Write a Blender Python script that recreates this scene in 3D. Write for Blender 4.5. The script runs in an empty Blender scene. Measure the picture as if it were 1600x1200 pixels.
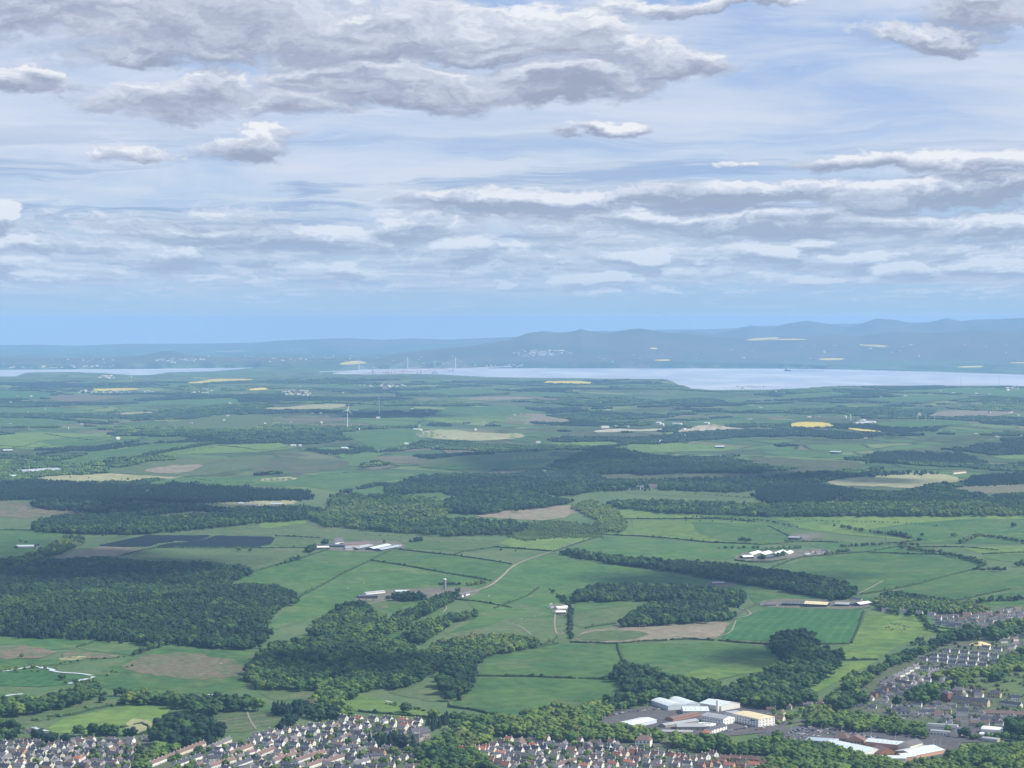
import bpy, math, random
import numpy as np
from mathutils import Vector, Matrix
from mathutils.geometry import delaunay_2d_cdt

random.seed(7)
RNG = np.random.default_rng(11)
SC = bpy.context.scene
COL = SC.collection

# ------------------------------------------------------------------ camera
FPX, CAMZ, HORIZ = 3465.0, 650.0, 500.0      # focal length in photo pixels, eye height, row of the horizontal
PITCH = math.atan((600 - HORIZ) / FPX)
cam_data = bpy.data.cameras.new('camera')
cam_data.sensor_width = 36.0
cam_data.lens = 36.0 * FPX / 1600.0
cam_data.clip_start = 5.0
cam_data.clip_end = 300000.0
cam = bpy.data.objects.new('camera', cam_data)
cam.location = (0, 0, CAMZ)
cam.rotation_euler = (math.pi / 2 - PITCH, 0, 0)
COL.objects.link(cam)
SC.camera = cam

SC.render.engine = 'CYCLES'
SC.cycles.use_denoising = True
SC.cycles.max_bounces = 6
SC.cycles.volume_bounces = 1
SC.cycles.transparent_max_bounces = 6
SC.view_settings.view_transform = 'Standard'
SC.view_settings.look = 'None'
SC.view_settings.gamma = 1.0
EXPOSURE = 0.45
SC.view_settings.exposure = EXPOSURE
SC.view_settings.use_curve_mapping = False

# ------------------------------------------------------------------ sun and sky
SUN_AZ, SUN_EL = math.radians(98), math.radians(43)   # azimuth from the view axis (+Y) towards +X
sd = bpy.data.lights.new('sun', 'SUN')
sd.energy = 5.0
sd.angle = math.radians(1.5)
sd.color = (1.0, 0.94, 0.82)
sun = bpy.data.objects.new('sun', sd)
sdir = Vector((math.sin(SUN_AZ) * math.cos(SUN_EL), math.cos(SUN_AZ) * math.cos(SUN_EL), math.sin(SUN_EL)))
sun.rotation_euler = (-sdir).to_track_quat('-Z', 'Y').to_euler()
sun.location = (3000, 3000, 3000)
COL.objects.link(sun)


def lin(c):
    return tuple(((v / 255.0) / 12.92 if v / 255.0 <= 0.04045 else ((v / 255.0 + 0.055) / 1.055) ** 2.4) for v in c)


class NT:
    """tiny helper to write node trees"""
    def __init__(s, tree):
        s.t = tree
        s.n = tree.nodes
        s.l = tree.links

    def put(s, sock, v):
        if v is None:
            return
        if hasattr(v, 'is_output') or isinstance(v, bpy.types.NodeSocket):
            s.l.new(v, sock)
        elif isinstance(v, (tuple, list)) and sock.type == 'RGBA' and len(v) == 3:
            sock.default_value = (*v, 1)
        else:
            sock.default_value = v

    def math(s, op, a, b=None, c=None, clamp=False):
        n = s.n.new('ShaderNodeMath')
        n.operation = op
        n.use_clamp = clamp
        s.put(n.inputs[0], a)
        s.put(n.inputs[1], b)
        s.put(n.inputs[2], c)
        return n.outputs[0]

    def vmath(s, op, a, b=None):
        n = s.n.new('ShaderNodeVectorMath')
        n.operation = op
        s.put(n.inputs[0], a)
        s.put(n.inputs[1], b)
        return n.outputs['Value'] if op in ('LENGTH', 'DOT_PRODUCT', 'DISTANCE') else n.outputs[0]

    def mrange(s, v, a, b, c=0.0, d=1.0, smooth=True):
        n = s.n.new('ShaderNodeMapRange')
        n.interpolation_type = 'SMOOTHSTEP' if smooth else 'LINEAR'
        for k, x in zip(range(5), (v, a, b, c, d)):
            s.put(n.inputs[k], x)
        return n.outputs[0]

    def noise(s, vec, scale, detail=4, rough=0.55, dist=0.0, lac=2.0, dims='3D'):
        n = s.n.new('ShaderNodeTexNoise')
        n.noise_dimensions = dims
        s.put(n.inputs['Vector'], vec)
        n.inputs['Scale'].default_value = scale
        n.inputs['Detail'].default_value = detail
        n.inputs['Roughness'].default_value = rough
        n.inputs['Lacunarity'].default_value = lac
        n.inputs['Distortion'].default_value = dist
        return n.outputs['Fac']

    def mix(s, f, a, b, mode='MIX'):
        n = s.n.new('ShaderNodeMix')
        n.data_type = 'RGBA'
        n.blend_type = mode
        s.put(n.inputs[0], f)
        s.put(n.inputs[6], a)
        s.put(n.inputs[7], b)
        return n.outputs[2]

    def ramp(s, f, stops, interp='LINEAR'):
        n = s.n.new('ShaderNodeValToRGB')
        n.color_ramp.interpolation = interp
        e = n.color_ramp.elements
        while len(e) < len(stops):
            e.new(0.5)
        for k, (p, c) in enumerate(stops):
            e[k].position = p
            e[k].color = (*c, 1)
        s.put(n.inputs[0], f)
        return n.outputs[0]

    def comb(s, x, y, z=0.0):
        n = s.n.new('ShaderNodeCombineXYZ')
        for k, v in enumerate((x, y, z)):
            s.put(n.inputs[k], v)
        return n.outputs[0]

    def sep(s, v):
        n = s.n.new('ShaderNodeSeparateXYZ')
        s.put(n.inputs[0], v)
        return n.outputs


# world: Nishita air, a thin high veil, and decks of cumulus that flatten towards the horizon
world = bpy.data.worlds.new('World')
SC.world = world
world.use_nodes = True
w = NT(world.node_tree)
w.n.clear()
SKY_STRENGTH = 0.12
sky = w.n.new('ShaderNodeTexSky')
sky.sky_type = 'NISHITA'
sky.sun_disc = False
sky.sun_elevation = SUN_EL
sky.sun_rotation = SUN_AZ
sky.altitude = 650
sky.dust_density = 0.4
sky.ozone_density = 2.0
geo = w.n.new('ShaderNodeTexCoord').outputs['Generated']
dx, dy, dz = w.sep(geo)
hor = w.math('SQRT', w.math('ADD', w.math('MULTIPLY', dx, dx), w.math('MULTIPLY', dy, dy)))
el = w.math('MAXIMUM', w.math('DIVIDE', dz, w.math('MAXIMUM', hor, 0.02)), 0.0)   # tan of the elevation
ey = w.math('ADD', w.math('ABSOLUTE', dy), 0.02)
ang = w.comb(w.math('DIVIDE', dx, ey), el)
den = w.math('ADD', el, 0.035)
cu = w.math('DIVIDE', w.math('DIVIDE', dx, w.math('MAXIMUM', hor, 0.02)), den)
cw = w.math('DIVIDE', w.math('DIVIDE', dy, w.math('MAXIMUM', hor, 0.02)), den)
cv = w.math('DIVIDE', 0.40, den)


SKY_GAIN = 2 ** -EXPOSURE          # the picture is exposed a little up; cloud tones are given as they look


def C(rgb):
    return tuple(v * SKY_GAIN / SKY_STRENGTH for v in lin(rgb))


air = w.ramp(el, [(0.0, C((190, 212, 232))), (0.003, C((172, 203, 232))), (0.010, C((167, 200, 232))), (0.032, C((172, 203, 230))), (0.08, C((170, 197, 234))), (0.15, C((140, 176, 226))), (0.4, C((96, 138, 205)))])
air = w.mix(0.12, air, w.mix(1.0, sky.outputs[0], (0.40, 0.50, 0.80), 'MULTIPLY'))
# thin high veil, drawn out sideways
warp0 = w.vmath('MULTIPLY', w.comb(w.math('SUBTRACT', w.noise(w.vmath('MULTIPLY', ang, (9, 30, 1)), 1.0, 3), .5), w.math('SUBTRACT', w.noise(w.vmath('MULTIPLY', w.vmath('ADD', ang, (3, 7, 0)), (9, 30, 1)), 1.0, 3), .5)), (.06, .018, 0))
angv = w.vmath('ADD', ang, warp0)
veil_n = w.noise(w.vmath('MULTIPLY', angv, (5.0, 30.0, 1.0)), 1.0, 8, 0.60, 0.3)
veil = w.mrange(veil_n, 0.29, 0.62, 0.0, 1.0)
veil = w.math('MULTIPLY', veil, w.mrange(el, 0.005, 0.06, 0.06, 0.92))
base = w.mix(veil, air, C((214, 223, 239)))
streak = w.mrange(w.noise(w.vmath('MULTIPLY', angv, (9.0, 75.0, 1.0)), 1.0, 8, 0.66, 0.8), 0.54, 0.72, 0.0, 0.55)
base = w.mix(w.math('MULTIPLY', streak, w.mrange(el, 0.0, 0.04, 0.3, 1.0)), base, C((226, 231, 245)))

lo = w.noise(w.vmath('MULTIPLY', angv, (7.0, 120.0, 1.0)), 1.0, 7, 0.6, 0.5)
lo2 = w.noise(w.vmath('MULTIPLY', w.vmath('ADD', angv, (2, 5, 0)), (10.0, 150.0, 1.0)), 1.0, 7, 0.62, 0.5)
band = w.math('MULTIPLY', w.mrange(el, 0.055, 0.10, 1.0, 0.0), w.mrange(el, 0.002, 0.030, 0.0, 1.0))
base = w.mix(w.math('MULTIPLY', w.mrange(lo, 0.48, 0.60, 0, .75), band), base, C((150, 176, 214)))
base = w.mix(w.math('MULTIPLY', w.mrange(lo2, 0.50, 0.64, 0, .75), band), base, C((214, 224, 238)))

# the clouds of the photograph as (column, row, half width, half height, weight, brightness)
blobs = [(90, 30, 190, 75, .80, .25), (330, 40, 210, 62, 1.0, .52), (560, 55, 240, 58, 1.0, .42), (760, 60, 170, 48, .95, .42), (900, 55, 110, 48, 1.0, .75), (1040, 95, 130, 34, .95, .35), (300, 88, 150, 26, .9, .15),
         (300, 158, 170, 34, .90, .35), (480, 168, 120, 26, .8, .30), (600, 128, 150, 36, .95, .45), (720, 140, 130, 34, .9, .30), (880, 135, 150, 34, .95, .12), (50, 136, 78, 26, 1.0, .40),
         (1110, 4, 210, 18, .80, .15), (1540, 32, 90, 34, .85, .20), (1450, 78, 120, 26, .85, .20), (395, 206, 72, 10, .7, .95), (400, 226, 92, 26, 1.0, .30), (215, 240, 100, 20, .70, .25), (948, 208, 52, 14, .95, .05),
         (1380, 256, 180, 18, 1.0, .10), (1163, 256, 26, 8, .8, .10), (800, 312, 135, 17, 1.0, .10), (1110, 303, 150, 19, 1.05, .0),
         (1520, 262, 120, 18, .9, .75), (1500, 296, 160, 20, .95, .15), (1300, 300, 150, 20, .7, .40), (6, 347, 26, 22, 1.1, .95), (1240, 345, 240, 17, .75, .35), (1020, 335, 120, 12, .7, .7), (722, 389, 32, 14, .7, .9),
         (470, 372, 110, 13, .6, .5), (1400, 424, 48, 11, .65, .9), (1205, 397, 44, 10, .65, .9), (40, 408, 48, 12, .6, .8), (1540, 418, 60, 11, .6, .85), (1540, 350, 110, 16, .8, .7), (960, 437, 34, 8, .7, .9), (1025, 408, 30, 8, .8, .95),
         (575, 425, 30, 10, .55, .9), (250, 395, 60, 12, .5, .8), (350, 362, 120, 9, .6, .1), (640, 350, 70, 18, .55, .5), (507, 366, 48, 10, .5, .8), (1256, 378, 43, 9, .5, .7), (46, 384, 49, 9, .5, .8), (1148, 392, 36, 8, .5, .7), (983, 400, 39, 8, .5, .8), (1328, 404, 43, 8, .5, .9), (1320, 411, 30, 7, .5, .7), (51, 418, 36, 7, .5, .9), (1572, 424, 34, 7, .5, .8), (83, 430, 36, 7, .5, .8), (1238, 436, 33, 6, .5, .7), (894, 441, 26, 6, .5, .9), (768, 446, 20, 6, .5, .9), (1033, 452, 21, 5, .5, .7), (913, 458, 28, 5, .5, .8)]
w1 = w.vmath('MULTIPLY', w.comb(w.math('SUBTRACT', w.noise(w.vmath('MULTIPLY', ang, (16, 34, 1)), 1.0, 5, .6), .5), w.math('SUBTRACT', w.noise(w.vmath('MULTIPLY', w.vmath('ADD', ang, (5, 2, 0)), (16, 34, 1)), 1.0, 5, .6), .5)),
             w.comb(.10, w.mrange(el, 0.0, .14, .012, .050, False)))
angw = w.vmath('ADD', ang, w1)


def blobfield(dye):
    tot, br = None, None
    for (bx, by, rx, ry, amp, bri) in blobs:
        c = ((bx - 800) / FPX, (HORIZ - by) / FPX - dye, 0)
        v = w.vmath('MULTIPLY', w.vmath('SUBTRACT', angw, c), (FPX / rx, FPX / ry, 0))
        g = w.mrange(w.vmath('LENGTH', v), 0.20, 1.70, amp, 0.0)
        if tot is None:
            tot, br = g, w.math('MULTIPLY', g, bri)
            den_ = g
        else:
            tot = w.math('MAXIMUM', tot, g)
            den_ = w.math('ADD', den_, g)
            if dye == 0:
                br = w.math('ADD', br, w.math('MULTIPLY', g, bri))
    return tot, (w.math('DIVIDE', br, w.math('ADD', den_, .02)) if dye == 0 else None)


def puff(up, det):
    a1 = w.vmath('ADD', angw, (0, up, 0))
    d2 = w.math('ADD', w.math('ADD', el, up), 0.030)
    lay = w.comb(w.math('DIVIDE', w.sep(a1)[0], d2), w.math('DIVIDE', 0.46, d2), 1.7)
    n1 = w.noise(w.vmath('MULTIPLY', lay, (2.1, 1.6, 1.0)), 1.0, det, 0.58, 0.15)
    n2 = w.noise(w.vmath('MULTIPLY', a1, w.comb(w.mrange(el, .0, .09, 62, 34, False), w.mrange(el, .0, .09, 190, 78, False), 1.0)), 1.0, det, 0.62, 0.25)
    return w.math('ADD', w.math('MULTIPLY', n1, .50), w.math('MULTIPLY', n2, .50))


cov = w.mrange(el, 0.026, 0.072, 0.215, -0.13)              # crowded small clouds low down
cov = w.math('ADD', cov, w.mrange(el, 0.004, 0.024, -.24, 0.0))
cov = w.math('ADD', cov, w.mrange(el, 0.145, 0.25, 0.0, 0.22))
b0, bright = blobfield(0.0)
b1, _ = blobfield(0.0040)


def density(p, b):
    return w.math('ADD', w.math('ADD', w.math('MULTIPLY', p, 1.0), cov), w.math('MULTIPLY', b, 0.52))


d_a = density(puff(0.0, 10), b0)
d_0 = density(puff(0.0, 4), b0)
d_1 = density(puff(0.0036, 4), b1)
alpha = w.mrange(d_a, 0.495, 0.725)
lift = w.math('SUBTRACT', d_0, d_1)
fine_l = w.math('SUBTRACT', puff(0.0, 9), puff(0.0012, 9))
lit = w.math('ADD', w.math('MULTIPLY', lift, 2.6), w.math('MULTIPLY', fine_l, 1.2))
hasb = w.mrange(b0, 0.05, 0.35)
lit = w.math('ADD', lit, w.math('ADD', w.math('MULTIPLY', hasb, w.math('MULTIPLY', w.math('SUBTRACT', bright, .5), 0.85)), 0.56))
lit = w.math('SUBTRACT', lit, w.mrange(d_a, 0.68, 0.95, 0.0, 0.20))
ccol = w.ramp(lit, [(0.0, C((155, 165, 189))), (0.25, C((171, 180, 201))), (0.50, C((193, 202, 218))), (0.75, C((214, 221, 234))), (1.0, C((242, 244, 248)))])
farb = w.mrange(el, 0.0, 0.085, 0.58, 0.0)
ccol = w.mix(farb, ccol, C((176, 204, 236)))
full = w.mix(w.math('MULTIPLY', alpha, w.mrange(el, 0.0, 0.03, 0.50, 0.93)), base, ccol)
low = w.mrange(dz, -0.03, 0.0)
full = w.mix(low, C((200, 218, 236)), full)
bg = w.n.new('ShaderNodeBackground')
w.put(bg.inputs[0], full)
bg.inputs[1].default_value = SKY_STRENGTH
wo = w.n.new('ShaderNodeOutputWorld')
w.l.new(bg.outputs[0], wo.inputs[0])
world.cycles.sampling_method = 'MANUAL'
world.cycles.sample_map_resolution = 512

# ------------------------------------------------------------------ numbers: camera maths and the height of the land
RE2 = 2 * 7.3e6                                  # twice the (refraction-corrected) earth radius
cp, sp = math.cos(PITCH), math.sin(PITCH)


def project(x, y, z):
    zz = z - CAMZ
    d = y * cp - zz * sp
    u = y * sp + zz * cp
    d = np.maximum(d, 1.0)
    return 800 + FPX * x / d, 600 - FPX * u / d


def rays(px, py):
    a = (np.asarray(px, float) - 800) / FPX
    b = -(np.asarray(py, float) - 600) / FPX
    return a, cp + b * sp, -sp + b * cp


def interp(px, table):
    t = np.array(table, float)
    return np.interp(px, t[:, 0], t[:, 1])


WA_TOP = [(-900, 578), (0, 577.5), (120, 577), (250, 576), (330, 575), (405, 574)]
WA_BOT = [(-900, 590), (0, 588), (25, 588), (38, 583), (60, 581.5), (110, 581.5), (160, 583), (205, 586), (235, 586), (262, 582), (330, 580.5), (405, 577)]
WB_TOP = [(520, 583), (545, 579), (565, 577), (620, 576), (700, 575.5), (860, 575), (1200, 575.6), (1330, 577.5), (1450, 580.5), (1540, 583.5), (1600, 585.5), (2400, 592)]
WB_BOT = [(520, 584), (545, 585), (580, 585.5), (625, 584), (690, 585), (712, 586.5), (760, 589), (850, 590.5), (950, 591.5), (1035, 592.5), (1055, 599), (1078, 608), (1110, 609.5), (1150, 609),
          (1200, 609), (1250, 607), (1300, 604), (1370, 602.5), (1500, 602.5), (1560, 602.5), (1600, 605), (2400, 612)]


def water_s(px, py):
    s = np.full(px.shape, -50.0)
    a = np.minimum(py - interp(px, WA_TOP), interp(px, WA_BOT) - py)
    b = np.minimum(py - interp(px, WB_TOP), interp(px, WB_BOT) - py)
    a = np.minimum(a, (405 - px) * 0.2)
    b = np.minimum(b, (px - 520) * 0.2)
    return np.maximum(a, b)


RIDGES = [
    (35500, 2600, [(150, 560), (215, 557), (255, 549), (270, 548), (290, 554), (340, 558), (400, 560)]),
    (37500, 3000, [(560, 575), (620, 552), (680, 546), (740, 540), (780, 533), (805, 528), (825, 520), (850, 517.5), (872, 519.6), (893, 518), (908, 514),
                   (925, 518.5), (950, 520.5), (980, 515), (1000, 513.2), (1020, 516), (1050, 520.5), (1080, 522), (1120, 526), (1180, 529), (1230, 526), (1300, 522),
                   (1340, 525), (1400, 518), (1460, 521), (1530, 515), (1600, 519), (2000, 520)]),
    (45000, 3600, [(900, 580), (1010, 528), (1050, 520), (1080, 516.5), (1112, 522), (1145, 516), (1172, 508.5), (1208, 511), (1232, 505), (1260, 501), (1282, 504), (1322, 511),
                   (1345, 506), (1368, 497.5), (1400, 500), (1425, 505.5), (1450, 504), (1478, 497), (1502, 502), (1520, 499.5), (1560, 498.6), (1600, 496.5), (1700, 498), (2000, 505)]),
    (57000, 5000, [(-900, 541), (0, 539), (60, 538.5), (120, 540), (200, 537), (300, 537), (360, 536), (400, 535), (440, 532), (500, 529.5), (545, 528), (600, 531), (640, 528.6), (700, 530.5),
                   (760, 528), (830, 525), (900, 517), (1000, 517), (1030, 515), (1100, 514.5), (1150, 512.5), (1180, 509), (1240, 508.5), (1300, 506), (1400, 504), (1600, 502), (2000, 503)]),
]
WAVES = [(2600, 9, .3), (1900, 6, 1.4), (1250, 5.5, 2.5), (880, 4.8, .9), (640, 3.4, 2.0), (430, 1.0, .1), (3700, 9, 2.8)]


def sstep(v, a, b):
    t = np.clip((v - a) / (b - a), 0, 1)
    return t * t * (3 - 2 * t)


def height(x, y):
    """height of the land including the fall of the round earth"""
    x = np.asarray(x, float)
    y = np.asarray(y, float)
    r2 = x * x + y * y
    r = np.sqrt(r2)
    curv = r2 / RE2
    px, py = project(x, y, -curv)
    amp = 0.10 + 0.9 * sstep(r, 3650, 5000)
    wv = np.zeros_like(x)
    for k, (lam, a, th) in enumerate(WAVES):
        q = 2 * math.pi / lam
        c, s_ = math.cos(th), math.sin(th)
        g = 1.0
        if lam < 1000:
            g = 1 - 0.85 * sstep(r, 9000, 16000)
        wv = wv + g * a * np.sin(q * (c * x + s_ * y) + k * 1.7 + 0.7 * np.sin(q * 0.43 * (s_ * x - c * y) + k))
    h = 14 + amp * (wv + 12) + 22 * sstep(r, 5500, 12000)
    s = water_s(px, py)
    beyond = sstep(r, 32000, 36000)
    near = sstep(-s, 0.0, 11.0)
    h = h * (near * (1 - beyond) + beyond * sstep(-s, 0, 3) * 0.6) + 2.0 * np.clip(-s * 2, 0, 1)
    if np.any(r > 30000):
        h = h + 45 * sstep(r, 33500, 42000) * sstep(-s, 0, 4)
        tex = (np.sin(x / 310 + 1.3 * np.sin(y / 420)) * np.sin(y / 510 + 1.1 * np.sin(x / 370)) * 10
               + np.sin(x / 900 + np.sin(y / 800)) * np.sin(y / 1100 + 1 + np.sin(x / 950)) * 22)
        for (d0_, w_, tab) in RIDGES:
            yc = interp(px, tab)
            hc = CAMZ - d0_ * (yc - HORIZ) / FPX + (d0_ ** 2 + (x * d0_ / np.maximum(y, 1)) ** 2) / RE2
            t = (y - d0_) / np.where(y < d0_, w_, w_ * 1.4)
            bump = np.exp(-t * t)
            inner = np.clip(1 - np.abs(t) * 6, 0, 1)
            h = np.maximum(h, bump * hc + tex * bump * (1 - bump) * 2.2)
    h = np.where(s > 0, -5.0 * np.clip(s, 0, 1), np.maximum(h, 1.0))
    return h - curv


_RS = np.concatenate([np.geomspace(2300, 34000, 620), np.linspace(34100, 65000, 260)])


def cast(px, py, lift=0.0):
    """ground points seen at photo pixels"""
    px = np.atleast_1d(np.asarray(px, float))
    py = np.atleast_1d(np.asarray(py, float))
    out = np.zeros((len(px), 3))
    for i0 in range(0, len(px), 400):
        a, b, c = rays(px[i0:i0 + 400], py[i0:i0 + 400])
        hl = np.sqrt(a * a + b * b)
        T = _RS[None, :] / hl[:, None]
        X, Y, Z = a[:, None] * T, b[:, None] * T, CAMZ + c[:, None] * T
        D = Z - height(X, Y) - lift
        under = D <= 0
        k = np.where(under.any(1), under.argmax(1), len(_RS) - 1)
        k = np.maximum(k, 1)
        ii = np.arange(len(k))
        d_a, d_b = D[ii, k - 1], D[ii, k]
        f = np.clip(d_a / np.where(np.abs(d_a - d_b) < 1e-9, 1, d_a - d_b), 0, 1)
        t = T[ii, k - 1] * (1 - f) + T[ii, k] * f
        out[i0:i0 + 400, 0] = a * t
        out[i0:i0 + 400, 1] = b * t
        out[i0:i0 + 400, 2] = CAMZ + c * t
    return out


def gz(x, y):
    return float(height(np.array([x]), np.array([y]))[0])


def at(px, py):
    p = cast([px], [py])[0]
    return Vector(p)


# ------------------------------------------------------------------ objects
def tag(o, label=None, cat=None, group=None, kind=None):
    if label:
        o['label'] = label
    if cat:
        o['category'] = cat
    if group:
        o['group'] = group
    if kind:
        o['kind'] = kind
    return o


def link(name, data, mat=None, parent=None):
    o = bpy.data.objects.new(name, data)
    COL.objects.link(o)
    if mat is not None and data is not None and len(data.materials) == 0:
        for m in (mat if isinstance(mat, (list, tuple)) else [mat]):
            data.materials.append(m)
    if parent is not None:
        o.parent = parent
    return o


def empty(name, loc, rz=0.0, scale=1.0):
    o = bpy.data.objects.new(name, None)
    o.location = loc
    o.rotation_euler = (0, 0, rz)
    o.scale = (scale,) * 3
    o.empty_display_size = 2
    COL.objects.link(o)
    return o


def copy_tree(o, parent=None, kids=None):
    c = o.copy()
    COL.objects.link(c)
    c.parent = parent
    for ch in (KIDS.get(o.name) or list(o.children)):
        copy_tree(ch, c)
    return c


KIDS = {}


def mesh_np(name, V, Fq, mat_idx=None, smooth=False):
    """mesh from numpy verts and quads/tris (all faces the same size)"""
    me = bpy.data.meshes.new(name)
    V = np.asarray(V, np.float32)
    Fq = np.asarray(Fq, np.int32)
    k = Fq.shape[1]
    me.vertices.add(len(V))
    me.vertices.foreach_set('co', V.ravel())
    me.loops.add(Fq.size)
    me.loops.foreach_set('vertex_index', Fq.ravel())
    me.polygons.add(len(Fq))
    me.polygons.foreach_set('loop_start', np.arange(0, Fq.size, k, dtype=np.int32))
    me.polygons.foreach_set('loop_total', np.full(len(Fq), k, np.int32))
    if mat_idx is not None:
        me.polygons.foreach_set('material_index', np.asarray(mat_idx, np.int32))
    if smooth:
        me.polygons.foreach_set('use_smooth', np.ones(len(Fq), bool))
    me.update(calc_edges=True)
    me.validate()
    return me


class MB:
    """collects boxes, prisms and tubes, then links them as one mesh"""
    def __init__(s):
        s.v, s.f, s.m = [], [], []

    def add(s, verts, faces, m=0):
        b = len(s.v)
        s.v += [tuple(p) for p in verts]
        s.f += [tuple(b + i for i in f) for f in faces]
        s.m += [m] * len(faces)
        return s

    def box(s, x0, x1, y0, y1, z0, z1, m=0):
        return s.add([(x0, y0, z0), (x1, y0, z0), (x1, y1, z0), (x0, y1, z0), (x0, y0, z1), (x1, y0, z1), (x1, y1, z1), (x0, y1, z1)],
                     [(3, 2, 1, 0), (4, 5, 6, 7), (0, 1, 5, 4), (1, 2, 6, 5), (2, 3, 7, 6), (3, 0, 4, 7)], m)

    def loft(s, rings, m=0, caps=True):
        b = len(s.v)
        n = len(rings[0])
        for r in rings:
            s.v += [tuple(p) for p in r]
        for k in range(len(rings) - 1):
            for i in range(n):
                j = (i + 1) % n
                s.f.append((b + k * n + i, b + k * n + j, b + (k + 1) * n + j, b + (k + 1) * n + i))
                s.m.append(m)
        if caps:
            s.f.append(tuple(b + i for i in reversed(range(n))))
            s.f.append(tuple(b + (len(rings) - 1) * n + i for i in range(n)))
            s.m += [m, m]
        return s

    def cyl(s, c, r0, r1, h, n=8, m=0):
        def ring(r, z):
            return [(c[0] + r * math.cos(2 * math.pi * i / n), c[1] + r * math.sin(2 * math.pi * i / n), c[2] + z) for i in range(n)]
        return s.loft([ring(r0, 0), ring(r1, h)], m)

    def bar(s, a, b, w_, m=0, w2=None):
        a, b = Vector(a), Vector(b)
        d = (b - a).normalized()
        u = d.orthogonal().normalized() if abs(d.z) > 0.95 else d.cross(Vector((0, 0, 1))).normalized()
        v = d.cross(u)
        w2 = w_ if w2 is None else w2
        def ring(p, ww):
            return [p + u * ww / 2 + v * ww / 2, p - u * ww / 2 + v * ww / 2, p - u * ww / 2 - v * ww / 2, p + u * ww / 2 - v * ww / 2]
        return s.loft([ring(a, w_), ring(b, w2)], m)

    def mesh(s, name):
        me = bpy.data.meshes.new(name)
        me.from_pydata(s.v, [], s.f)
        me.polygons.foreach_set('material_index', s.m)
        me.update()
        return me

    def build(s, name, mat, parent=None):
        return link(name, s.mesh(name), mat, parent)


# ------------------------------------------------------------------ materials
MATS = {}


def newmat(name):
    m = bpy.data.materials.new(name)
    m.use_nodes = True
    t = NT(m.node_tree)
    bs = t.n['Principled BSDF']
    bs.inputs['Roughness'].default_value = 0.85
    bs.inputs['Specular IOR Level'].default_value = 0.25
    return m, t, bs


def pos(t):
    g = t.n.new('ShaderNodeNewGeometry')
    return g.outputs['Position']


def simple(name, col, rough=0.8, var=0.12, scale=0.6, metal=0.0):
    """painted / rendered surface with uneven tone"""
    if name in MATS:
        return MATS[name]
    m, t, bs = newmat(name)
    oi = t.n.new('ShaderNodeObjectInfo')
    n = t.noise(pos(t), scale, 4)
    f = t.mrange(n, 0.25, 0.75, 1 - var, 1 + var, False)
    r = t.mrange(oi.outputs['Random'], 0, 1, 1 - var, 1 + var, False)
    t.put(bs.inputs['Base Color'], t.mix(1.0, (*col,), t.comb(*(t.math('MULTIPLY', f, r),) * 3), 'MULTIPLY'))
    bs.inputs['Roughness'].default_value = rough
    bs.inputs['Metallic'].default_value = metal
    MATS[name] = m
    return m


def land(name, c1, c2, c3=None, patch=90.0, stripe=0.0, stripe_dir=0.3, seed=0.0, fleck=None, width=4.0):
    """open ground: two or three real tints broken up at several scales, optional crop rows or tramlines"""
    m, t, bs = newmat(name)
    P = t.vmath('ADD', pos(t), (seed * 317.0, seed * 171.0, 0))
    oi = t.n.new('ShaderNodeObjectInfo')
    big = t.noise(P, 1 / patch, 5, 0.6, 0.4)
    mid = t.noise(P, 1 / (patch * 0.16), 4, 0.6)
    fin = t.noise(t.vmath('MULTIPLY', P, (1, 1, 0)), 0.45, 4, 0.7)
    f = t.mrange(big, 0.32, 0.68)
    col = t.mix(f, c1, c2)
    if c3:
        col = t.mix(t.mrange(t.noise(P, 1 / (patch * 0.7), 5, 0.65, 0.8), 0.52, 0.66), col, c3)
    tone = t.math('ADD', t.mrange(mid, 0.3, 0.7, -0.26, 0.26, False), t.mrange(fin, 0.3, 0.7, -0.18, 0.18, False))
    tone = t.math('ADD', tone, t.mrange(oi.outputs['Random'], 0, 1, -0.08, 0.08, False))
    if stripe > 0:
        rot = t.n.new('ShaderNodeVectorRotate')
        rot.rotation_type = 'Z_AXIS'
        t.put(rot.inputs['Vector'], P)
        rot.inputs['Angle'].default_value = stripe_dir
        wv = t.n.new('ShaderNodeTexWave')
        wv.wave_type = 'BANDS'
        wv.bands_direction = 'X'
        t.put(wv.inputs['Vector'], rot.outputs[0])
        wv.inputs['Scale'].default_value = 0.314 / width
        wv.inputs['Distortion'].default_value = 1.6
        wv.inputs['Detail'].default_value = 2
        wv.inputs['Detail Scale'].default_value = 0.3
        tone = t.math('ADD', tone, t.mrange(wv.outputs['Fac'], 0.55, 1.0, -stripe * 0.35, stripe))
    one = t.math('ADD', tone, 1.0)
    col = t.mix(1.0, col, t.comb(one, one, one), 'MULTIPLY')
    if fleck:
        fl = t.mrange(t.noise(t.vmath('MULTIPLY', P, (1, 0.6, 1)), 1 / 22.0, 5, 0.7), 0.645, 0.70)
        col = t.mix(fl, col, fleck)
    t.put(bs.inputs['Base Color'], col)
    bs.inputs['Roughness'].default_value = 0.95
    bs.inputs['Specular IOR Level'].default_value = 0.1
    MATS[name] = m
    return m


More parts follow.
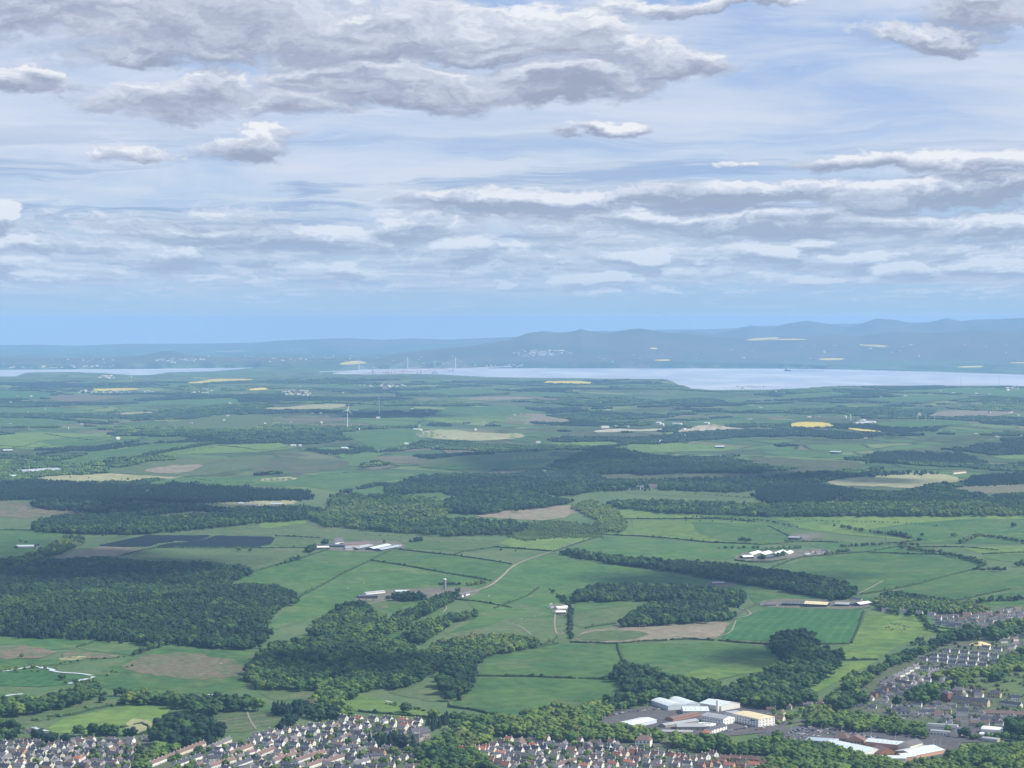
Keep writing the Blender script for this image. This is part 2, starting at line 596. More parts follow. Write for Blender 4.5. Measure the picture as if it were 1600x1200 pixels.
G = {
    'g': land('grass_mid', (.040, .098, .034), (.066, .126, .036), (.085, .122, .048), 150, 0.20, .5, 0.0, (.115, .125, .060), 9),
    'h': land('grass_bright_lit', (.086, .150, .038), (.118, .176, .046), (.066, .132, .038), 170, 0.14, 1.1, 3, (.15, .17, .07), 12),  # brighter pasture; its colour also stands in for sunlit patches
    'v': land('crop_vivid', (.034, .100, .036), (.042, .114, .040), (.060, .125, .040), 120, 0.14, 0.25, 5, None, 22),
    'o': land('grass_olive', (.082, .115, .050), (.066, .108, .042), (.105, .118, .062), 110, 0.06, .9, 7),
    'l': land('young_crop', (.15, .205, .08), (.17, .215, .095), None, 240, 0.10, .35, 9),
    'b': land('rough_brown', (.150, .118, .088), (.105, .115, .065), (.070, .115, .045), 75, 0.0, 0, 11, (.24, .20, .15)),
    't': land('tan_soil', (.205, .172, .130), (.170, .155, .110), (.13, .14, .08), 150, 0.08, .15, 13),
    'y': land('rapeseed', (.52, .42, .08), (.46, .38, .08), (.38, .34, .10), 100, 0.05, .4, 15),
    'p': land('pale_stubble', (.27, .26, .15), (.235, .24, .125), None, 180, 0.08, .3, 17),
    'k': land('heath', (.062, .078, .044), (.082, .088, .050), (.048, .072, .038), 170, 0.0, 0, 19),
    'c': land('garden_ground', (.075, .105, .052), (.110, .108, .082), (.055, .095, .040), 28, 0.0, 0, 21),
    'd': land('wood_floor', (.022, .040, .016), (.030, .048, .020), None, 60, 0.0, 0, 23),
    'q': land('quarry_sand', (.42, .37, .29), (.28, .25, .18), (.08, .10, .05), 45, 0.0, 0, 25),
}
G['j'] = land('yard', (.135, .12, .105), (.095, .11, .065), (.16, .15, .13), 30, 0.0, 0, 29)
asphalt = land('asphalt', (.075, .073, .078), (.095, .092, .095), None, 25, 0.0, 0, 3)
track = land('farm_track', (.24, .22, .18), (.20, .185, .15), None, 20, 0.0, 0, 4)


def ground_material():
    m, t, bs = newmat('countryside')
    P = pos(t)
    # far country: a patchwork of small fields, scrub and dark cover
    vor = t.n.new('ShaderNodeTexVoronoi')
    vor.feature = 'F1'
    wob = t.vmath('ADD', P, t.vmath('MULTIPLY', t.comb(t.noise(P, 1 / 600, 2), t.noise(t.vmath('ADD', P, (911, 77, 0)), 1 / 600, 2), 0.0), (420, 420, 0)))
    t.put(vor.inputs['Vector'], t.vmath('MULTIPLY', wob, (1, 1, 0)))
    vor.inputs['Scale'].default_value = 1 / 330
    ved = t.n.new('ShaderNodeTexVoronoi')
    ved.feature = 'DISTANCE_TO_EDGE'
    t.put(ved.inputs['Vector'], t.vmath('MULTIPLY', wob, (1, 1, 0)))
    ved.inputs['Scale'].default_value = 1 / 330
    rnd = t.sep(vor.outputs['Color'])[0]
    patch = t.ramp(rnd, [(0.0, (.050, .10, .040)), (.25, (.075, .140, .045)), (.45, (.11, .165, .055)), (.60, (.055, .11, .042)), (.72, (.12, .13, .07)), (.80, (.13, .12, .08)), (.88, (.15, .19, .07))], 'CONSTANT')
    patch = t.mix(t.mrange(t.noise(P, 1 / 45, 4, .65), .3, .7, 0, .25), patch, (.05, .075, .035))
    patch = t.mix(t.mrange(ved.outputs['Distance'], 0.022, 0.045, .85, 0), patch, (.022, .040, .016))
    n1 = t.noise(P, 1 / 900, 5, 0.6)
    scrub = t.mix(t.mrange(t.noise(P, 1 / 70, 5, 0.65), 0.35, 0.65), (.030, .055, .024), (.075, .095, .045))
    far = t.mix(t.mrange(n1, 0.50, 0.56), patch, scrub)
    near = t.mix(t.mrange(t.noise(P, 1 / 140, 5, 0.6), 0.35, 0.65), (.062, .115, .045), (.095, .13, .06))
    dist = t.vmath('LENGTH', P)
    col = t.mix(t.mrange(dist, 7600, 8600), near, far)
    veryfar = t.mix(t.mrange(t.noise(t.vmath('MULTIPLY', P, (1, 1, 0)), 1 / 520, 6, 0.7, 0.5), 0.42, 0.56), (.020, .042, .022), patch)
    moor = t.mix(t.mrange(t.noise(P, 1 / 1500, 5, 0.65, 0.4), 0.4, 0.6), (.060, .070, .040), (.095, .082, .060))
    vf = t.mix(t.mrange(t.sep(P)[2], -60, 60), veryfar, moor)
    col = t.mix(t.mrange(dist, 30000, 33500), col, vf)
    fin = t.mrange(t.noise(P, 0.09, 4, 0.7), 0.3, 0.7, 0.82, 1.18, False)
    col = t.mix(1.0, col, t.comb(fin, fin, fin), 'MULTIPLY')
    t.put(bs.inputs['Base Color'], col)
    bs.inputs['Roughness'].default_value = 0.95
    bs.inputs['Specular IOR Level'].default_value = 0.1
    return m


# ------------------------------------------------------------------ the land, one sheet to beyond the horizon
def build_ground():
    az = np.radians(np.concatenate([np.linspace(-34, -15.6, 24)[:-1], np.linspace(-15.6, 15.6, 360), np.linspace(15.6, 34, 24)[1:]]))
    rr = np.concatenate([np.geomspace(1200, 33000, 640)[:-1], np.arange(33000, 64000, 210.0), np.linspace(64200, 66000, 6)])
    A, R = np.meshgrid(az, rr)
    X, Y = R * np.sin(A), R * np.cos(A)
    Z = height(X.ravel(), Y.ravel())
    V = np.stack([X.ravel(), Y.ravel(), Z], 1)
    nr, na = A.shape
    i = (np.arange(nr - 1)[:, None] * na + np.arange(na - 1)[None, :]).ravel()
    Fq = np.stack([i, i + 1, i + 1 + na, i + na], 1)
    g = link('ground', mesh_np('ground', V, Fq, None, True), ground_material())
    tag(g, kind='structure')
    # sea level sheet
    az = np.radians(np.linspace(-34, 34, 90))
    rr = np.linspace(17500, 38500, 60)
    A, R = np.meshgrid(az, rr)
    X, Y = R * np.sin(A), R * np.cos(A)
    V = np.stack([X.ravel(), Y.ravel(), -(R.ravel() ** 2) / RE2], 1)
    nr, na = A.shape
    i = (np.arange(nr - 1)[:, None] * na + np.arange(na - 1)[None, :]).ravel()
    Fq = np.stack([i, i + 1, i + 1 + na, i + na], 1)
    wm, t, bs = newmat('estuary_water')
    P = t.vmath('MULTIPLY', pos(t), (1, 1, 0))
    n = t.noise(t.vmath('MULTIPLY', P, (1, 0.35, 1)), 1 / 900, 5, 0.6, 0.5)
    t.put(bs.inputs['Base Color'], t.mix(t.mrange(n, 0.35, 0.65), (.30, .33, .38), (.44, .46, .49)))
    t.put(bs.inputs['Roughness'], t.mrange(n, 0.3, 0.7, 0.30, 0.55))
    bs.inputs['Specular IOR Level'].default_value = 0.6
    wa = link('water', mesh_np('water', V, Fq, None, True), wm)
    tag(wa, kind='structure')
    # the air: one closed box of even haze round the camera and the whole scene
    hz = MB().box(-65000, 65000, -1500, 67000, -380, 745)
    m = bpy.data.materials.new('haze')
    m.use_nodes = True
    t = NT(m.node_tree)
    t.n.clear()
    pv = t.n.new('ShaderNodeVolumePrincipled')
    pv.inputs['Color'].default_value = HAZE_COL
    pv.inputs['Density'].default_value = HAZE_DENS
    pv.inputs['Anisotropy'].default_value = 0.0
    ab = pv.inputs.get('Absorption Color')
    ab.default_value = (0, 0, 0, 1)
    o = t.n.new('ShaderNodeOutputMaterial')
    t.l.new(pv.outputs[0], o.inputs['Volume'])
    m.cycles.homogeneous_volume = True
    h = hz.build('haze', m)
    tag(h, 'pale blue haze filling the air over the whole valley', 'haze', kind='stuff')


HAZE_DENS = 2.7e-5
HAZE_COL = (0.345, 0.60, 0.97, 1)
build_ground()

# ------------------------------------------------------------------ fields: sheets draped on the land, corners found where the photograph shows them
def P_(s):
    v = [float(q) for q in s.replace(',', ' ').split()]
    return np.array(v).reshape(-1, 2)


def chaikin(p, n=2, closed=True):
    for _ in range(n):
        q = np.roll(p, -1, 0) if closed else p[1:]
        a = p if closed else p[:-1]
        r = np.empty((len(a) * 2, 2))
        r[0::2] = a * .75 + q * .25
        r[1::2] = a * .25 + q * .75
        p = r if closed else np.vstack([p[:1], r, p[-1:]])
    return p


def densify(p, step, closed=True):
    out = []
    n = len(p)
    for i in range(n if closed else n - 1):
        a, b = p[i], p[(i + 1) % n]
        k = max(1, int(np.hypot(*(b - a)) / step))
        out += [a + (b - a) * j / k for j in range(k)]
    if not closed:
        out.append(p[-1])
    return np.array(out)


def inside(poly, x, y):
    res = np.zeros(x.shape, bool)
    n = len(poly)
    j = n - 1
    for i in range(n):
        xi, yi = poly[i]
        xj, yj = poly[j]
        if yi != yj:
            c = ((yi > y) != (yj > y)) & (x < (xj - xi) * (y - yi) / (yj - yi) + xi)
            res ^= c
        j = i
    return res


OPEN_POLYS = []      # pixel polygons where no tree may stand


def drape(name, poly_xy, mat, level=0, parent=None, thick=0.0):
    """triangulated sheet over the land inside a ground polygon (N,2)"""
    r = np.hypot(poly_xy[:, 0], poly_xy[:, 1])
    q = np.stack([np.arctan2(poly_xy[:, 0], poly_xy[:, 1]), np.log(r)], 1)
    # spacing: shrink steps until the sheet follows the land closely
    span = q.max(0) - q.min(0)
    da, dr = 0.0026, 0.0052
    tot = (span[0] / da) * (span[1] / dr)
    if tot > 1500:
        f = math.sqrt(tot / 1500)
        da, dr = da * f, dr * f
    sc = np.array([1 / da, 1 / dr])
    b = densify(q * sc, 1.0)
    x0, x1 = b[:, 0].min(), b[:, 0].max()
    y0, y1 = b[:, 1].min(), b[:, 1].max()
    gx, gy = np.meshgrid(np.arange(x0 + .5, x1, 1.0), np.arange(y0 + .5, y1, 1.0))
    gx, gy = gx.ravel(), gy.ravel()
    if len(gx):
        ok = inside(b, gx, gy)
        gx, gy = gx[ok], gy[ok]
        # keep clear of the rim
        if len(gx):
            dmin = np.min((gx[:, None] - b[None, :, 0]) ** 2 + (gy[:, None] - b[None, :, 1]) ** 2, 1)
            gx, gy = gx[dmin > 0.12], gy[dmin > 0.12]
    pts = [Vector(p) for p in b] + [Vector((float(a), float(c))) for a, c in zip(gx, gy)]
    nb = len(b)
    vs, es, fs, *_ = delaunay_2d_cdt(pts, [(i, (i + 1) % nb) for i in range(nb)], [], 1, 1e-6)
    va = np.array([(v.x, v.y) for v in vs]) / sc
    R = np.exp(va[:, 1])
    X, Y = R * np.sin(va[:, 0]), R * np.cos(va[:, 0])
    Z = height(X, Y) + 0.35 + R * 0.00007 * (1 + level) + 0.12 * level
    fs = [tuple(reversed(f)) for f in fs]
    me = bpy.data.meshes.new(name)
    me.from_pydata(np.stack([X, Y, Z], 1).tolist(), [], fs)
    me.polygons.foreach_set('use_smooth', [True] * len(me.polygons))
    me.update()
    return link(name, me, mat, parent)


def field(code, s, level=0, soft=0, name='field', clear=True):
    p = P_(s)
    if soft:
        p = chaikin(p, 1)
        p = densify(p, 5.0)
        hgt, wid_ = np.ptp(p[:, 1]), np.ptp(p[:, 0])
        for k_, amp in ((9, 1.0), (23, .55), (51, .3)):
            r_ = RNG.normal(0, 1, (k_, 2))
            r_ = np.vstack([r_, r_[:1]])
            u_ = np.linspace(0, k_, len(p), endpoint=False)
            p[:, 1] += np.interp(u_, np.arange(k_ + 1), r_[:, 0]) * amp * .028 * soft * hgt
            p[:, 0] += np.interp(u_, np.arange(k_ + 1), r_[:, 1]) * amp * .010 * soft * wid_
    if clear:
        OPEN_POLYS.append(p)
    g = cast(p[:, 0], p[:, 1])[:, :2]
    o = drape(name, g, G[code] if isinstance(code, str) else code, level)
    tag(o, kind='structure')
    return o


FIELDS = """
g 0|-40,994 35,992 75,997 148,1003 125,1014 60,1016 -40,1010
b 1|-40,1009 40,1009 90,1017 95,1020 60,1029 -40,1029
g 0|148,1003 200,1002 250,1004 225,1013 200,1024 140,1017 125,1013
b 1|95,1020 190,1022 180,1029 100,1031
p 1|88,1028 135,1025 132,1031 100,1034
g 0|-40,1030 60,1030 130,1033 110,1038 60,1041 20,1046 -40,1050
v 0|-40,1051 25,1049 62,1044 85,1052 140,1056 120,1062 105,1070 60,1074 -40,1070
g 0|150,1052 200,1032 255,1014 400,1018 398,1028 382,1045 388,1072 340,1084 250,1084 180,1078 140,1070
b 1|192,1036 250,1019 350,1027 378,1040 382,1058 300,1061 225,1055 195,1045
o 0|20,1118 90,1101 150,1093 205,1095 150,1108 80,1122 20,1136
h 0|75,1138 100,1123 200,1102 270,1106 262,1113 245,1126 230,1142 185,1150 130,1147 80,1145
g 0|-40,1081 30,1083 70,1089 60,1095 -40,1095
p 1|200,1124 240,1126 230,1142 190,1147
o 0|322,1118 345,1110 440,1112 462,1118 462,1124 430,1134 395,1142 350,1146 335,1132
g 0|400,893 470,874 515,859 615,860 575,878 500,915 466,930 430,914 398,912 345,913
g 0|578,878 617,860 660,864 705,868 800,883 785,897 768,908 700,897 640,885
g 0|470,934 505,914 578,879 640,887 768,909 735,924 640,918 560,935 500,962 430,985 418,975 460,945
g 0|620,856 742,862 770,856 740,848 640,846
o 0|230,838 300,828 400,812 480,808 484,822 600,835 770,845 800,843 780,852 740,860 640,847 520,842 500,841 430,838
h 1|400,822 440,810 480,809 478,818 420,826
o 0|430,843 502,844 490,856 430,855
h 0|780,849 825,832 880,834 934,837 866,860 800,855
g 0|893,860 945,839 1020,842 1100,849 1190,853 1150,874 1100,874 1050,877 960,868
h 0|948,836 970,812 1100,813 1200,820 1232,832 1215,850 1190,851 1100,846 1000,838
g 1|1080,816 1200,821 1232,832 1215,849 1150,848 1090,832
h 0|965,797 1050,799 1130,806 1080,811 972,810
g 0|1050,797 1130,800 1230,808 1320,816 1310,822 1200,814
g 0|800,886 865,864 960,881 1100,906 1130,912 1060,917 930,915 893,935 885,955 850,968 775,965 742,952 720,930 765,919 785,901
o 0|740,956 800,950 850,968 885,960 890,985 890,1003 855,1008 800,992 760,990 700,995 690,985 720,968
g 1|700,990 745,965 800,962 760,980
o 0|892,984 898,946 925,937 1000,938 1022,944 985,956 962,976
g 1|896,958 900,944 925,938 1000,939 1015,944 940,952
t 0|893,1003 902,985 960,977 1145,969 1130,985 1116,1000 1000,1002 950,1005
o 1|896,1001 915,988 970,984 1020,990 1000,998 950,1003
g 0|760,1021 860,1007 965,1007 970,1030 962,1058 900,1059 745,1056
g 0|970,1009 1115,1004 1200,1011 1235,1025 1225,1045 1150,1056 1100,1068 1060,1062 975,1034
h 1|1100,1068 1150,1056 1222,1046 1232,1028 1180,1030 1080,1050 1060,1061
g 0|728,1064 745,1059 900,1061 970,1064 992,1069 960,1086 880,1110 790,1122 705,1102 722,1082
v 0|1127,998 1150,968 1205,946 1345,951 1352,956 1328,1005 1210,1003
h 0|1356,956 1440,962 1456,976 1500,985 1450,992 1400,1012 1370,1030 1310,1030 1270,1028 1332,1006
h 0|1265,1076 1300,1036 1370,1032 1330,1056 1275,1082
g 0|1202,893 1260,872 1350,863 1430,867 1540,874 1520,890 1440,914 1360,928 1330,924 1300,910
g 0|1130,915 1300,938 1370,934 1380,940 1340,945 1180,944 1165,925
g 0|1402,924 1520,892 1600,896 1640,915 1560,925 1500,938 1440,929
g 0|1502,940 1640,917 1640,942 1520,947
h 0|1200,808 1640,805 1640,828 1450,848 1350,838 1250,826
g 1|1330,832 1420,818 1500,812 1640,810 1640,826 1450,846
g 0|1400,851 1500,840 1640,830 1640,850 1500,850
h 0|1500,855 1640,853 1640,866 1530,865
g 0|1535,868 1640,868 1640,890 1545,874
g 0|1200,822 1240,827 1230,842 1190,850
g 0|1230,850 1320,847 1420,855 1500,868 1420,864 1330,862
o 0|1200,845 1300,842 1330,847 1230,854
b 0|-40,782 50,783 48,790 110,798 137,806 60,809 -40,806
o 0|-40,808 60,811 48,822 0,828 -40,828
g 0|-40,830 60,829 140,834 110,845 70,862 -40,870
t 0|85,871 140,855 245,856 190,868 110,874
o 0|190,869 250,857 400,857 505,859 400,892 380,884 270,876
t 0|285,801 330,797 405,801 395,806 330,812 290,808
b 0|155,782 232,781 230,787 180,789
p 0|340,782 400,780 470,782 455,790 380,790 345,787
t 0|735,806 760,801 860,792 900,790 915,798 870,811 800,811
t 0|500,812 560,812 620,817 560,820
g 0|545,768 600,758 615,770 560,776
g 0|590,770 690,766 700,775 640,782
p 0|1285,757 1330,743 1420,738 1500,745 1498,759 1430,765 1370,761
b 0|1480,769 1530,756 1640,752 1640,770 1540,776
o 0|975,768 1040,760 1120,765 1165,769 1150,776 1080,777 990,772
g 0|1240,785 1300,780 1380,786 1415,790 1330,794
t 1|1300,781 1360,783 1415,790 1370,790
y 0|133,606 155,608 200,606 222,608 190,611 150,611
y 0|288,598 320,595.5 335,592 392,592 396,594 345,595.5 325,598.5 295,599.5
y 0|378,609 400,606 432,607 400,610.5
v 0|-40,611 20,610 85,615 65,623 -40,623
b 0|70,624 110,616 160,617 198,620 150,625 100,628
g 0|325,583.5 360,580.5 404,580.5 400,585 340,587
g 0|310,605 350,606 345,615 320,615
g 0|195,633 240,626 370,623 376,628 330,634 290,632 200,636
p 0|150,648 200,644 265,643 200,648.5
g 0|-40,652 70,654 130,660 50,667 -40,666
o 0|250,662 330,650 430,645 425,668 320,670 270,666
h 0|-40,684 60,675 150,678 178,680 175,686 150,691 80,700 -40,706
g 1|60,690 150,682 176,684 150,691 90,698
g 0|95,722 150,705 250,693 332,690 335,700 200,713 120,723
h 0|200,713 280,702 345,695 440,692 460,700 400,707 300,709
o 0|150,737 262,716 400,712 430,714 410,730 290,745 200,742
t 1|218,736 250,729 310,725 320,730 288,740 240,739
p 0|40,747 150,739 260,743 302,746 200,751 90,756
g 0|225,756 260,748 330,745 430,745 470,752 420,758 290,761
p 0|395,640 480,632 547,631 530,638 440,641
b 0|390,655 530,650 562,655 480,661
g 0|525,676 640,670 692,680 640,695 590,706 560,690
p 0|636,679 680,673 760,675 832,680 780,688 680,687
g 0|655,655 700,636 800,633 852,645 760,650 700,653
h 0|662,656 740,648 840,650 822,657 700,661
k 0|390,718 470,713 542,720 547,730 500,738 420,741 388,735
b 0|575,714 640,713 682,722 660,727 600,723
o 0|640,728 700,712 800,708 872,712 862,722 780,733 700,734
g 1|655,730 760,722 868,716 858,723 780,733 700,734
g 0|470,745 520,739 640,740 662,745 600,752 530,768 480,761 400,759 420,750
p 0|400,750 450,744 470,748 430,755
t 0|800,648 830,644 870,652 902,660 840,661 790,657
q 0|925,674 960,670 1000,671 1040,669 1060,671 1000,674 940,676
q 0|1040,675.5 1070,671 1085,667 1110,664 1150,667 1165,670 1120,672 1095,675
b 0|1150,670 1180,668 1220,669 1200,672
y 0|845,598 862,595 930,596.5 925,600 860,599
g 0|795,612 870,613 922,617 850,620 795,617
h 0|795,680 836,680 795,688
h 0|945,701 990,694 1100,695 1162,700 1050,707 970,709
h 0|852,692 950,690 982,693 930,698
h 0|795,715 842,708 877,715 850,730 795,733
g 0|1120,640 1200,635 1300,632 1312,635 1220,641 1150,642
y 0|1230,663 1250,659 1290,660 1312,666 1270,668 1235,668
y 0|1312,668 1345,670 1385,675 1350,674
g 0|1350,626 1400,620 1490,617 1522,622 1428,630
g 0|1120,624 1170,620 1175,626 1140,628
g 0|1365,661 1400,658 1500,658 1522,662 1430,668 1370,665
t 0|1445,651 1460,644 1520,641 1600,645 1545,651 1470,652
g 0|1470,672 1560,673 1552,679 1490,678
g 0|1380,612 1500,606 1640,608 1640,620 1500,615
h 0|1545,712 1640,710 1640,718 1570,717
k 0|930,744 1000,735 1200,740 1300,726 1330,735 1240,748 1200,760 1100,758 1000,752
g 0|1180,700 1260,704 1350,712 1300,716 1200,709
k 0|1160,712 1350,722 1340,732 1200,730
g 0|-40,640 70,637 150,641 60,645 -40,645
g 0|450,605 560,600 620,604 540,608
g 0|600,612 700,608 820,612 700,617
t 0|700,622 800,620 850,623 760,626
g 0|980,622 1060,616 1110,621 1030,626
g 0|1210,618 1300,612 1340,616 1260,622
y 0|528,569.5 540,565.5 560,563.5 578,567.5 545,570
y 0|1160,532.5 1182,528.5 1225,527 1200,531.5
y 0|1200,531 1235,529 1270,530.5 1235,532
y 0|1335,539 1360,538.5 1395,541 1375,543
y 0|1278,560 1325,560 1310,563 1282,563
y 0|1022,562 1048,561.5 1048,564 1024,564
y 0|1016,543.5 1027,543.5 1027,545.8 1016,545.8
y 0|1495,572.5 1540,571.5 1530,574.5 1500,574.5
y 0|1578,566.5 1640,565.5 1640,568 1580,568
p 0|925,564 960,563.5 955,566.5 925,566
g 0|1310,570 1400,563 1500,562 1560,566 1450,572 1350,574
g 0|1220,566 1300,565 1290,572 1220,572
p 0|330,549 385,547 380,549.5 340,550
g 0|1060,563 1100,561 1095,566 1065,566
o 0|1540,1052 1600,1045 1640,1050 1640,1090 1585,1088 1545,1078 1508,1072 1520,1060
h 0|1540,1000 1560,988 1600,992 1640,1000 1640,1020 1600,1016
o 0|1400,1124 1450,1122 1456,1130 1430,1134 1405,1130
h 0|500,1098 560,1084 620,1098 700,1118 712,1125 640,1123 560,1112
o 0|400,1080 470,1078 500,1082 485,1093 430,1096
o 0|595,1078 650,1068 690,1062 695,1080 690,1098 650,1094
g 0|600,945 640,938 700,940 660,955 620,962
g 0|600,1000 640,975 690,965 735,950 720,968 680,985 640,1000
o 0|560,940 610,930 640,938 600,955
"""
for ln in FIELDS.strip().splitlines():
    a, s = ln.split('|')
    code, lev = a.split()
    field(code, s, int(lev), 2 if code in 'bktqp' else (1 if code in 'oy' else 0))

# garden and street ground of the settlements, the yards of farms
TOWNS = ["-40,1158 60,1152 110,1156 210,1152 240,1158 262,1166 330,1162 380,1156 460,1146 520,1128 560,1118 660,1122 655,1150 700,1160 760,1165 800,1148 900,1154 1040,1158 1090,1176 1200,1178 1260,1196 1260,1215 -40,1215",
         "1360,1090 1352,1068 1385,1042 1440,1018 1500,1000 1560,975 1470,968 1446,952 1372,944 1440,948 1520,958 1640,952 1640,992 1580,1010 1585,1040 1500,1060 1480,1072 1600,1084 1640,1110 1640,1140 1500,1145 1420,1128 1340,1122 1300,1108 1330,1096",
         "1190,1092 1260,1088 1300,1098 1290,1110 1200,1104"]
for s in TOWNS:
    field('c', s, 0, 0, 'ground_patch', clear=False)
PAVED = ["1185,1148 1255,1132 1330,1135 1420,1146 1500,1158 1510,1172 1470,1186 1350,1186 1240,1170 1190,1160",
         "930,1128 960,1112 1040,1100 1180,1100 1230,1128 1225,1142 1150,1150 1060,1150 960,1142",
         "1395,1144 1500,1135 1580,1140 1585,1158 1480,1162 1400,1154"]
for s in PAVED:
    field(asphalt, s, 1, 0, 'car_park')
YARDS = ["488,858 500,848 620,844 640,856 600,862 520,862", "540,940 600,922 680,918 750,918 745,932 700,938 620,938", "1140,874 1165,862 1215,860 1300,858 1290,868 1180,878",
         "1185,942 1210,936 1300,936 1365,940 1360,952 1250,952 1190,948", "1225,838 1275,832 1290,840 1250,846", "858,946 890,944 890,962 865,960", "1095,912 1150,908 1152,918 1105,918"]
for s in YARDS:
    field('j', s, 1, 1, 'farm_yard')

# open pixel polygons that carry no sheet but no trees either
OPEN_POLYS += [P_(s) for s in TOWNS] + [P_("395,1015 430,985 470,934 500,962 485,990 430,1003")]


# ------------------------------------------------------------------ roads, river, ditches: ribbons draped on the land
def ribbon(name, s, mat, width, kind='structure', level=1, soft=2, label=None, cat=None):
    p = P_(s)
    p = chaikin(p, soft, False) if soft else p
    p = densify(p, 6.0, False)
    g = cast(p[:, 0], p[:, 1])
    n = len(g)
    t = np.gradient(g[:, :2], axis=0)
    t /= np.maximum(np.hypot(t[:, 0], t[:, 1]), 1e-6)[:, None]
    nrm = np.stack([-t[:, 1], t[:, 0]], 1)
    wd = width if np.ndim(width) else np.full(n, float(width))
    L = g[:, :2] + nrm * wd[:, None] / 2
    R = g[:, :2] - nrm * wd[:, None] / 2
    zl = np.hypot(g[:, 0], g[:, 1]) * 0.00007 * (1 + level) + 0.5 + 0.12 * level
    zL, zR = height(L[:, 0], L[:, 1]) + zl, height(R[:, 0], R[:, 1]) + zl
    V = np.vstack([np.column_stack([L, zL]), np.column_stack([R, zR])])
    i = np.arange(n - 1)
    F_ = np.stack([i, i + n, i + n + 1, i + 1], 1)
    o = link(name, mesh_np(name, V, F_, None, True), mat)
    tag(o, label, cat, None, kind)
    return o


river_m, _t, _bs = newmat('river_water')
_bs.inputs['Base Color'].default_value = (.50, .54, .58, 1)
_bs.inputs['Roughness'].default_value = 0.22
_bs.inputs['Specular IOR Level'].default_value = 0.8
for s, wd in [("-40,1052 0,1050 25,1047 40,1043.5 62,1042 75,1046 84,1049.5 95,1051.5 125,1053 143,1056", 6.5), ("64,1043 75,1046 84,1048.5", 13),
              ("146,1058 138,1061.5 125,1063.5 108,1069", 9), ("5,1089 20,1086 36,1085", 7), ("316,1086 330,1086 338,1089 343,1091", 7),
              ("52,1137 60,1141 75,1143", 8), ("602,1096 612,1098", 4)]:
    ribbon('river', s, river_m, wd)
field(river_m, "20,735.5 60,732.5 105,730 92,735 55,737.3 22,737.5", 1, 1, 'pond')
field(river_m, "147,731 156,728.5 152,732", 1, 0, 'pond')
for s, wd in [("690,937 720,929 765,918 785,901 800,885 830,873 862,862 900,848 940,838", 5.9), ("1140,968 1165,952 1180,945 1205,940", 6), ("1162,878 1175,873 1205,870 1240,868 1300,866", 5),
              ("868,955 866,975 870,995 890,985", 4), ("800,975 815,980 830,992", 3), ("482,812 484,820 500,824", 7), ("575,945 600,938 640,935 690,940", 4),
              ("690,945 700,950 692,958", 3), ("1340,1086 1352,1068 1385,1040 1420,1022 1470,1003 1500,997", 8), ("1380,908 1340,930 1300,935", 4),
              ("1100,977 1140,968 1175,962 1170,955 1155,950", 4), ("1060,999 1140,995 1150,970", 3),
              ("1320,1135 1380,1115 1450,1118 1540,1122 1640,1130", 8), ("1250,1128 1300,1112 1330,1100 1345,1080", 7), ("920,1142 918,1125 925,1112 990,1100 1050,1092", 8),
              ("1195,1142 1240,1128 1300,1125 1330,1120", 8), ("345,728 330,733 320,737", 7), ("270,734 290,733 345,720 400,719", 7),
              ("-40,1190 60,1184 110,1168 200,1166 240,1162", 7), ("100,1210 112,1180 106,1165 110,1155", 7), ("250,1205 330,1180 372,1166 400,1160", 6), ("330,1205 420,1180 500,1172 600,1168 680,1178", 6),
              ("400,1162 470,1150 540,1150 600,1144", 6), ("800,1192 880,1180 960,1178 1010,1168 1050,1166", 6), ("860,1205 930,1192 1020,1190 1100,1192", 6), ("1440,975 1480,985 1560,980 1640,975", 6),
              ("340,1128 400,1120 455,1116", 3), ("345,1138 410,1128 460,1122", 3), ("385,1110 390,1125 400,1140", 3)]:
    ribbon('road' if wd >= 6 else 'track', s, asphalt if wd >= 6 and wd != 7.5 else track, wd)

# ------------------------------------------------------------------ foliage
def leaf_material():
    m, t, bs = newmat('foliage')
    at_ = t.n.new('ShaderNodeAttribute')
    at_.attribute_type = 'INSTANCER'
    at_.attribute_name = 'tint'
    oi = t.n.new('ShaderNodeObjectInfo')
    rnd = oi.outputs['Random']
    tint = t.math('ADD', at_.outputs['Fac'], t.mrange(rnd, 0, 1, -0.05, 0.05, False))
    col = t.ramp(tint, [(0.0, (.007, .021, .015)), (0.12, (.010, .030, .017)), (0.28, (.018, .046, .018)), (0.45, (.038, .082, .021)), (0.60, (.072, .124, .027)), (0.74, (.120, .168, .036)),
                        (0.84, (.100, .105, .055)), (0.92, (.060, .055, .045)), (1.0, (.038, .020, .026))])
    P = pos(t)
    n = t.noise(P, 0.55, 3, 0.7)
    f = t.math('MULTIPLY', t.mrange(n, 0.3, 0.7, 0.60, 1.40, False), t.mrange(t.math('FRACT', t.math('MULTIPLY', rnd, 17.3)), 0, 1, 0.75, 1.25, False))
    col = t.mix(1.0, col, t.comb(f, f, f), 'MULTIPLY')
    t.put(bs.inputs['Base Color'], col)
    bs.inputs['Roughness'].default_value = 0.75
    bs.inputs['Specular IOR Level'].default_value = 0.15
    return m


LEAF = leaf_material()
BARK = simple('bark', (.09, .07, .055), 0.9, .2, 2)


def ico(sub):
    import bmesh
    bm = bmesh.new()
    bmesh.ops.create_icosphere(bm, subdivisions=sub, radius=1)
    v = np.array([p.co[:] for p in bm.verts])
    f = np.array([[q.index for q in fc.verts] for fc in bm.faces])
    bm.free()
    return v, f


ICO1, ICO2, ICO3 = ico(1), ico(2), ico(3)


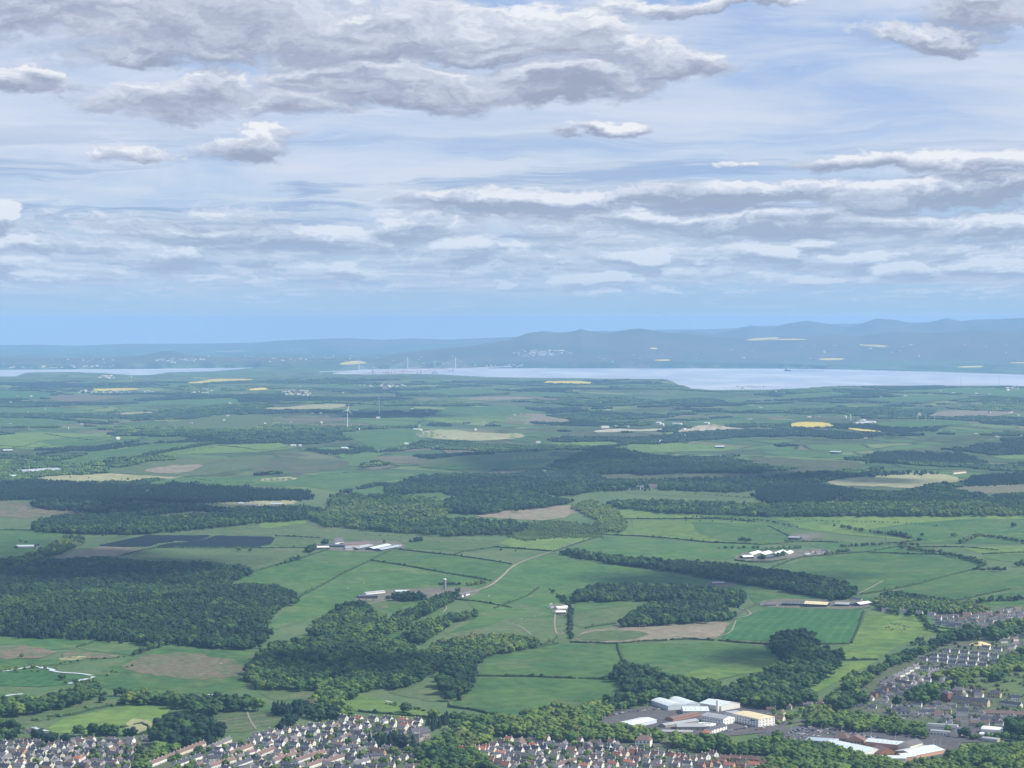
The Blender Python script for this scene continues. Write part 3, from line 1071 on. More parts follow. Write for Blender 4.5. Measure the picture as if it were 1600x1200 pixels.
def lump(c, r, rs, base=ICO2, amp=0.27):
    v, f = base
    k = rs.uniform(-1, 1, (7, 3)) * 3.2
    ph = rs.uniform(0, 6.3, 7)
    d = sum(np.sin(v @ k[i] + ph[i]) for i in range(7)) / 4.0
    d2 = rs.uniform(-1, 1, len(v)) * 0.10
    vv = v * (1 + amp * d + d2)[:, None]
    return vv * np.array(r) + np.array(c), f


def crown_broad(seed, n=9, leaf=230, base=ICO2):
    rs = np.random.default_rng(seed)
    Vs, Fs, b = [], [], 0
    parts = [((0, 0, .60), (.36, .36, .30))]
    for i in range(n):
        a = i * 2.399 + rs.uniform(-.3, .3)
        z = .34 + .50 * ((i + .5) / n) + rs.uniform(-.05, .05)
        rad = .34 * math.sqrt(max(0.05, 1 - ((z - .52) / .45) ** 2)) * rs.uniform(.65, 1.1)
        r = rs.uniform(.15, .24)
        parts.append(((rad * math.cos(a), rad * math.sin(a), z), (r, r, r * rs.uniform(.7, .95))))
    for c, r in parts:
        v, f = lump(c, r, rs, base)
        Vs.append(v)
        Fs.append(f + b)
        b += len(v)
    # loose sprays of leaves on the outside break the outline
    pv = np.vstack(Vs)
    idx = rs.integers(0, len(pv), leaf)
    q = pv[idx]
    ctr = np.array([0, 0, .52])
    q = ctr + (q - ctr) * rs.uniform(0.98, 1.12, (leaf, 1))
    u = rs.normal(size=(leaf, 3))
    u /= np.linalg.norm(u, axis=1)[:, None]
    w_ = rs.normal(size=(leaf, 3))
    w_ /= np.linalg.norm(w_, axis=1)[:, None]
    s = rs.uniform(.045, .085, (leaf, 1))
    tri = np.stack([q + u * s, q + w_ * s, q - (u + w_) * s * .7], 1).reshape(-1, 3)
    Vs.append(tri)
    Fs.append(np.arange(leaf * 3).reshape(-1, 3) + b)
    return mesh_np('crown', np.vstack(Vs), np.vstack(Fs))


def crown_cone(seed, tiers=6):
    rs = np.random.default_rng(seed)
    Vs, Fs, b = [], [], 0
    n = 9
    for k in range(tiers):
        z0 = .10 + .80 * k / tiers
        z1 = z0 + .26
        r0 = .22 * (1 - k / tiers) ** .8 + .03
        a = np.arange(n) * 2 * math.pi / n + rs.uniform(0, 1)
        rr = r0 * rs.uniform(.75, 1.2, n)
        ring = np.stack([rr * np.cos(a), rr * np.sin(a), np.full(n, z0) + rs.uniform(-.03, .02, n)], 1)
        ring2 = np.stack([rr * .4 * np.cos(a), rr * .4 * np.sin(a), np.full(n, z0 + .13)], 1)
        top = np.array([[rs.uniform(-.01, .01), rs.uniform(-.01, .01), min(1.0, z1)]])
        Vs.append(np.vstack([ring, ring2, top]))
        f = []
        for i in range(n):
            j = (i + 1) % n
            f += [(b + i, b + j, b + n + i), (b + j, b + n + j, b + n + i), (b + n + i, b + n + j, b + 2 * n)]
        Fs.append(np.array(f))
        b += 2 * n + 1
    return mesh_np('crown', np.vstack(Vs), np.vstack(Fs))


def crown_clump(seed, cone=False):
    """a piece of far wood: seven or eight crowns a few metres apart"""
    rs = np.random.default_rng(seed)
    Vs, Fs, b = [], [], 0
    for i in range(8):
        a = rs.uniform(0, 6.28)
        d = math.sqrt(rs.uniform(0, 1)) * .9
        x, y = d * math.cos(a), d * math.sin(a)
        if cone:
            h, r = rs.uniform(.55, .8), rs.uniform(.16, .22)
            ang = np.arange(6) * math.pi / 3
            ring = np.stack([x + r * np.cos(ang), y + r * np.sin(ang), np.full(6, .05)], 1)
            r2 = np.stack([x + r * .75 * np.cos(ang + .5), y + r * .75 * np.sin(ang + .5), np.full(6, h * .45)], 1)
            Vs.append(np.vstack([ring, r2, [[x, y, h]]]))
            f = []
            for q in range(6):
                j = (q + 1) % 6
                f += [(b + q, b + j, b + 6 + q), (b + j, b + 6 + j, b + 6 + q), (b + 6 + q, b + 6 + j, b + 12)]
            Fs.append(np.array(f))
            b += 13
        else:
            r = rs.uniform(.26, .38)
            v, f = lump((x, y, .32 + rs.uniform(-.05, .08)), (r, r, r * .95), rs, ICO1 if i % 2 else ICO2, .16)
            Vs.append(v)
            Fs.append(f + b)
            b += len(v)
    return mesh_np('crown', np.vstack(Vs), np.vstack(Fs))


def trunk_mesh(seed, h=.5, r=.035):
    rs = random.Random(seed)
    m = MB()
    pts, x, y = [], 0.0, 0.0
    for k in range(5):
        z = h * k / 4
        rr = r * (1.5 if k == 0 else 1.0) * (1 - .5 * k / 4)
        pts.append([(x + rr * math.cos(a * math.pi / 3), y + rr * math.sin(a * math.pi / 3), z - .01) for a in range(6)])
        x += rs.uniform(-.012, .012)
        y += rs.uniform(-.012, .012)
    m.loft(pts)
    for k in range(4):
        a = k * 1.6 + rs.uniform(-.3, .3)
        z0 = h * rs.uniform(.45, .75)
        m.bar((x * .5, y * .5, z0), (.2 * math.cos(a), .2 * math.sin(a), z0 + .22), .028, 0, .012)
    return m.mesh('trunk')


BROAD = [crown_broad(s) for s in (1, 2, 3, 4, 5, 6)]
CONE = [crown_cone(s) for s in (11, 12, 13)]
CLUMP_B = [crown_clump(s) for s in (21, 22, 23, 24)]
CLUMP_C = [crown_clump(s, True) for s in (31, 32, 33)]
TRUNKS = [trunk_mesh(s) for s in (1, 2, 3)]
TRUNK_C = trunk_mesh(9, .7, .018)
BUSH = [crown_broad(s, 6, 60, ICO1) for s in (41, 42)]
for me in BROAD + CONE + CLUMP_B + CLUMP_C + BUSH:
    me.materials.append(LEAF)
for me in TRUNKS + [TRUNK_C]:
    me.materials.append(BARK)

# candidate tree places: list of dicts of arrays
CAND = []            # (wood id, x, y, z, height, tint, cone?)


def jitter_grid(x0, x1, y0, y1, s):
    nx, ny = max(1, int((x1 - x0) / s)), max(1, int((y1 - y0) / s))
    gx, gy = np.meshgrid(np.arange(nx), np.arange(ny))
    n = gx.size
    return (x0 + (gx.ravel() + RNG.uniform(.05, .95, n)) * s, y0 + (gy.ravel() + RNG.uniform(.05, .95, n)) * s)


KINDS = {   # tint range, conifer share, height range, spacing
    'd': ((.18, .70), 0.03, (8, 20), 10.5),
    'D': ((.08, .52), 0.07, (10, 21), 10.5),
    'm': ((.06, .52), 0.32, (9, 19), 9.5),
    'c': ((.00, .14), 0.92, (12, 18), 7.0),
    'f': ((.42, .76), 0.01, (9, 15), 9.5),  # lighter leaf tint puts the sunlight on the bottom woods into the colour
    'h': ((.22, .80), 0.05, (9, 16), 10.5),
    'o': ((.50, .80), 0.0, (8, 13), 9.0),
    'p': ((.24, .88), 0.0, (10, 16), 10.0),
    's': ((.45, .75), 0.0, (3, 7), 8.0),
    't': ((.38, .92), 0.12, (7, 13), 11.0),
}


def low_noise(x, y, s=180.0):
    return (np.sin(x / s + 1.7 * np.sin(y / s * .8)) + np.sin(y / s * 1.3 + 1.4 * np.sin(x / s * .7 + 2))) / 2


def wood(wid, kind, s, dens=1.0, hscale=1.0, big=1.0):
    p = P_(s)
    (t0, t1), pc, (h0, h1), sp_ = KINDS[kind]
    c = cast(p[:, 0], p[:, 1])
    dist = float(np.median(c[:, 1]))
    clump = dist > 9500
    if clump:
        sp_ = 20.0 + (dist - 9500) / 900.0
    sp_ *= big
    marg = 120 if not clump else 300
    x, y = jitter_grid(c[:, 0].min() - 30, c[:, 0].max() + 30, c[:, 1].min() - marg, c[:, 1].max() + marg, sp_)
    n = len(x)
    z = height(x, y)
    hh = (h0 + (h1 - h0) * RNG.beta(1.6, 1.6, n)) * hscale * (1 + .16 * low_noise(x, y, 38))
    _, pyb = project(x, y, z + hh * .12)
    px, pyt = project(x, y, z + hh * .82)
    jx, jy = RNG.normal(0, 2.6, n), RNG.normal(0, .9, n)
    k = inside(p, px + jx, pyb + jy) & inside(p, px + jx, pyt + jy)
    if not clump:
        k &= (RNG.random(n) < .94) & (low_noise(x + 500, y, 31) > -.86)
    if dens < 1:
        k &= RNG.random(n) < dens
    ln = low_noise(x, y)
    tint = t0 + (t1 - t0) * np.clip(.5 + .22 * ln + .22 * low_noise(x * 1.1 + 77, y, 45) + RNG.normal(0, .20, n), 0, 1)
    cone = RNG.random(n) < (pc + (.55 * low_noise(x, y * .7, 75) if .1 < pc < .8 else 0))
    tint = np.where(cone, RNG.uniform(0, .13, n), tint)
    CAND.append(dict(w=wid, clump=clump, x=x[k], y=y[k], z=z[k], h=hh[k], t=tint[k], c=cone[k], s=sp_))


def tree_line(wid, kind, s, gap=9.0, hscale=1.0, width=4.0, dens=1.0):
    p = densify(P_(s), 5.0, False)
    g = cast(p[:, 0], p[:, 1])[:, :2]
    seg = np.hypot(*np.diff(g, axis=0).T)
    L = np.concatenate([[0], np.cumsum(seg)])
    n = max(1, int(L[-1] / gap))
    u = (np.arange(n) + RNG.uniform(.2, .8, n)) * gap
    x = np.interp(u, L, g[:, 0]) + RNG.normal(0, width / 2, n)
    y = np.interp(u, L, g[:, 1]) + RNG.normal(0, width / 2, n)
    k = RNG.random(n) < dens
    x, y = x[k], y[k]
    n = len(x)
    (t0, t1), pc, (h0, h1), _ = KINDS[kind]
    CAND.append(dict(w=wid, clump=False, x=x, y=y, z=height(x, y), h=RNG.uniform(h0, h1, n) * hscale, t=RNG.uniform(t0, t1, n), c=RNG.random(n) < pc, s=9))


WOODS = [
    # id, phrase for the label, kind, polygon(s)
    ('forest', 'm', "-60,890 0,885 50,878 100,873 160,870 200,874 270,877 330,878 360,882 385,885 399,890 395,898 370,905 345,914 400,912 430,914 455,922 466,932 462,942 440,950 425,965 415,978 425,990 400,1014 350,1015 260,1006 250,1012 200,1003 150,1001 80,997 50,996 -60,992"),
    ('dell wood', 'd', "382,1058 390,1035 405,1018 430,1003 480,995 560,990 620,995 650,1010 665,1022 690,1035 692,1045 670,1056 655,1070 620,1077 590,1074 570,1080 540,1080 500,1080 460,1078 400,1076"),
    ('bank wood', 'd', "482,988 505,960 530,944 565,938 580,950 602,962 590,985 560,997 500,998"),
    ('ravine wood', 'd', "575,988 600,970 640,950 680,930 700,930 706,940 680,955 640,975 605,995"),
    ('slope belt', 'd', "630,1002 635,980 680,965 725,953 752,950 742,963 702,977 680,993 660,1006"),
    ('copse edge', 'p', "652,1024 690,1000 740,990 800,990 845,998 853,1008 800,1019 760,1026 745,1040 730,1055 700,1048 680,1032"),
    ('field clump', 'D', "688,1052 705,1033 735,1028 742,1045 733,1082 715,1099 695,1092 685,1067"),
    ('river trees', 'p', "478,1100 500,1080 520,1070 552,1074 556,1088 520,1106 490,1110"),
    ('river trees', 'd', "552,1086 640,1100 700,1110 800,1125 800,1145 740,1135 660,1120 600,1100"),
    ('left band', 'd', "-60,1098 20,1088 60,1088 100,1080 140,1068 162,1090 120,1100 60,1117 -60,1126"),
    ('left band', 'd', "150,1088 220,1078 320,1090 400,1092 412,1110 330,1112 250,1102 150,1098"),
    ('cemetery trees', 'D', "228,1162 240,1132 262,1112 310,1118 345,1130 352,1152 330,1166 300,1172 250,1168"),
    ('cemetery trees', 'd', "270,1104 310,1095 345,1104 340,1120 300,1116"),
    ('cemetery trees', 'c', "395,1108 430,1096 480,1095 482,1114 455,1118 400,1112"),
    ('cemetery trees', 'D', "350,1152 400,1142 430,1132 462,1112 470,1128 440,1140 400,1150"),
    ('cemetery trees', 'd', "482,1120 485,1100 510,1092 550,1098 560,1118 510,1130"),
    ('lane belt', 'o', "185,1206 215,1178 240,1162 275,1154 282,1172 250,1188 225,1206"),
    ('left shrubs', 'd', "-60,1130 20,1122 26,1158 -60,1170"),
    ('left shrubs', 'D', "35,1160 60,1140 100,1142 135,1148 130,1164 70,1162"),
    ('belt', 'D', "863,864 890,858 980,870 1080,875 1160,882 1240,893 1290,900 1338,916 1336,932 1300,938 1200,918 1100,902 1040,892 960,882"),
    ('hill belt', 'D', "888,942 905,922 930,912 1000,912 1060,912 1160,922 1166,940 1155,948 1060,938 1000,940 930,940"),
    ('round wood', 'D', "960,980 985,955 1020,941 1060,936 1110,938 1147,953 1143,969 1060,975 1000,979"),
    ('village belt', 'p', "1366,937 1380,922 1440,928 1500,938 1545,946 1562,962 1480,958 1400,960 1372,952"),
    ('gully wood', 'D', "1203,1022 1210,992 1250,980 1275,983 1270,1003 1310,1016 1306,1042 1290,1062 1260,1078 1230,1090 1145,1088 1148,1063 1200,1046 1235,1025"),
    ('factory belt', 'D', "958,1052 975,1033 1030,1043 1065,1058 1110,1063 1130,1073 1200,1066 1262,1078 1282,1102 1210,1106 1180,1100 1100,1096 1020,1100 960,1112 938,1098 945,1086 985,1076 962,1064"),
    ('factory belt', 'd', "1120,1086 1230,1084 1240,1100 1200,1108 1150,1100"),
    ('hedgerow belt', 'd', "1285,1106 1300,1078 1340,1053 1380,1033 1430,1008 1480,988 1502,984 1506,997 1470,1012 1430,1030 1380,1048 1345,1080 1350,1104 1320,1110"),
    ('mill belt', 'f', "785,1150 790,1122 830,1102 870,1098 900,1104 940,1093 962,1110 930,1132 905,1140 850,1152"),
    ('mill belt', 'f', "810,1150 850,1128 905,1122 960,1130 1010,1136 1050,1148 1010,1160 960,1160 900,1158 830,1160"),
    ('mill belt', 'f', "1020,1162 1055,1142 1100,1148 1130,1148 1140,1162 1195,1150 1220,1140 1240,1160 1225,1180 1150,1182 1080,1172"),
    ('car park belt', 'o', "1258,1136 1270,1100 1320,1108 1380,1116 1440,1130 1450,1146 1520,1156 1500,1164 1420,1150 1330,1140"),
    ('front belt', 'f', "1165,1212 1200,1176 1230,1150 1290,1158 1340,1172 1380,1180 1420,1186 1470,1182 1530,1166 1600,1160 1660,1150 1660,1215 1300,1215"),
    ('front belt', 'o', "1470,1186 1500,1164 1560,1160 1660,1162 1660,1205 1520,1200"),
    ('church grounds', 'h', "640,1200 655,1170 690,1148 700,1128 760,1112 800,1120 810,1145 780,1150 740,1168 760,1185 780,1212 650,1212"),
    ('church grounds', 'c', "650,1140 670,1120 700,1112 705,1128 680,1140"),
    ('church grounds', 'c', "568,1160 575,1146 630,1146 660,1152 650,1166 600,1172"),
    ('estate trees', 'd', "1395,1100 1420,1078 1470,1060 1530,1058 1560,1050 1565,1062 1520,1072 1490,1082 1470,1095 1440,1110"),
    ('estate trees', 'd', "1500,985 1510,975 1530,978 1528,1000 1505,1000"),
    ('estate trees', 'd', "1530,990 1560,972 1600,960 1660,960 1660,985 1600,990 1560,1000"),
    ('estate trees', 'o', "1430,1052 1480,1045 1540,1040 1600,1010 1660,1020 1660,1045 1580,1050 1500,1064 1440,1062"),
    ('estate trees', 'D', "1568,1130 1600,1120 1660,1115 1660,1150 1600,1155 1570,1145"),
    ('farm trees', 'D', "596,935 620,925 660,925 668,935 640,940"),
    ('farm trees', 'd', "660,945 690,930 720,918 722,930 700,945 680,950"),
    ('far conifers', 'c', "-60,755 60,748 120,752 210,758 228,766 230,782 150,784 80,778 -60,784"),
    ('far conifers', 'c', "228,784 235,762 270,753 400,761 480,764 485,780 400,782 300,786"),
    ('mid wood', 'm', "45,792 60,778 150,780 230,783 300,788 360,793 480,788 525,800 480,806 400,805 300,798 230,806 120,800"),
    ('purple wood', 'D', "46,829 65,810 100,804 190,801 245,812 262,828 240,834 200,835 120,834 70,832"),
    ('mid wood', 'm', "235,808 300,803 410,800 500,806 480,812 400,818 300,828 262,832"),
    ('track trees', 'p', "60,870 80,848 105,838 140,836 130,848 95,866"),
    ('track trees', 'p', "-60,880 30,868 85,850 80,870 40,884 -60,892"),
    ('bank trees', 'm', "600,762 650,743 700,740 790,740 850,746 930,760 900,774 800,772 700,768 640,772 605,774"),
    ('bank trees', 'D', "690,784 740,764 800,762 905,783 860,792 760,803 700,803"),
    ('valley wood', 'p', "508,797 520,772 600,772 685,778 700,800 690,811 580,808 500,815"),
    ('valley wood', 'd', "480,800 560,800 620,806 720,808 800,812 835,820 800,835 700,838 600,830 510,824 490,815"),
    ('scrub', 's', "790,838 820,815 870,812 955,823 940,840 870,840 820,845"),
    ('knoll wood', 'o', "893,792 920,780 960,792 980,820 972,832 940,830 930,810 905,802"),
    ('long belt', 'd', "945,782 1000,780 1200,786 1400,782 1660,780 1660,806 1400,807 1200,807 1050,802 960,794"),
    ('plantation', 'm', "858,732 900,710 940,696 1020,710 1100,718 1202,726 1190,740 1050,738 900,742"),
    ('plantation', 'c', "1345,714 1370,704 1500,706 1532,714 1500,727 1360,722"),
    ('plantation', 'c', "1180,778 1188,760 1220,754 1290,756 1345,766 1300,782 1250,788 1200,786"),
    ('plantation', 'm', "1295,782 1340,766 1400,768 1480,752 1492,765 1560,774 1400,792 1330,786"),
    ('plantation', 'c', "1500,758 1520,742 1600,738 1660,740 1660,752 1540,758"),
    ('plantation', 'D', "1500,785 1560,772 1660,765 1660,785"),
    ('plantation', 'c', "1000,722 1150,728 1180,735 1000,742 960,736"),
    ('birch wood', 'm', "1100,745 1200,742 1300,735 1450,735 1500,740 1400,742 1300,748 1270,762 1200,762 1150,770 1000,765 900,770 860,756 900,750"),
]
BIGT = ('front belt', 'mill belt', 'factory belt', 'gully wood', 'church grounds', 'cemetery trees', 'field clump', 'car park belt', 'lane belt', 'left shrubs', 'left band', 'hedgerow belt', 'estate trees', 'river trees')
for wid, kd, s in WOODS:
    wood(wid, kd, s, {'mid wood': .78, 'valley wood': .72, 'bank trees': .85, 'birch wood': .50, 'long belt': .9, 'track trees': .6}.get(wid, 1.0),
         1.3 if wid in BIGT else 1.0, 1.42 if wid in BIGT else 1.0)

# sparse trees on rough ground and within the town gardens
wood('garden trees', 't', "-40,1165 110,1158 240,1160 380,1156 460,1146 560,1120 660,1126 700,1160 800,1152 1040,1160 1200,1180 1200,1212 -40,1212", .34, .85)
wood('garden trees', 't', "1360,1090 1385,1042 1500,1002 1560,972 1660,960 1660,1140 1500,1142 1420,1125 1340,1120", .10, .7)
wood('garden trees', 't', "1190,1100 1300,1085 1340,1100 1300,1130 1200,1135", .3, .8)
wood('garden trees', 's', "1480,1090 1540,1052 1640,1048 1640,1090", .07, .9)
wood('marsh willows', 's', "30,1135 60,1118 150,1100 210,1098 150,1110 80,1124", .3)
wood('marsh willows', 's', "100,1075 160,1050 220,1030 240,1035 180,1055 130,1080", .12)
wood('marsh willows', 's', "-40,1050 60,1036 120,1030 120,1045 -40,1060", .1)
LINES = [
    ('d', "470,874 430,885", .7, 12), ('d', "1270,1035 1310,1036", .5, 10), ('D', "478,862 484,864 492,858", .9, 8), ('p', "1300,822 1350,832 1400,838 1440,846", .8, 14, .7), ('D', "1388,836 1420,841", .8, 8),
    ('p', "1410,858 1480,868 1530,880 1540,886", .9, 11), ('D', "1520,892 1576,893", .7, 9), ('p', "1310,856 1400,850 1440,855", .7, 12), ('p', "1080,808 1200,815 1250,826", .5, 16), ('s', "1330,815 1420,818 1480,824", .8, 14),
    ('p', "1500,850 1530,838 1560,842 1640,856", .8, 13), ('D', "1586,886 1640,884", .9, 8), ('d', "1500,950 1540,940 1600,938 1640,935", .8, 9), ('s', "1080,772 1170,778 1300,782", .9, 15),
    ('d', "0,750 60,745 150,748 250,752 330,756", .5, 26, .6), ('s', "300,748 340,753 400,755", .7, 22), ('D', "130,728 200,722 240,710 300,700 370,688 440,684", .9, 13), ('D', "60,712 150,700 220,690", .8, 14),
    ('D', "640,848 665,845", .7, 9), ('s', "560,836 700,842 770,846", .6, 40), ('p', "1120,858 1200,858 1260,856", .6, 20), ('D', "1400,962 1440,965 1450,985 1500,998", .6, 12),
    ('D', "740,858 800,862 830,858", .5, 60), ('p', "1020,812 1200,818", .4, 60), ('D', "880,936 892,955 890,985 893,1000", .5, 8), ('d', "860,922 884,944", .5, 20), ('p', "730,916 760,912", .7, 8), ('D', "684,915 725,915", .5, 8),
    ('D', "505,852 512,853", 1.1, 7), ('p', "598,848 604,849", .8, 9), ('d', "1490,840 1492,840", 1, 8), ('d', "1438,838 1444,838", 1.2, 12), ('d', "1580,825 1584,825", 1, 12), ('D', "1157,846 1172,847", .8, 8),
    ('s', "100,1068 150,1066 140,1058", 1.2, 12), ('s', "0,1050 40,1041 80,1040 120,1034 180,1028 210,1024", .8, 18), ('p', "30,1028 34,1028", .8, 9), ('d', "210,1025 235,1015 255,1010", .8, 8), ('d', "95,1062 97,1063", .8, 8),
    ('d', "148,1088 230,1088 330,1094 400,1100", .8, 9), ('D', "125,1150 180,1150 232,1150", .9, 16), ('p', "1320,1066 1340,1052", .7, 9), ('d', "1425,1010 1440,1002", .7, 9),
    ('s', "600,1100 700,1118 780,1140", .9, 9), ('d', "1455,1142 1520,1156 1600,1158", .8, 9), ('o', "1195,1130 1250,1120", .8, 9), ('D', "1190,875 1210,872 1225,868", .7, 9), ('p', "1290,868 1330,862", .8, 9),
    ('c', "1448,785 1500,782 1600,778", .8, 9), ('d', "30,845 60,858", .6, 30, .5), ('p', "370,862 375,862", 1, 8), ('p', "390,862 391,862", .8, 8), ('s', "1240,812 1320,816", .8, 18), ('D', "22,858 27,858", 1, 8),
]
for L in LINES:
    tree_line('hedgerow trees', L[0], L[1], L[3], L[2], 4.0, L[4] if len(L) > 4 else 1.0)

# far country: woods and copses between the fields, thinning into single dark clumps
def far_cover():
    for (r0, r1, s) in ((7300, 9500, 24), (9500, 13500, 30), (13500, 18000, 38), (18000, 23500, 50)):
        w2 = r1 * math.tan(math.radians(14.3))
        x, y = jitter_grid(-w2, w2, r0 * .965, r1, s)
        r = np.hypot(x, y)
        k = (r > r0) & (r < r1) & (np.abs(x / y) < .25)
        x, y = x[k], y[k]
        z = height(x, y)
        px, py = project(x, y, z)
        f = (low_noise(x, y * .75, 420) + .8 * low_noise(x + 900, y * .8, 170) + .35 * np.sin(x / 57) * np.sin(y / 83))
        k = (f > .16) & (water_s(px, py) < -1.2) & (py < 775)
        x, y, z, px, py = x[k], y[k], z[k], px[k], py[k]
        bad = np.zeros(len(x), bool)
        ptx, pty = project(x, y, z + 7)
        for p in OPEN_POLYS:
            if p[:, 1].min() > 800:
                continue
            bad |= inside(p, px, py)
            bad |= inside(p, ptx, pty + .3)
        x, y, z = x[~bad], y[~bad], z[~bad]
        n = len(x)
        t = np.clip(.30 + .26 * low_noise(x + 3000, y, 800) + RNG.normal(0, .13, n), .0, .95)
        cone = low_noise(x - 2000, y, 640) > .45
        t = np.where(cone, t * .3, t)
        CAND.append(dict(w='far woods', clump=True, x=x, y=y, z=z, h=RNG.uniform(9, 15, n), t=t, c=cone, s=s))


far_cover()

# ---- the 300 trees that show largest become things; the rest are stuff, one object per wood
WOOD_TEXT = {
    'forest': ('mixed forest', 'dark mixed forest of conifers and broadleaves filling the left slope beyond the marsh meadows'),
    'dell wood': ('wood', 'rounded green broadleaf wood in the dell left of centre, above the river'),
    'bank wood': ('wood', 'steep bank of broadleaf trees just below the farm with the burnt scrap yard'),
    'ravine wood': ('wood', 'narrow ravine wood running up to the farm with the silo'),
    'slope belt': ('tree belt', 'thin belt of trees climbing the slope below the silo farm, nearest the pasture'),
    'copse edge': ('wood', 'patchy purple and green copse on the slope left of the hedged fields'),
    'field clump': ('tree clump', 'compact tall clump of trees standing alone at the field corner above the church'),
    'river trees': ('river trees', 'loose line of willows and alders along the river behind the town'),
    'left band': ('tree belt', 'belt of trees beside the winding bright stream at the left edge'),
    'cemetery trees': ('trees', 'dense old trees round the cemetery and its striped lawn'),
    'lane belt': ('trees', 'yellow-green row of trees between the two housing estates at the lower left'),
    'left shrubs': ('shrubs', 'dark shrubs and trees at the left edge beside the road bridge'),
    'belt': ('tree belt', 'long dark belt of trees running diagonally down to the cattle sheds'),
    'hill belt': ('tree belt', 'straight belt of trees along the top of the olive field'),
    'round wood': ('wood', 'oval broadleaf wood above the ploughed brown field'),
    'village belt': ('tree belt', 'brownish belt of trees behind the housing at the right edge'),
    'gully wood': ('wood', 'dark wooded gully between the bright pastures above the factory'),
    'factory belt': ('tree belt', 'dark tree belt directly behind the white factory'),
    'hedgerow belt': ('tree belt', 'line of round trees along the lane beside the white terraces'),
    'mill belt': ('tree belt', 'green trees between the factory and the gabled white houses'),
    'car park belt': ('tree belt', 'light green trees behind the full car park'),
    'front belt': ('tree belt', 'broad mass of bright green trees in the lower right corner'),
    'church grounds': ('trees', 'mixed garden trees with copper beeches around the grey church'),
    'estate trees': ('trees', 'garden and parkland trees between the tenements and the white terraces'),
    'farm trees': ('trees', 'small trees tucked in among the silo farm buildings'),
    'far conifers': ('conifer plantation', 'dark blue conifer plantation above the brown field at the left'),
    'mid wood': ('wood', 'low mixed wood stretching behind the solar farm'),
    'purple wood': ('wood', 'dense dark wood behind the solar farm at the left'),
    'track trees': ('trees', 'bare greyish trees along the track left of the solar farm'),
    'bank trees': ('wood', 'stepped woodland on the rise in the middle distance'),
    'valley wood': ('wood', 'mixed woodland behind the long farm sheds'),
    'scrub': ('scrub', 'yellow-green scrub behind the bright small field'),
    'knoll wood': ('wood', 'olive tree-covered knoll at the end of the bright pastures'),
    'long belt': ('tree belt', 'long level belt of trees closing the upper edge of the bright pastures'),
    'plantation': ('conifer plantation', 'dark conifer plantations on the brown heath right of centre'),
    'birch wood': ('woodland', 'grey-green birch woodland and heath beyond the long belt'),
    'garden trees': ('garden trees', 'small garden trees scattered between the town houses'),
    'marsh willows': ('bushes', 'low willow bushes on the wet meadows at the left'),
    'hedgerow trees': ('hedgerow trees', 'single hedgerow trees strung along the field boundaries'),
    'far woods': ('far woods', 'blue-green patchwork of far woods reaching to the estuary shore'),
    'edge': ('wood', ''),
}
A = {k: np.concatenate([np.asarray(c[k]) for c in CAND]) for k in ('x', 'y', 'z', 'h', 't', 'c')}
A['clump'] = np.concatenate([np.full(len(c['x']), c['clump']) for c in CAND])
A['s'] = np.concatenate([np.full(len(c['x']), c['s'], float) for c in CAND])
A['w'] = np.concatenate([np.full(len(c['x']), c['w'], dtype=object) for c in CAND])
A['px'], A['py'] = project(A['x'], A['y'], A['z'] + A['h'] * .6)

# buildings keep their footprints free: filled by the next section through NO_TREE (x, y, radius)

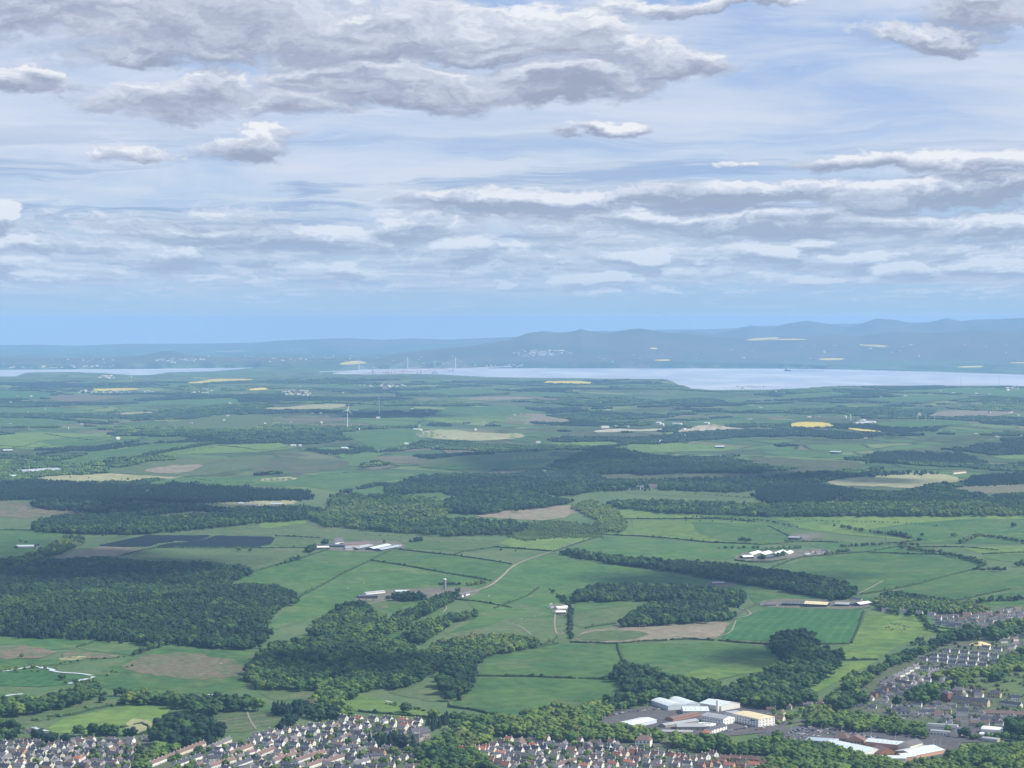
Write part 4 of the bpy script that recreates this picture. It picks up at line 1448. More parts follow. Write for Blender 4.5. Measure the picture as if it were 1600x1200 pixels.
# ------------------------------------------------------------------ hedges
HEDGE_M, _t, _bs = newmat('hedge_leaf')
_n = _t.noise(pos(_t), .35, 3, .7)
_t.put(_bs.inputs['Base Color'], _t.mix(_t.mrange(_n, .35, .65), (.016, .036, .014), (.034, .066, .020)))
_bs.inputs['Roughness'].default_value = .9
HEDGES = [
    ("400,893 440,881 470,873 500,863 515,859", "dark hedge running from the pale-roofed sheds down to the forest corner"),
    ("468,933 505,914 530,899 575,878", "long dark hedge climbing from the forest edge to the fork below the sheds"),
    ("575,878 590,870 616,858", "short hedge joining the sheds to the fork of two field boundaries"),
    ("578,876 620,882 660,889 700,897 735,902 768,908", "hedge crossing the slope above the silo farm to the farm lane"),
    ("616,858 660,863 705,868", "hedge leading right from the corner of the long sheds"),
    ("705,868 725,862 770,856", "hedge bending up from the shed field to the bright little field"),
    ("708,868 750,874 800,882", "hedge between the two upper fields left of the curving lane"),
    ("770,855 800,857 830,859 862,862", "hedge under the bright little field beside the lane bend"),
    ("865,862 900,850 942,837", "hedge along the lane rising to the olive knoll"),
    ("944,836 1000,838 1060,843 1110,848 1190,851", "curved hedge below the brightest hillside pasture"),
    ("970,811 1040,811 1120,811 1180,815", "thin hedge across the top of the brightest pasture"),
    ("1345,929 1380,924 1440,912 1470,903 1522,890", "hedge climbing right between the two large pastures at the right"),
    ("1495,939 1530,931 1577,921", "straight hedge in the pasture above the right housing estate"),
    ("1250,871 1300,867 1350,863 1420,866 1490,867", "hedge along the crest of the largest right-hand pasture"),
    ("890,1004 920,1005 960,1006 1000,1003 1042,1001", "dark hedge under the left half of the ploughed brown field"),
    ("1047,1000 1080,999 1116,1001", "dark hedge under the right half of the ploughed brown field"),
    ("1122,1001 1160,1005 1200,1007 1243,1008", "dark hedge under the vivid striped crop field"),
    ("915,982 930,979 962,975", "short hedge left of the oval wood above the ploughed field"),
    ("1010,978 1080,973 1143,968", "hedge between the oval wood and the ploughed field"),
    ("965,1006 967,1018 973,1034", "short hedge dropping between the two rounded green fields"),
    ("740,1057 780,1057 840,1058 900,1061", "dark hedge across the green field above the river bend, left piece"),
    ("904,1061 940,1062 972,1063", "dark hedge across the green field above the river bend, right piece"),
    ("735,1052 742,1036 760,1022 800,1019 840,1012 872,1006", "curving hedge round the upper left side of the lower green field"),
    ("1330,1005 1340,985 1350,956", "hedge on the right side of the vivid striped crop field"),
    ("1272,1007 1300,1007 1326,1006", "short hedge in the gap between gully wood and crop field corner"),
    ("1312,1032 1340,1032 1372,1031", "short dark hedge between the two yellow-green pastures"),
    ("842,919 825,931 800,941 772,951", "hedge curving down the middle of the broad pasture left of the white farm"),
    ("870,997 862,1003 845,1009", "little hedge below the white farm track"),
    ("0,829 40,829 62,829", "hedge in front of the rough brown field at the far left"),
    ("246,856 300,857 400,857 480,856", "dark hedge along the lower edge of the solar farm"),
    ("430,838 460,839 500,841", "hedge running from the solar farm to the big round tree"),
    ("190,868 215,862 245,856", "thin hedge left of the olive field under the solar farm"),
    ("1180,852 1215,850 1240,848", "small hedge beside the pale field of the round barn"),
    ("1225,846 1270,847 1310,848", "hedge in front of the barn on the right-hand hillside"),
    ("1170,864 1185,860 1215,858 1250,857", "hedge behind the white-roofed farm sheds"),
    ("1148,876 1175,879 1205,879 1228,874", "hedge in front of the white-roofed farm sheds"),
    ("1190,895 1230,878 1255,870 1300,868", "lane hedge rising left of the largest right-hand pasture"),
    ("1340,865 1400,855 1500,855 1560,860", "faint hedge between the upper right pastures"),
    ("1200,822 1232,838 1250,842", "hedge slanting down to the hillside barn"),
    ("1640,862 1590,864 1535,866", "hedge at the right edge below the bright strip"),
    ("1385,849 1420,847 1450,843", "hedge between scattered trees on the upper right slope"),
    ("1375,953 1400,957 1440,961", "garden hedge in front of the row of houses by the cattle field"),
    ("1446,968 1452,977 1470,982 1497,985", "hedge curving round the corner of the estate by the cattle field"),
    ("150,1147 185,1151 232,1147", "dark hedge at the foot of the mown meadow lower left"),
    ("175,1135 190,1138 200,1136", "short curved hedge on the mown meadow lower left"),
    ("209,1133 222,1131 232,1136 233,1147", "hooked hedge at the right end of the mown meadow"),
    ("75,1121 110,1118 150,1108 205,1096 268,1104", "hedge along the top of the mown meadow lower left"),
    ("120,1012 135,1008 147,1003", "short hedge between the two marsh meadows under the forest"),
    ("0,705 40,697 62,690", "far thin hedge left edge among the striped bright fields"),
    ("70,678 100,683 148,689", "far thin hedge slanting across the striped bright fields"),
    ("340,696 380,700 400,703", "far short hedge in the bright field left of centre"),
    ("0,697 60,700 120,690 180,683", "far long hedge dividing the striped bright fields"),
    ("400,704 430,702 450,699", "far hedge beside two small white farm buildings"),
    ("630,748 660,745 700,742", "far hedge on the olive field left of the terraced wood"),
    ("1300,760 1350,766 1400,768", "far hedge under the pale cream field"),
    ("690,935 745,940 800,950", "low hedge below the lane of the silo farm"),
    ("700,1105 740,1110 790,1122 830,1130", "dark hedge bank below the pasture above the church"),
    ("560,1112 620,1118 700,1124", "garden hedge behind the top row of white houses"),
]


def hedge(s, label, wdt=4.0, hgt=3.4):
    p = densify(P_(s), 3.0, False)
    g = cast(p[:, 0], p[:, 1])[:, :2]
    far = float(np.median(np.hypot(g[:, 0], g[:, 1])))
    k = max(1.0, far / 6500)
    seg = np.hypot(*np.diff(g, axis=0).T)
    L = np.concatenate([[0], np.cumsum(seg)])
    n = max(3, int(L[-1] / (5 * k)))
    u = np.linspace(0, L[-1], n)
    x, y = np.interp(u, L, g[:, 0]), np.interp(u, L, g[:, 1])
    tx, ty = np.gradient(x), np.gradient(y)
    m = np.maximum(np.hypot(tx, ty), 1e-6)
    nx, ny = -ty / m, tx / m
    z = height(x, y)
    rings = []
    for i in range(n):
        w_, h_ = wdt * random.uniform(.75, 1.3), hgt * random.uniform(.7, 1.35)
        if random.random() < .05:
            h_ *= 1.8
        ring = []
        for (a, b) in ((-.5, -.2), (-.48, .6), (-.2, 1), (.25, .97), (.5, .55), (.5, -.2)):
            a += random.uniform(-.08, .08)
            ring.append((x[i] + nx[i] * a * w_, y[i] + ny[i] * a * w_, z[i] + b * h_))
        rings.append(ring)
    o = MB().loft(rings).build('hedge', HEDGE_M)
    tag(o, label, 'hedge')


for s, lb in HEDGES:
    hedge(s, lb)

# ------------------------------------------------------------------ building materials
WALL = {'w': ('white', simple('white_harling', (.66, .65, .62), .85, .12, .3)), 'c': ('cream', simple('cream_render', (.62, .56, .44), .85, .08, .3)),
        'g': ('grey', simple('grey_harling', (.34, .325, .31), .85, .10, .3)), 'b': ('brick', simple('red_brick', (.30, .15, .10), .85, .15, .6)),
        'o': ('orange brick', simple('orange_brick', (.44, .27, .19), .85, .12, .6)), 's': ('stone', simple('grey_stone', (.27, .25, .22), .9, .18, .5)),
        'y': ('yellow stone', simple('yellow_stone', (.50, .43, .28), .9, .12, .5)), 'r': ('red stone', simple('red_sandstone', (.28, .14, .11), .9, .12, .5)),
        'd': ('dark', simple('dark_cladding', (.05, .055, .07), .6, .1, .3)), 't': ('pale blue', simple('pale_cladding', (.50, .55, .60), .5, .06, .1))}
ROOF = {'s': ('slate', simple('slate_roof', (.055, .056, .075), .6, .18, .5)), 'g': ('grey', simple('grey_tile', (.13, .125, .135), .75, .14, .5)),
        'b': ('brown', simple('brown_tile', (.15, .10, .09), .8, .14, .5)), 'r': ('red-tiled', simple('red_tile', (.34, .14, .095), .8, .14, .5)),
        'p': ('pale metal', simple('pale_metal_roof', (.52, .58, .60), .45, .05, .06)), 'w': ('white', simple('white_metal_roof', (.72, .73, .73), .45, .05, .06)),
        'y': ('beige', simple('beige_roof', (.58, .50, .32), .7, .07, .1)), 'k': ('dark', simple('dark_sheet_roof', (.09, .09, .11), .5, .12, .2)),
        'm': ('grey metal', simple('grey_metal_roof', (.30, .31, .33), .5, .10, .08)), 'f': ('bluish', simple('bluish_roof', (.30, .36, .42), .5, .08, .1))}
GLASS, _t, _bs = newmat('window_glass')
_bs.inputs['Base Color'].default_value = (.03, .04, .05, 1)
_bs.inputs['Roughness'].default_value = .15
DOORM = simple('door_paint', (.10, .06, .05), .6, .3, 1)
NO_TREE = []


def gable_solid(m, x0, x1, y0, y1, e, r, hip=0.0, over=.35, th=.28):
    """pitched roof slab pair (or hipped) over a rectangle, ridge along x"""
    a0, a1, b0, b1 = x0 - over, x1 + over, y0 - over, y1 + over
    ym = (y0 + y1) / 2
    zl = e - .25
    hp = hip
    top = [(a0 + hp, ym, r), (a1 - hp, ym, r)]
    low = [(a0, b0, zl), (a1, b0, zl), (a1, b1, zl), (a0, b1, zl)]
    v = low + top + [(p[0], p[1], p[2] + th) for p in low + top]
    if hip:
        f = [(0, 4, 5, 1), (2, 5, 4, 3), (0, 3, 4), (1, 5, 2)]
    else:
        f = [(0, 4, 5, 1), (2, 5, 4, 3)]
    f2 = [tuple(i + 6 for i in reversed(q)) for q in f]
    side = [(0, 1, 7, 6), (2, 3, 9, 8)]
    if hip:
        side += [(1, 2, 8, 7), (3, 0, 6, 9)]
    else:
        side += [(1, 5, 11, 7), (5, 2, 8, 11), (3, 4, 10, 9), (4, 0, 6, 10)]
    m.add(v, f + f2 + side)
    return m


def wall_solid(m, x0, x1, y0, y1, e, r, hip=0):
    ym = (y0 + y1) / 2
    if hip or r <= e:
        return m.box(x0, x1, y0, y1, -2.5, e)
    v = [(x0, y0, -2.5), (x1, y0, -2.5), (x1, y1, -2.5), (x0, y1, -2.5), (x0, y0, e), (x1, y0, e), (x1, y1, e), (x0, y1, e), (x0, ym, r), (x1, ym, r)]
    f = [(0, 1, 5, 4), (2, 3, 7, 6), (1, 2, 6, 9, 5), (3, 0, 4, 8, 7), (4, 5, 9, 8), (6, 7, 8, 9), (3, 2, 1, 0)]
    return m.add(v, f)


HOUSE_PARTS = {}


def window_boxes(m, x0, x1, y0, y1, cols, rows, h0=1.0, sth=2.7, ww=1.3, wh=1.3, sides=True, side_cols=1):
    for k in range(rows):
        z0 = h0 + k * sth
        for i in range(cols):
            cx = x0 + (x1 - x0) * (i + .5) / cols
            m.box(cx - ww / 2, cx + ww / 2, y0 - .06, y0 + .03, z0, z0 + wh)
            m.box(cx - ww / 2, cx + ww / 2, y1 - .03, y1 + .06, z0, z0 + wh)
        if sides:
            for i in range(side_cols):
                cy = y0 + (y1 - y0) * (i + .5) / side_cols
                m.box(x0 - .06, x0 + .03, cy - .5, cy + .5, z0, z0 + wh)
                m.box(x1 - .03, x1 + .06, cy - .5, cy + .5, z0, z0 + wh)


def house_parts(tp, wc, rc, length=None):
    key = (tp, wc, rc, length)
    if key in HOUSE_PARTS:
        return HOUSE_PARTS[key]
    dims = {'semi': (15, 8.5, 5.2, 8.6, 4, 2), 'det': (11, 8, 5.0, 8.2, 3, 2), 'bung': (14, 9, 2.8, 6.0, 4, 1), 'gab': (8.5, 13, 3.6, 8.6, 2, 1), 'ter': (length or 40, 8.5, 5.2, 8.3, int((length or 40) / 3.4), 2),
            'hip': (13, 11, 6.0, 9.5, 4, 2), 'flat': (16, 10, 7, 7, 5, 2), 'block': (length or 24, 11, 8.5, 12.5, int((length or 24) / 3.2), 3), 'cot': (9, 7, 3.2, 6.3, 3, 1)}[tp]
    L, D, e, r, cols, rows = dims
    hip = 4.0 if tp in ('hip',) else 0
    x0, x1, y0, y1 = -L / 2, L / 2, -D / 2, D / 2
    turn = tp == 'gab'      # gable faces the street
    out = []
    if turn:
        x0, x1, y0, y1 = -D / 2, D / 2, -L / 2, L / 2
    mw = wall_solid(MB(), x0, x1, y0, y1, e, r, hip)
    if tp in ('semi', 'det', 'bung') :
        mw.box(x0 + L * .12, x0 + L * .12 + 2.4, y0 - 1.2, y0 + .1, -1, 2.4)      # porch
    wall = mw.mesh('wall')
    mr = gable_solid(MB(), x0, x1, y0, y1, e, r, hip)
    if tp == 'bung':
        mr.box(x0 + L * .3, x0 + L * .45, y0 + 1.0, 0, e + .3, e + 2.3)       # dormer box
    roof = mr.mesh('roof')
    mc = MB()
    cxs = {'semi': (x0 + .5, 0, x1 - .5), 'det': (x0 + .5, x1 - .5), 'ter': [x0 + .5 + i * (L - 1) / max(1, int(L / 12)) for i in range(max(1, int(L / 12)) + 1)]}.get(tp, (x0 + L * .25 if not turn else 0, x1 - .6))
    for c in cxs:
        mc.box(c - .55, c + .55, -.45, .45, r - .9, r + 1.3)
        mc.cyl((c - .2, 0, r + 1.3), .14, .12, .5, 6).cyl((c + .25, 0, r + 1.3), .14, .12, .5, 6)
    chim = mc.mesh('chimney')
    mg = MB()
    if turn:
        window_boxes(mg, x0, x1, y0, y1, 4, rows, 1.0, 2.7, 1.2, 1.3, True, 2)
        mg.box(x1 - .03, x1 + .06, -.7, .7, 4.4, 5.6).box(x0 - .06, x0 + .03, -.7, .7, 4.4, 5.6)
    else:
        window_boxes(mg, x0, x1, y0, y1, cols, rows)
    win = mg.mesh('window')
    md = MB()
    nd = 1 if tp in ('det', 'bung', 'gab', 'cot', 'hip', 'flat') else max(2, int(L / 7))
    for i in range(nd):
        cx = x0 + (x1 - x0) * (i + .28) / nd
        md.box(cx - .5, cx + .5, y0 - .08, y0 + .02, 0, 2.1)
    door = md.mesh('door')
    wall.materials.append(WALL[wc][1])
    roof.materials.append(ROOF[rc][1])
    chim.materials.append(WALL['s' if wc in 'sg' else wc][1])
    win.materials.append(GLASS)
    door.materials.append(DOORM)
    HOUSE_PARTS[key] = (dims, [('wall', wall), ('roof', roof), ('chimney', chim), ('window', win), ('door', door)])
    return HOUSE_PARTS[key]


TYPEWORD = {'semi': 'semi', 'det': 'house', 'bung': 'bungalow', 'gab': 'gabled house', 'ter': 'terrace', 'hip': 'villa', 'flat': 'block', 'block': 'tenement block', 'cot': 'cottage'}
ORD = ['leftmost', 'second', 'third', 'fourth', 'fifth', 'sixth', 'seventh', 'eighth', 'ninth', 'tenth', 'eleventh', 'twelfth']
HOUSES = 0


def house(px, py, tp, wc, rc, yaw, label, group=None, length=None, k=1.0, xy=None):
    global HOUSES
    if xy is None:
        g = at(px, py)
        x, y = g.x, g.y
    else:
        x, y = xy
    dims, parts = house_parts(tp, wc, rc, length)
    e = empty({'ter': 'terraced_row', 'block': 'tenement', 'bung': 'bungalow', 'cot': 'cottage'}.get(tp, 'house'), (x, y, gz(x, y) + .2), math.radians(yaw), k)
    got = {}
    for nm, me in parts:
        par = {'window': got.get('wall'), 'door': got.get('wall'), 'chimney': got.get('roof')}.get(nm) or e
        o = link(nm, me, None, par)
        got[nm] = o
        if nm in ('window', 'door', 'chimney'):
            o['kind'] = 'stuff'
    tag(e, label, 'terrace' if tp == 'ter' else ('tenement' if tp == 'block' else 'house'), group)
    L = dims[0] * k
    if L > 20:
        c, s_ = math.cos(math.radians(yaw)), math.sin(math.radians(yaw))
        for q in np.arange(-L / 2, L / 2 + 1, 8):
            NO_TREE.append((x + c * q, y + s_ * q, 7))
    else:
        NO_TREE.append((x, y, 8.5))
    HOUSES += 1
    return e


def rowhouses(n, x1, y1, x2, y2, tp, wc, rc, yaw, phrase, k=1.0):
    """n houses along a street seen between two pixels; wc / rc may be several codes used in turn"""
    pxs = [x1 + (x2 - x1) * (i / (n - 1) if n > 1 else .5) for i in range(n)]
    pys = [y1 + (y2 - y1) * (i / (n - 1) if n > 1 else .5) for i in range(n)]
    for i in range(n):
        w_, r_ = wc[i % len(wc)], rc[i % len(rc)]
        t_ = tp if isinstance(tp, str) else tp[i % len(tp)]
        pos_ = ORD[i] + (' from left' if i else '') if n > 1 else 'single one'
        if i == n - 1 and n > 2:
            pos_ = 'rightmost'
        lb = f"{WALL[w_][0]} {TYPEWORD[t_]} with {ROOF[r_][0]} roof, {pos_}, {phrase}" if n > 1 else f"{WALL[w_][0]} {TYPEWORD[t_]} with {ROOF[r_][0]} roof, {phrase}"
        house(pxs[i] + random.uniform(-1, 1), pys[i] + random.uniform(-.6, .6), t_, w_, r_, yaw + random.uniform(-6, 6), lb, 'houses of the town', None, k * random.uniform(.93, 1.06))


def terr(x1, y1, x2, y2, wc, rc, phrase, tp='ter'):
    a, b = at(x1, y1), at(x2, y2)
    d = b - a
    L = min(90, max(16, math.hypot(d.x, d.y)))
    L = round(L / 6) * 6
    yaw = math.degrees(math.atan2(d.y, d.x))
    m = (a + b) / 2
    house(0, 0, tp, wc, rc, yaw, f"{WALL[wc][0]} {TYPEWORD[tp]} with {ROOF[rc][0]} roof, {phrase}", 'houses of the town', L, 1.0, (m.x, m.y))


R_ = rowhouses
# lower left estate
R_(5, 4, 1166, 58, 1163, ['semi', 'bung'], 'wgc', 'sgs', -28, 'back row of the far left estate')
R_(3, 64, 1167, 96, 1172, 'det', 'gcw', 'sbs', -30, 'behind the lawn, left estate')
R_(6, 100, 1169, 200, 1164, ['semi', 'bung'], 'gcg', 'sg', -25, 'row below the dark hedge')
R_(3, 132, 1182, 180, 1184, 'semi', 'cgc', 's', -28, 'trio with pale gables, left estate')
R_(4, 4, 1180, 52, 1177, ['semi', 'det'], 'wgo', 'sgb', -32, 'second row, far left estate')
R_(5, 12, 1195, 62, 1188, 'det', 'cwc', 'g', -60, 'stepped row rising right, left estate')
R_(3, 70, 1189, 96, 1184, 'det', 'wgc', 's', -60, 'below the lawn, left estate')
R_(5, 8, 1203, 96, 1199, 'semi', 'cwg', 'sgs', -30, 'bottom row, far left estate')
R_(1, 121, 1192, 0, 0, 'gab', 'w', 'r', -20, 'the only bright red roof of the left estate') if False else house(121, 1191, 'hip', 'w', 'r', -25, 'white villa with bright red roof in the lower left estate', 'houses of the town')
R_(4, 108, 1201, 172, 1201, 'semi', 'gbc', 's', -25, 'bottom row under the red roof')
R_(4, 140, 1174, 205, 1172, 'bung', 'gc', 'gs', -28, 'between trio and hedge row, left')
R_(3, 150, 1191, 190, 1193, ['bung', 'semi'], 'gw', 'gs', -30, 'below the pale-gabled trio')
R_(2, 204, 1158, 228, 1155, 'bung', 'w', 'g', -10, 'by the cemetery trees, left')
R_(4, 186, 1178, 214, 1170, 'det', 'gc', 'gb', -45, 'next to the yellow-green tree row')
R_(3, 8, 1172, 40, 1171, 'det', 'gcw', 'gs', -40, 'inner row, far left estate')
R_(3, 30, 1185, 66, 1181, 'semi', 'cgw', 'sg', -45, 'third row, far left estate')
# terraces between the lane belt and the cemetery
terr(234, 1199, 272, 1184, 'w', 'b', 'front of the lane trees, lower one')
terr(276, 1182, 318, 1166, 'c', 'b', 'front of the lane trees, upper one')
terr(276, 1199, 312, 1186, 'w', 's', 'second behind the lane trees')
terr(333, 1171, 358, 1160, 'c', 'g', 'under the cemetery shrubs')
terr(358, 1183, 392, 1170, 'c', 'b', 'long rusty one under the cemetery')
terr(326, 1203, 366, 1191, 'w', 'b', 'bottom edge left of centre')
terr(368, 1201, 392, 1192, 'w', 's', 'short one at the bottom, left of centre')
R_(3, 336, 1179, 350, 1184, 'bung', 'w', 's', -12, 'between the rusty terraces')
R_(3, 316, 1193, 350, 1187, ['bung', 'semi'], 'wg', 's', 20, 'row before the rusty terrace')
R_(2, 362, 1168, 378, 1170, 'bung', 'wg', 's', -10, 'dark roofs below cemetery shrubs')
R_(2, 392, 1163, 404, 1158, 'det', 'w', 'g', -30, 'at the cemetery corner')
# middle estate
R_(6, 536, 1126, 653, 1129, 'semi', 'w', 'srs', -38, 'top row by the green field')
R_(6, 414, 1149, 470, 1141, ['bung', 'det'], 'wc', 'g', -35, 'row below the cemetery hedge')
R_(5, 486, 1138, 550, 1130, ['det', 'bung'], 'wwc', 'sg', -38, 'second row, middle estate')
R_(5, 462, 1151, 560, 1150, 'semi', 'wgw', 's', -40, 'fourth row, middle estate')
R_(5, 494, 1145, 572, 1142, 'det', 'wc', 'gs', -38, 'third row, middle estate')
R_(5, 574, 1137, 652, 1137, ['det', 'gab'], 'w', 'sgsr', -38, 'second row right, middle estate')
R_(4, 590, 1147, 645, 1145, ['bung', 'det'], 'gw', 's', -35, 'third row right, middle estate')
R_(4, 418, 1163, 480, 1169, 'semi', 'w', 's', -38, 'four matching ones with tall white gables')
R_(4, 400, 1158, 402, 1169, 'det', 'w', 's', -38, 'column at the estate\'s left edge') if False else None
R_(4, 506, 1168, 580, 1170, ['bung', 'semi'], 'wgc', 'sbg', -25, 'below the grey parking street')
terr(404, 1184, 428, 1174, 'w', 'b', 'bottom centre-left, highest on its slope')
terr(427, 1194, 460, 1183, 'w', 'b', 'bottom centre-left, longest white front')
terr(462, 1194, 482, 1187, 'w', 'b', 'right of the longest white front')
terr(480, 1202, 504, 1194, 'w', 'b', 'bottom edge, pinkish roof side')
terr(484, 1186, 506, 1180, 'c', 'b', 'behind the fir, bottom centre')
terr(508, 1196, 534, 1187, 'w', 'b', 'right of the fir, bottom centre')
terr(552, 1199, 576, 1192, 'w', 'g', 'white front near the church road')
terr(570, 1187, 598, 1185, 'g', 's', 'long dark roof left of the church')
R_(3, 404, 1192, 420, 1200, 'det', 'cg', 's', -40, 'dark roofs at bottom centre-left')
R_(2, 448, 1201, 462, 1203, 'semi', 'gc', 's', -20, 'bottom edge by the fir')
R_(3, 520, 1182, 548, 1186, 'gab', 'g', 'g', -55, 'pointed grey gables, bottom centre')
R_(5, 408, 1171, 500, 1174, 'bung', 'gwg', 's', -25, 'low dark row above the terraces')
R_(3, 584, 1175, 596, 1180, 'det', 'oc', 'b', -40, 'warm gable left of the church firs')
R_(3, 604, 1170, 632, 1166, 'bung', 'wg', 'g', -20, 'below the church firs')
R_(4, 606, 1190, 646, 1186, ['det', 'bung'], 'wc', 'gs', -35, 'in trees below the church')
R_(3, 560, 1204, 600, 1202, 'semi', 'g', 's', -15, 'bottom edge centre, dark roofs')
R_(2, 612, 1200, 640, 1203, 'det', 'c', 'g', -20, 'bottom edge in trees, centre')
house(702, 1146, 'hip', 'c', 'g', -20, 'pale hipped villa among trees right of the church', 'houses of the town')
house(759, 1146, 'hip', 'w', 'g', -25, 'white hipped villa alone among trees right of the church', 'houses of the town')
# white and red-roofed houses right of the church
R_(4, 722, 1175, 752, 1173, ['gab', 'bung'], 'w', 'rbr', -30, 'row below the trees right of church')
R_(4, 760, 1172, 796, 1160, ['gab', 'det'], 'w', 'rbb', -40, 'climbing row right of church')
house(782, 1179, 'bung', 'w', 'r', -12, 'long bungalow with the reddest roof, right of the church trees', 'houses of the town')
R_(3, 768, 1190, 790, 1199, 'gab', 'w', 'rb', -35, 'bottom group below the reddest roof')
R_(2, 797, 1184, 806, 1192, 'gab', 'w', 'gs', -20, 'right of the reddest roof')
R_(4, 812, 1176, 848, 1173, 'gab', 'w', 's', -35, 'dark-roofed gables left of the green')
R_(5, 852, 1158, 956, 1163, ['det', 'bung'], 'wc', 'b', -35, 'top row below the mill belt')
house(834, 1167, 'bung', 'w', 'r', -35, 'white house with large salmon red roof left of the small green', 'houses of the town')
R_(4, 890, 1171, 934, 1174, 'gab', 'b', 'gs', -70, 'gable-fronted row above the green')
R_(3, 862, 1168, 880, 1172, 'det', 'wg', 'g', -30, 'grey-roofed, left of small green')
R_(3, 868, 1182, 912, 1187, 'bung', 'gw', 'g', -15, 'grey roofs below the green')
terr(802, 1182, 840, 1190, 'g', 'g', 'long grey roofs left of the green')
R_(4, 806, 1198, 842, 1196, 'det', 'wcg', 'bs', -25, 'bottom row left of pale terrace')
terr(868, 1201, 898, 1192, 'w', 'b', 'tall pale one at bottom right of centre')
R_(3, 916, 1191, 936, 1183, ['det', 'gab'], 'w', 'gb', -35, 'between green and orange roofs')
R_(3, 938, 1176, 958, 1178, 'gab', 'w', 's', -60, 'right of the gable-fronted row')
R_(4, 950, 1186, 990, 1180, ['det', 'gab'], 'cw', 'br', -40, 'row under the tall garden trees')
R_(4, 912, 1201, 982, 1196, 'semi', 'w', 'rbr', -30, 'bottom row with red roofs')
house(1006, 1166, 'hip', 'w', 'b', -15, 'large white building with brown hipped roof below the mill trees', 'houses of the town', None, 1.7)
R_(5, 1000, 1181, 1044, 1184, ['gab', 'det'], 'w', 'bg', -40, 'white cluster below the large villa')
R_(3, 1052, 1185, 1068, 1187, 'gab', 'w', 'r', -65, 'pink-roofed gables below the road')
R_(4, 1064, 1194, 1092, 1189, 'det', 'wc', 'b', -40, 'brown roofs before the mill pond trees')
R_(2, 1102, 1186, 1114, 1183, 'semi', 'w', 'b', -60, 'pair under the round trees')
R_(4, 1132, 1189, 1184, 1192, 'semi', 'o', 'b', -28, 'orange gables by the meadow')
R_(4, 1096, 1200, 1128, 1194, 'det', 'o', 'b', -40, 'orange brick, bottom row')
R_(3, 1010, 1193, 1046, 1195, 'det', 'w', 'g', -30, 'lower white cluster, bottom')
R_(4, 1140, 1201, 1196, 1198, 'semi', 'o', 'rb', -25, 'bottom edge by the meadow')
R_(4, 990, 1201, 1052, 1203, 'det', 'wg', 'bs', -25, 'bottom edge, centre right')
R_(2, 1212, 1197, 1224, 1193, 'hip', 'b', 'b', -40, 'red brick pair in the front wood')
R_(2, 1071, 1155, 1104, 1150, 'hip', 'c', 'r', -15, 'red roofs before the factory')
# behind the car park
R_(1, 1212, 1124, 1212, 1124, 'ter', 'c', 'b', -12, 'left of the full car park') if False else terr(1200, 1124, 1224, 1127, 'c', 'b', 'left of the full car park')
R_(3, 1240, 1100, 1264, 1106, 'hip', 's', 'g', -30, 'old stone ones behind the car park')
R_(2, 1208, 1094, 1226, 1097, 'det', 'w', 'g', -20, 'in trees right of the factory')
R_(2, 1280, 1100, 1290, 1106, 'bung', 'wg', 'b', -15, 'dark roofs in the lane bend')
house(1332, 1093, 'gab', 'w', 's', -10, 'small bright white gable among trees at the lane bend', 'houses of the town')
R_(2, 1341, 1105, 1362, 1107, 'bung', 'w', 's', -12, 'bungalows by the lane bend')
house(1408, 1116, 'bung', 'w', 's', -8, 'long low white house facing the road above the car park belt', 'houses of the town', None, 2.0)
R_(2, 1440, 1117, 1452, 1116, 'semi', 'w', 's', -10, 'white, beside the long low house')
terr(1487, 1098, 1546, 1105, 'y', 's', 'long one in the park', 'block')
house(1478, 1115, 'hip', 'y', 'g', -15, 'yellowish villa left of the tall white pair', 'houses of the town', None, 1.3)
house(1481, 1127, 'hip', 's', 'g', -15, 'grey stone villa below the yellowish one', 'houses of the town', None, 1.1)
house(1504, 1118, 'block', 'w', 's', -10, 'tall white block with black roof, the upper of two', 'houses of the town', 18)
house(1503, 1127, 'block', 'w', 'g', -10, 'tall white block with grey roof, the lower of two', 'houses of the town', 18)
house(1523, 1128, 'bung', 'w', 'g', -15, 'low white house right of the tall white pair', 'houses of the town')
house(1558, 1131, 'det', 's', 'k', -60, 'dark stone house with steep roof near the right edge', 'houses of the town', None, 1.4)
house(1497, 1086, 'hip', 'y', 'g', -25, 'yellow stone villa with steep gables, left in the park', 'houses of the town', None, 1.5)
house(1526, 1087, 'hip', 'r', 's', -20, 'dark red villa between two yellow stone villas', 'houses of the town', None, 1.2)
house(1556, 1090, 'hip', 'y', 's', -25, 'yellow stone villa with pyramid roof at the park edge', 'houses of the town', None, 1.3)
house(1447, 1099, 'gab', 'w', 's', -75, 'tall bright white gable half hidden by trees', 'houses of the town', None, 1.3)
house(1466, 1105, 'det', 'w', 's', -12, 'white house with dark roof below the bright gable', 'houses of the town')
house(1586, 1094, 'semi', 'w', 's', -12, 'white semi at the right edge above the brown roofs', 'houses of the town')
terr(1566, 1102, 1596, 1106, 'w', 's', 'right edge above the brown roofs')
house(1463, 1082, 'hip', 's', 's', -20, 'grey turreted villa beside the red sandstone block', 'houses of the town', None, 1.4)
R_(4, 1366, 1089, 1392, 1076, ['det', 'hip'], 'bg', 's', -40, 'dark group by the lane')
terr(1376, 1071, 1400, 1068, 'g', 's', 'dark one beside the lane')
terr(1396, 1068, 1426, 1073, 'w', 's', 'pale front beside the dark group')
R_(3, 1398, 1080, 1420, 1078, 'bung', 'gb', 's', -20, 'below the pale terrace front')
R_(5, 1400, 1062, 1430, 1046, 'semi', 'w', 'g', 45, 'climbing row with pale gables')
R_(4, 1440, 1064, 1462, 1053, 'semi', 'w', 'g', 35, 'second climbing row')
R_(3, 1446, 1048, 1482, 1051, 'semi', 'wg', 's', -15, 'dark roofs under the white terraces')
R_(2, 1468, 1060, 1476, 1056, 'det', 'w', 'g', 30, 'end of the climbing rows')
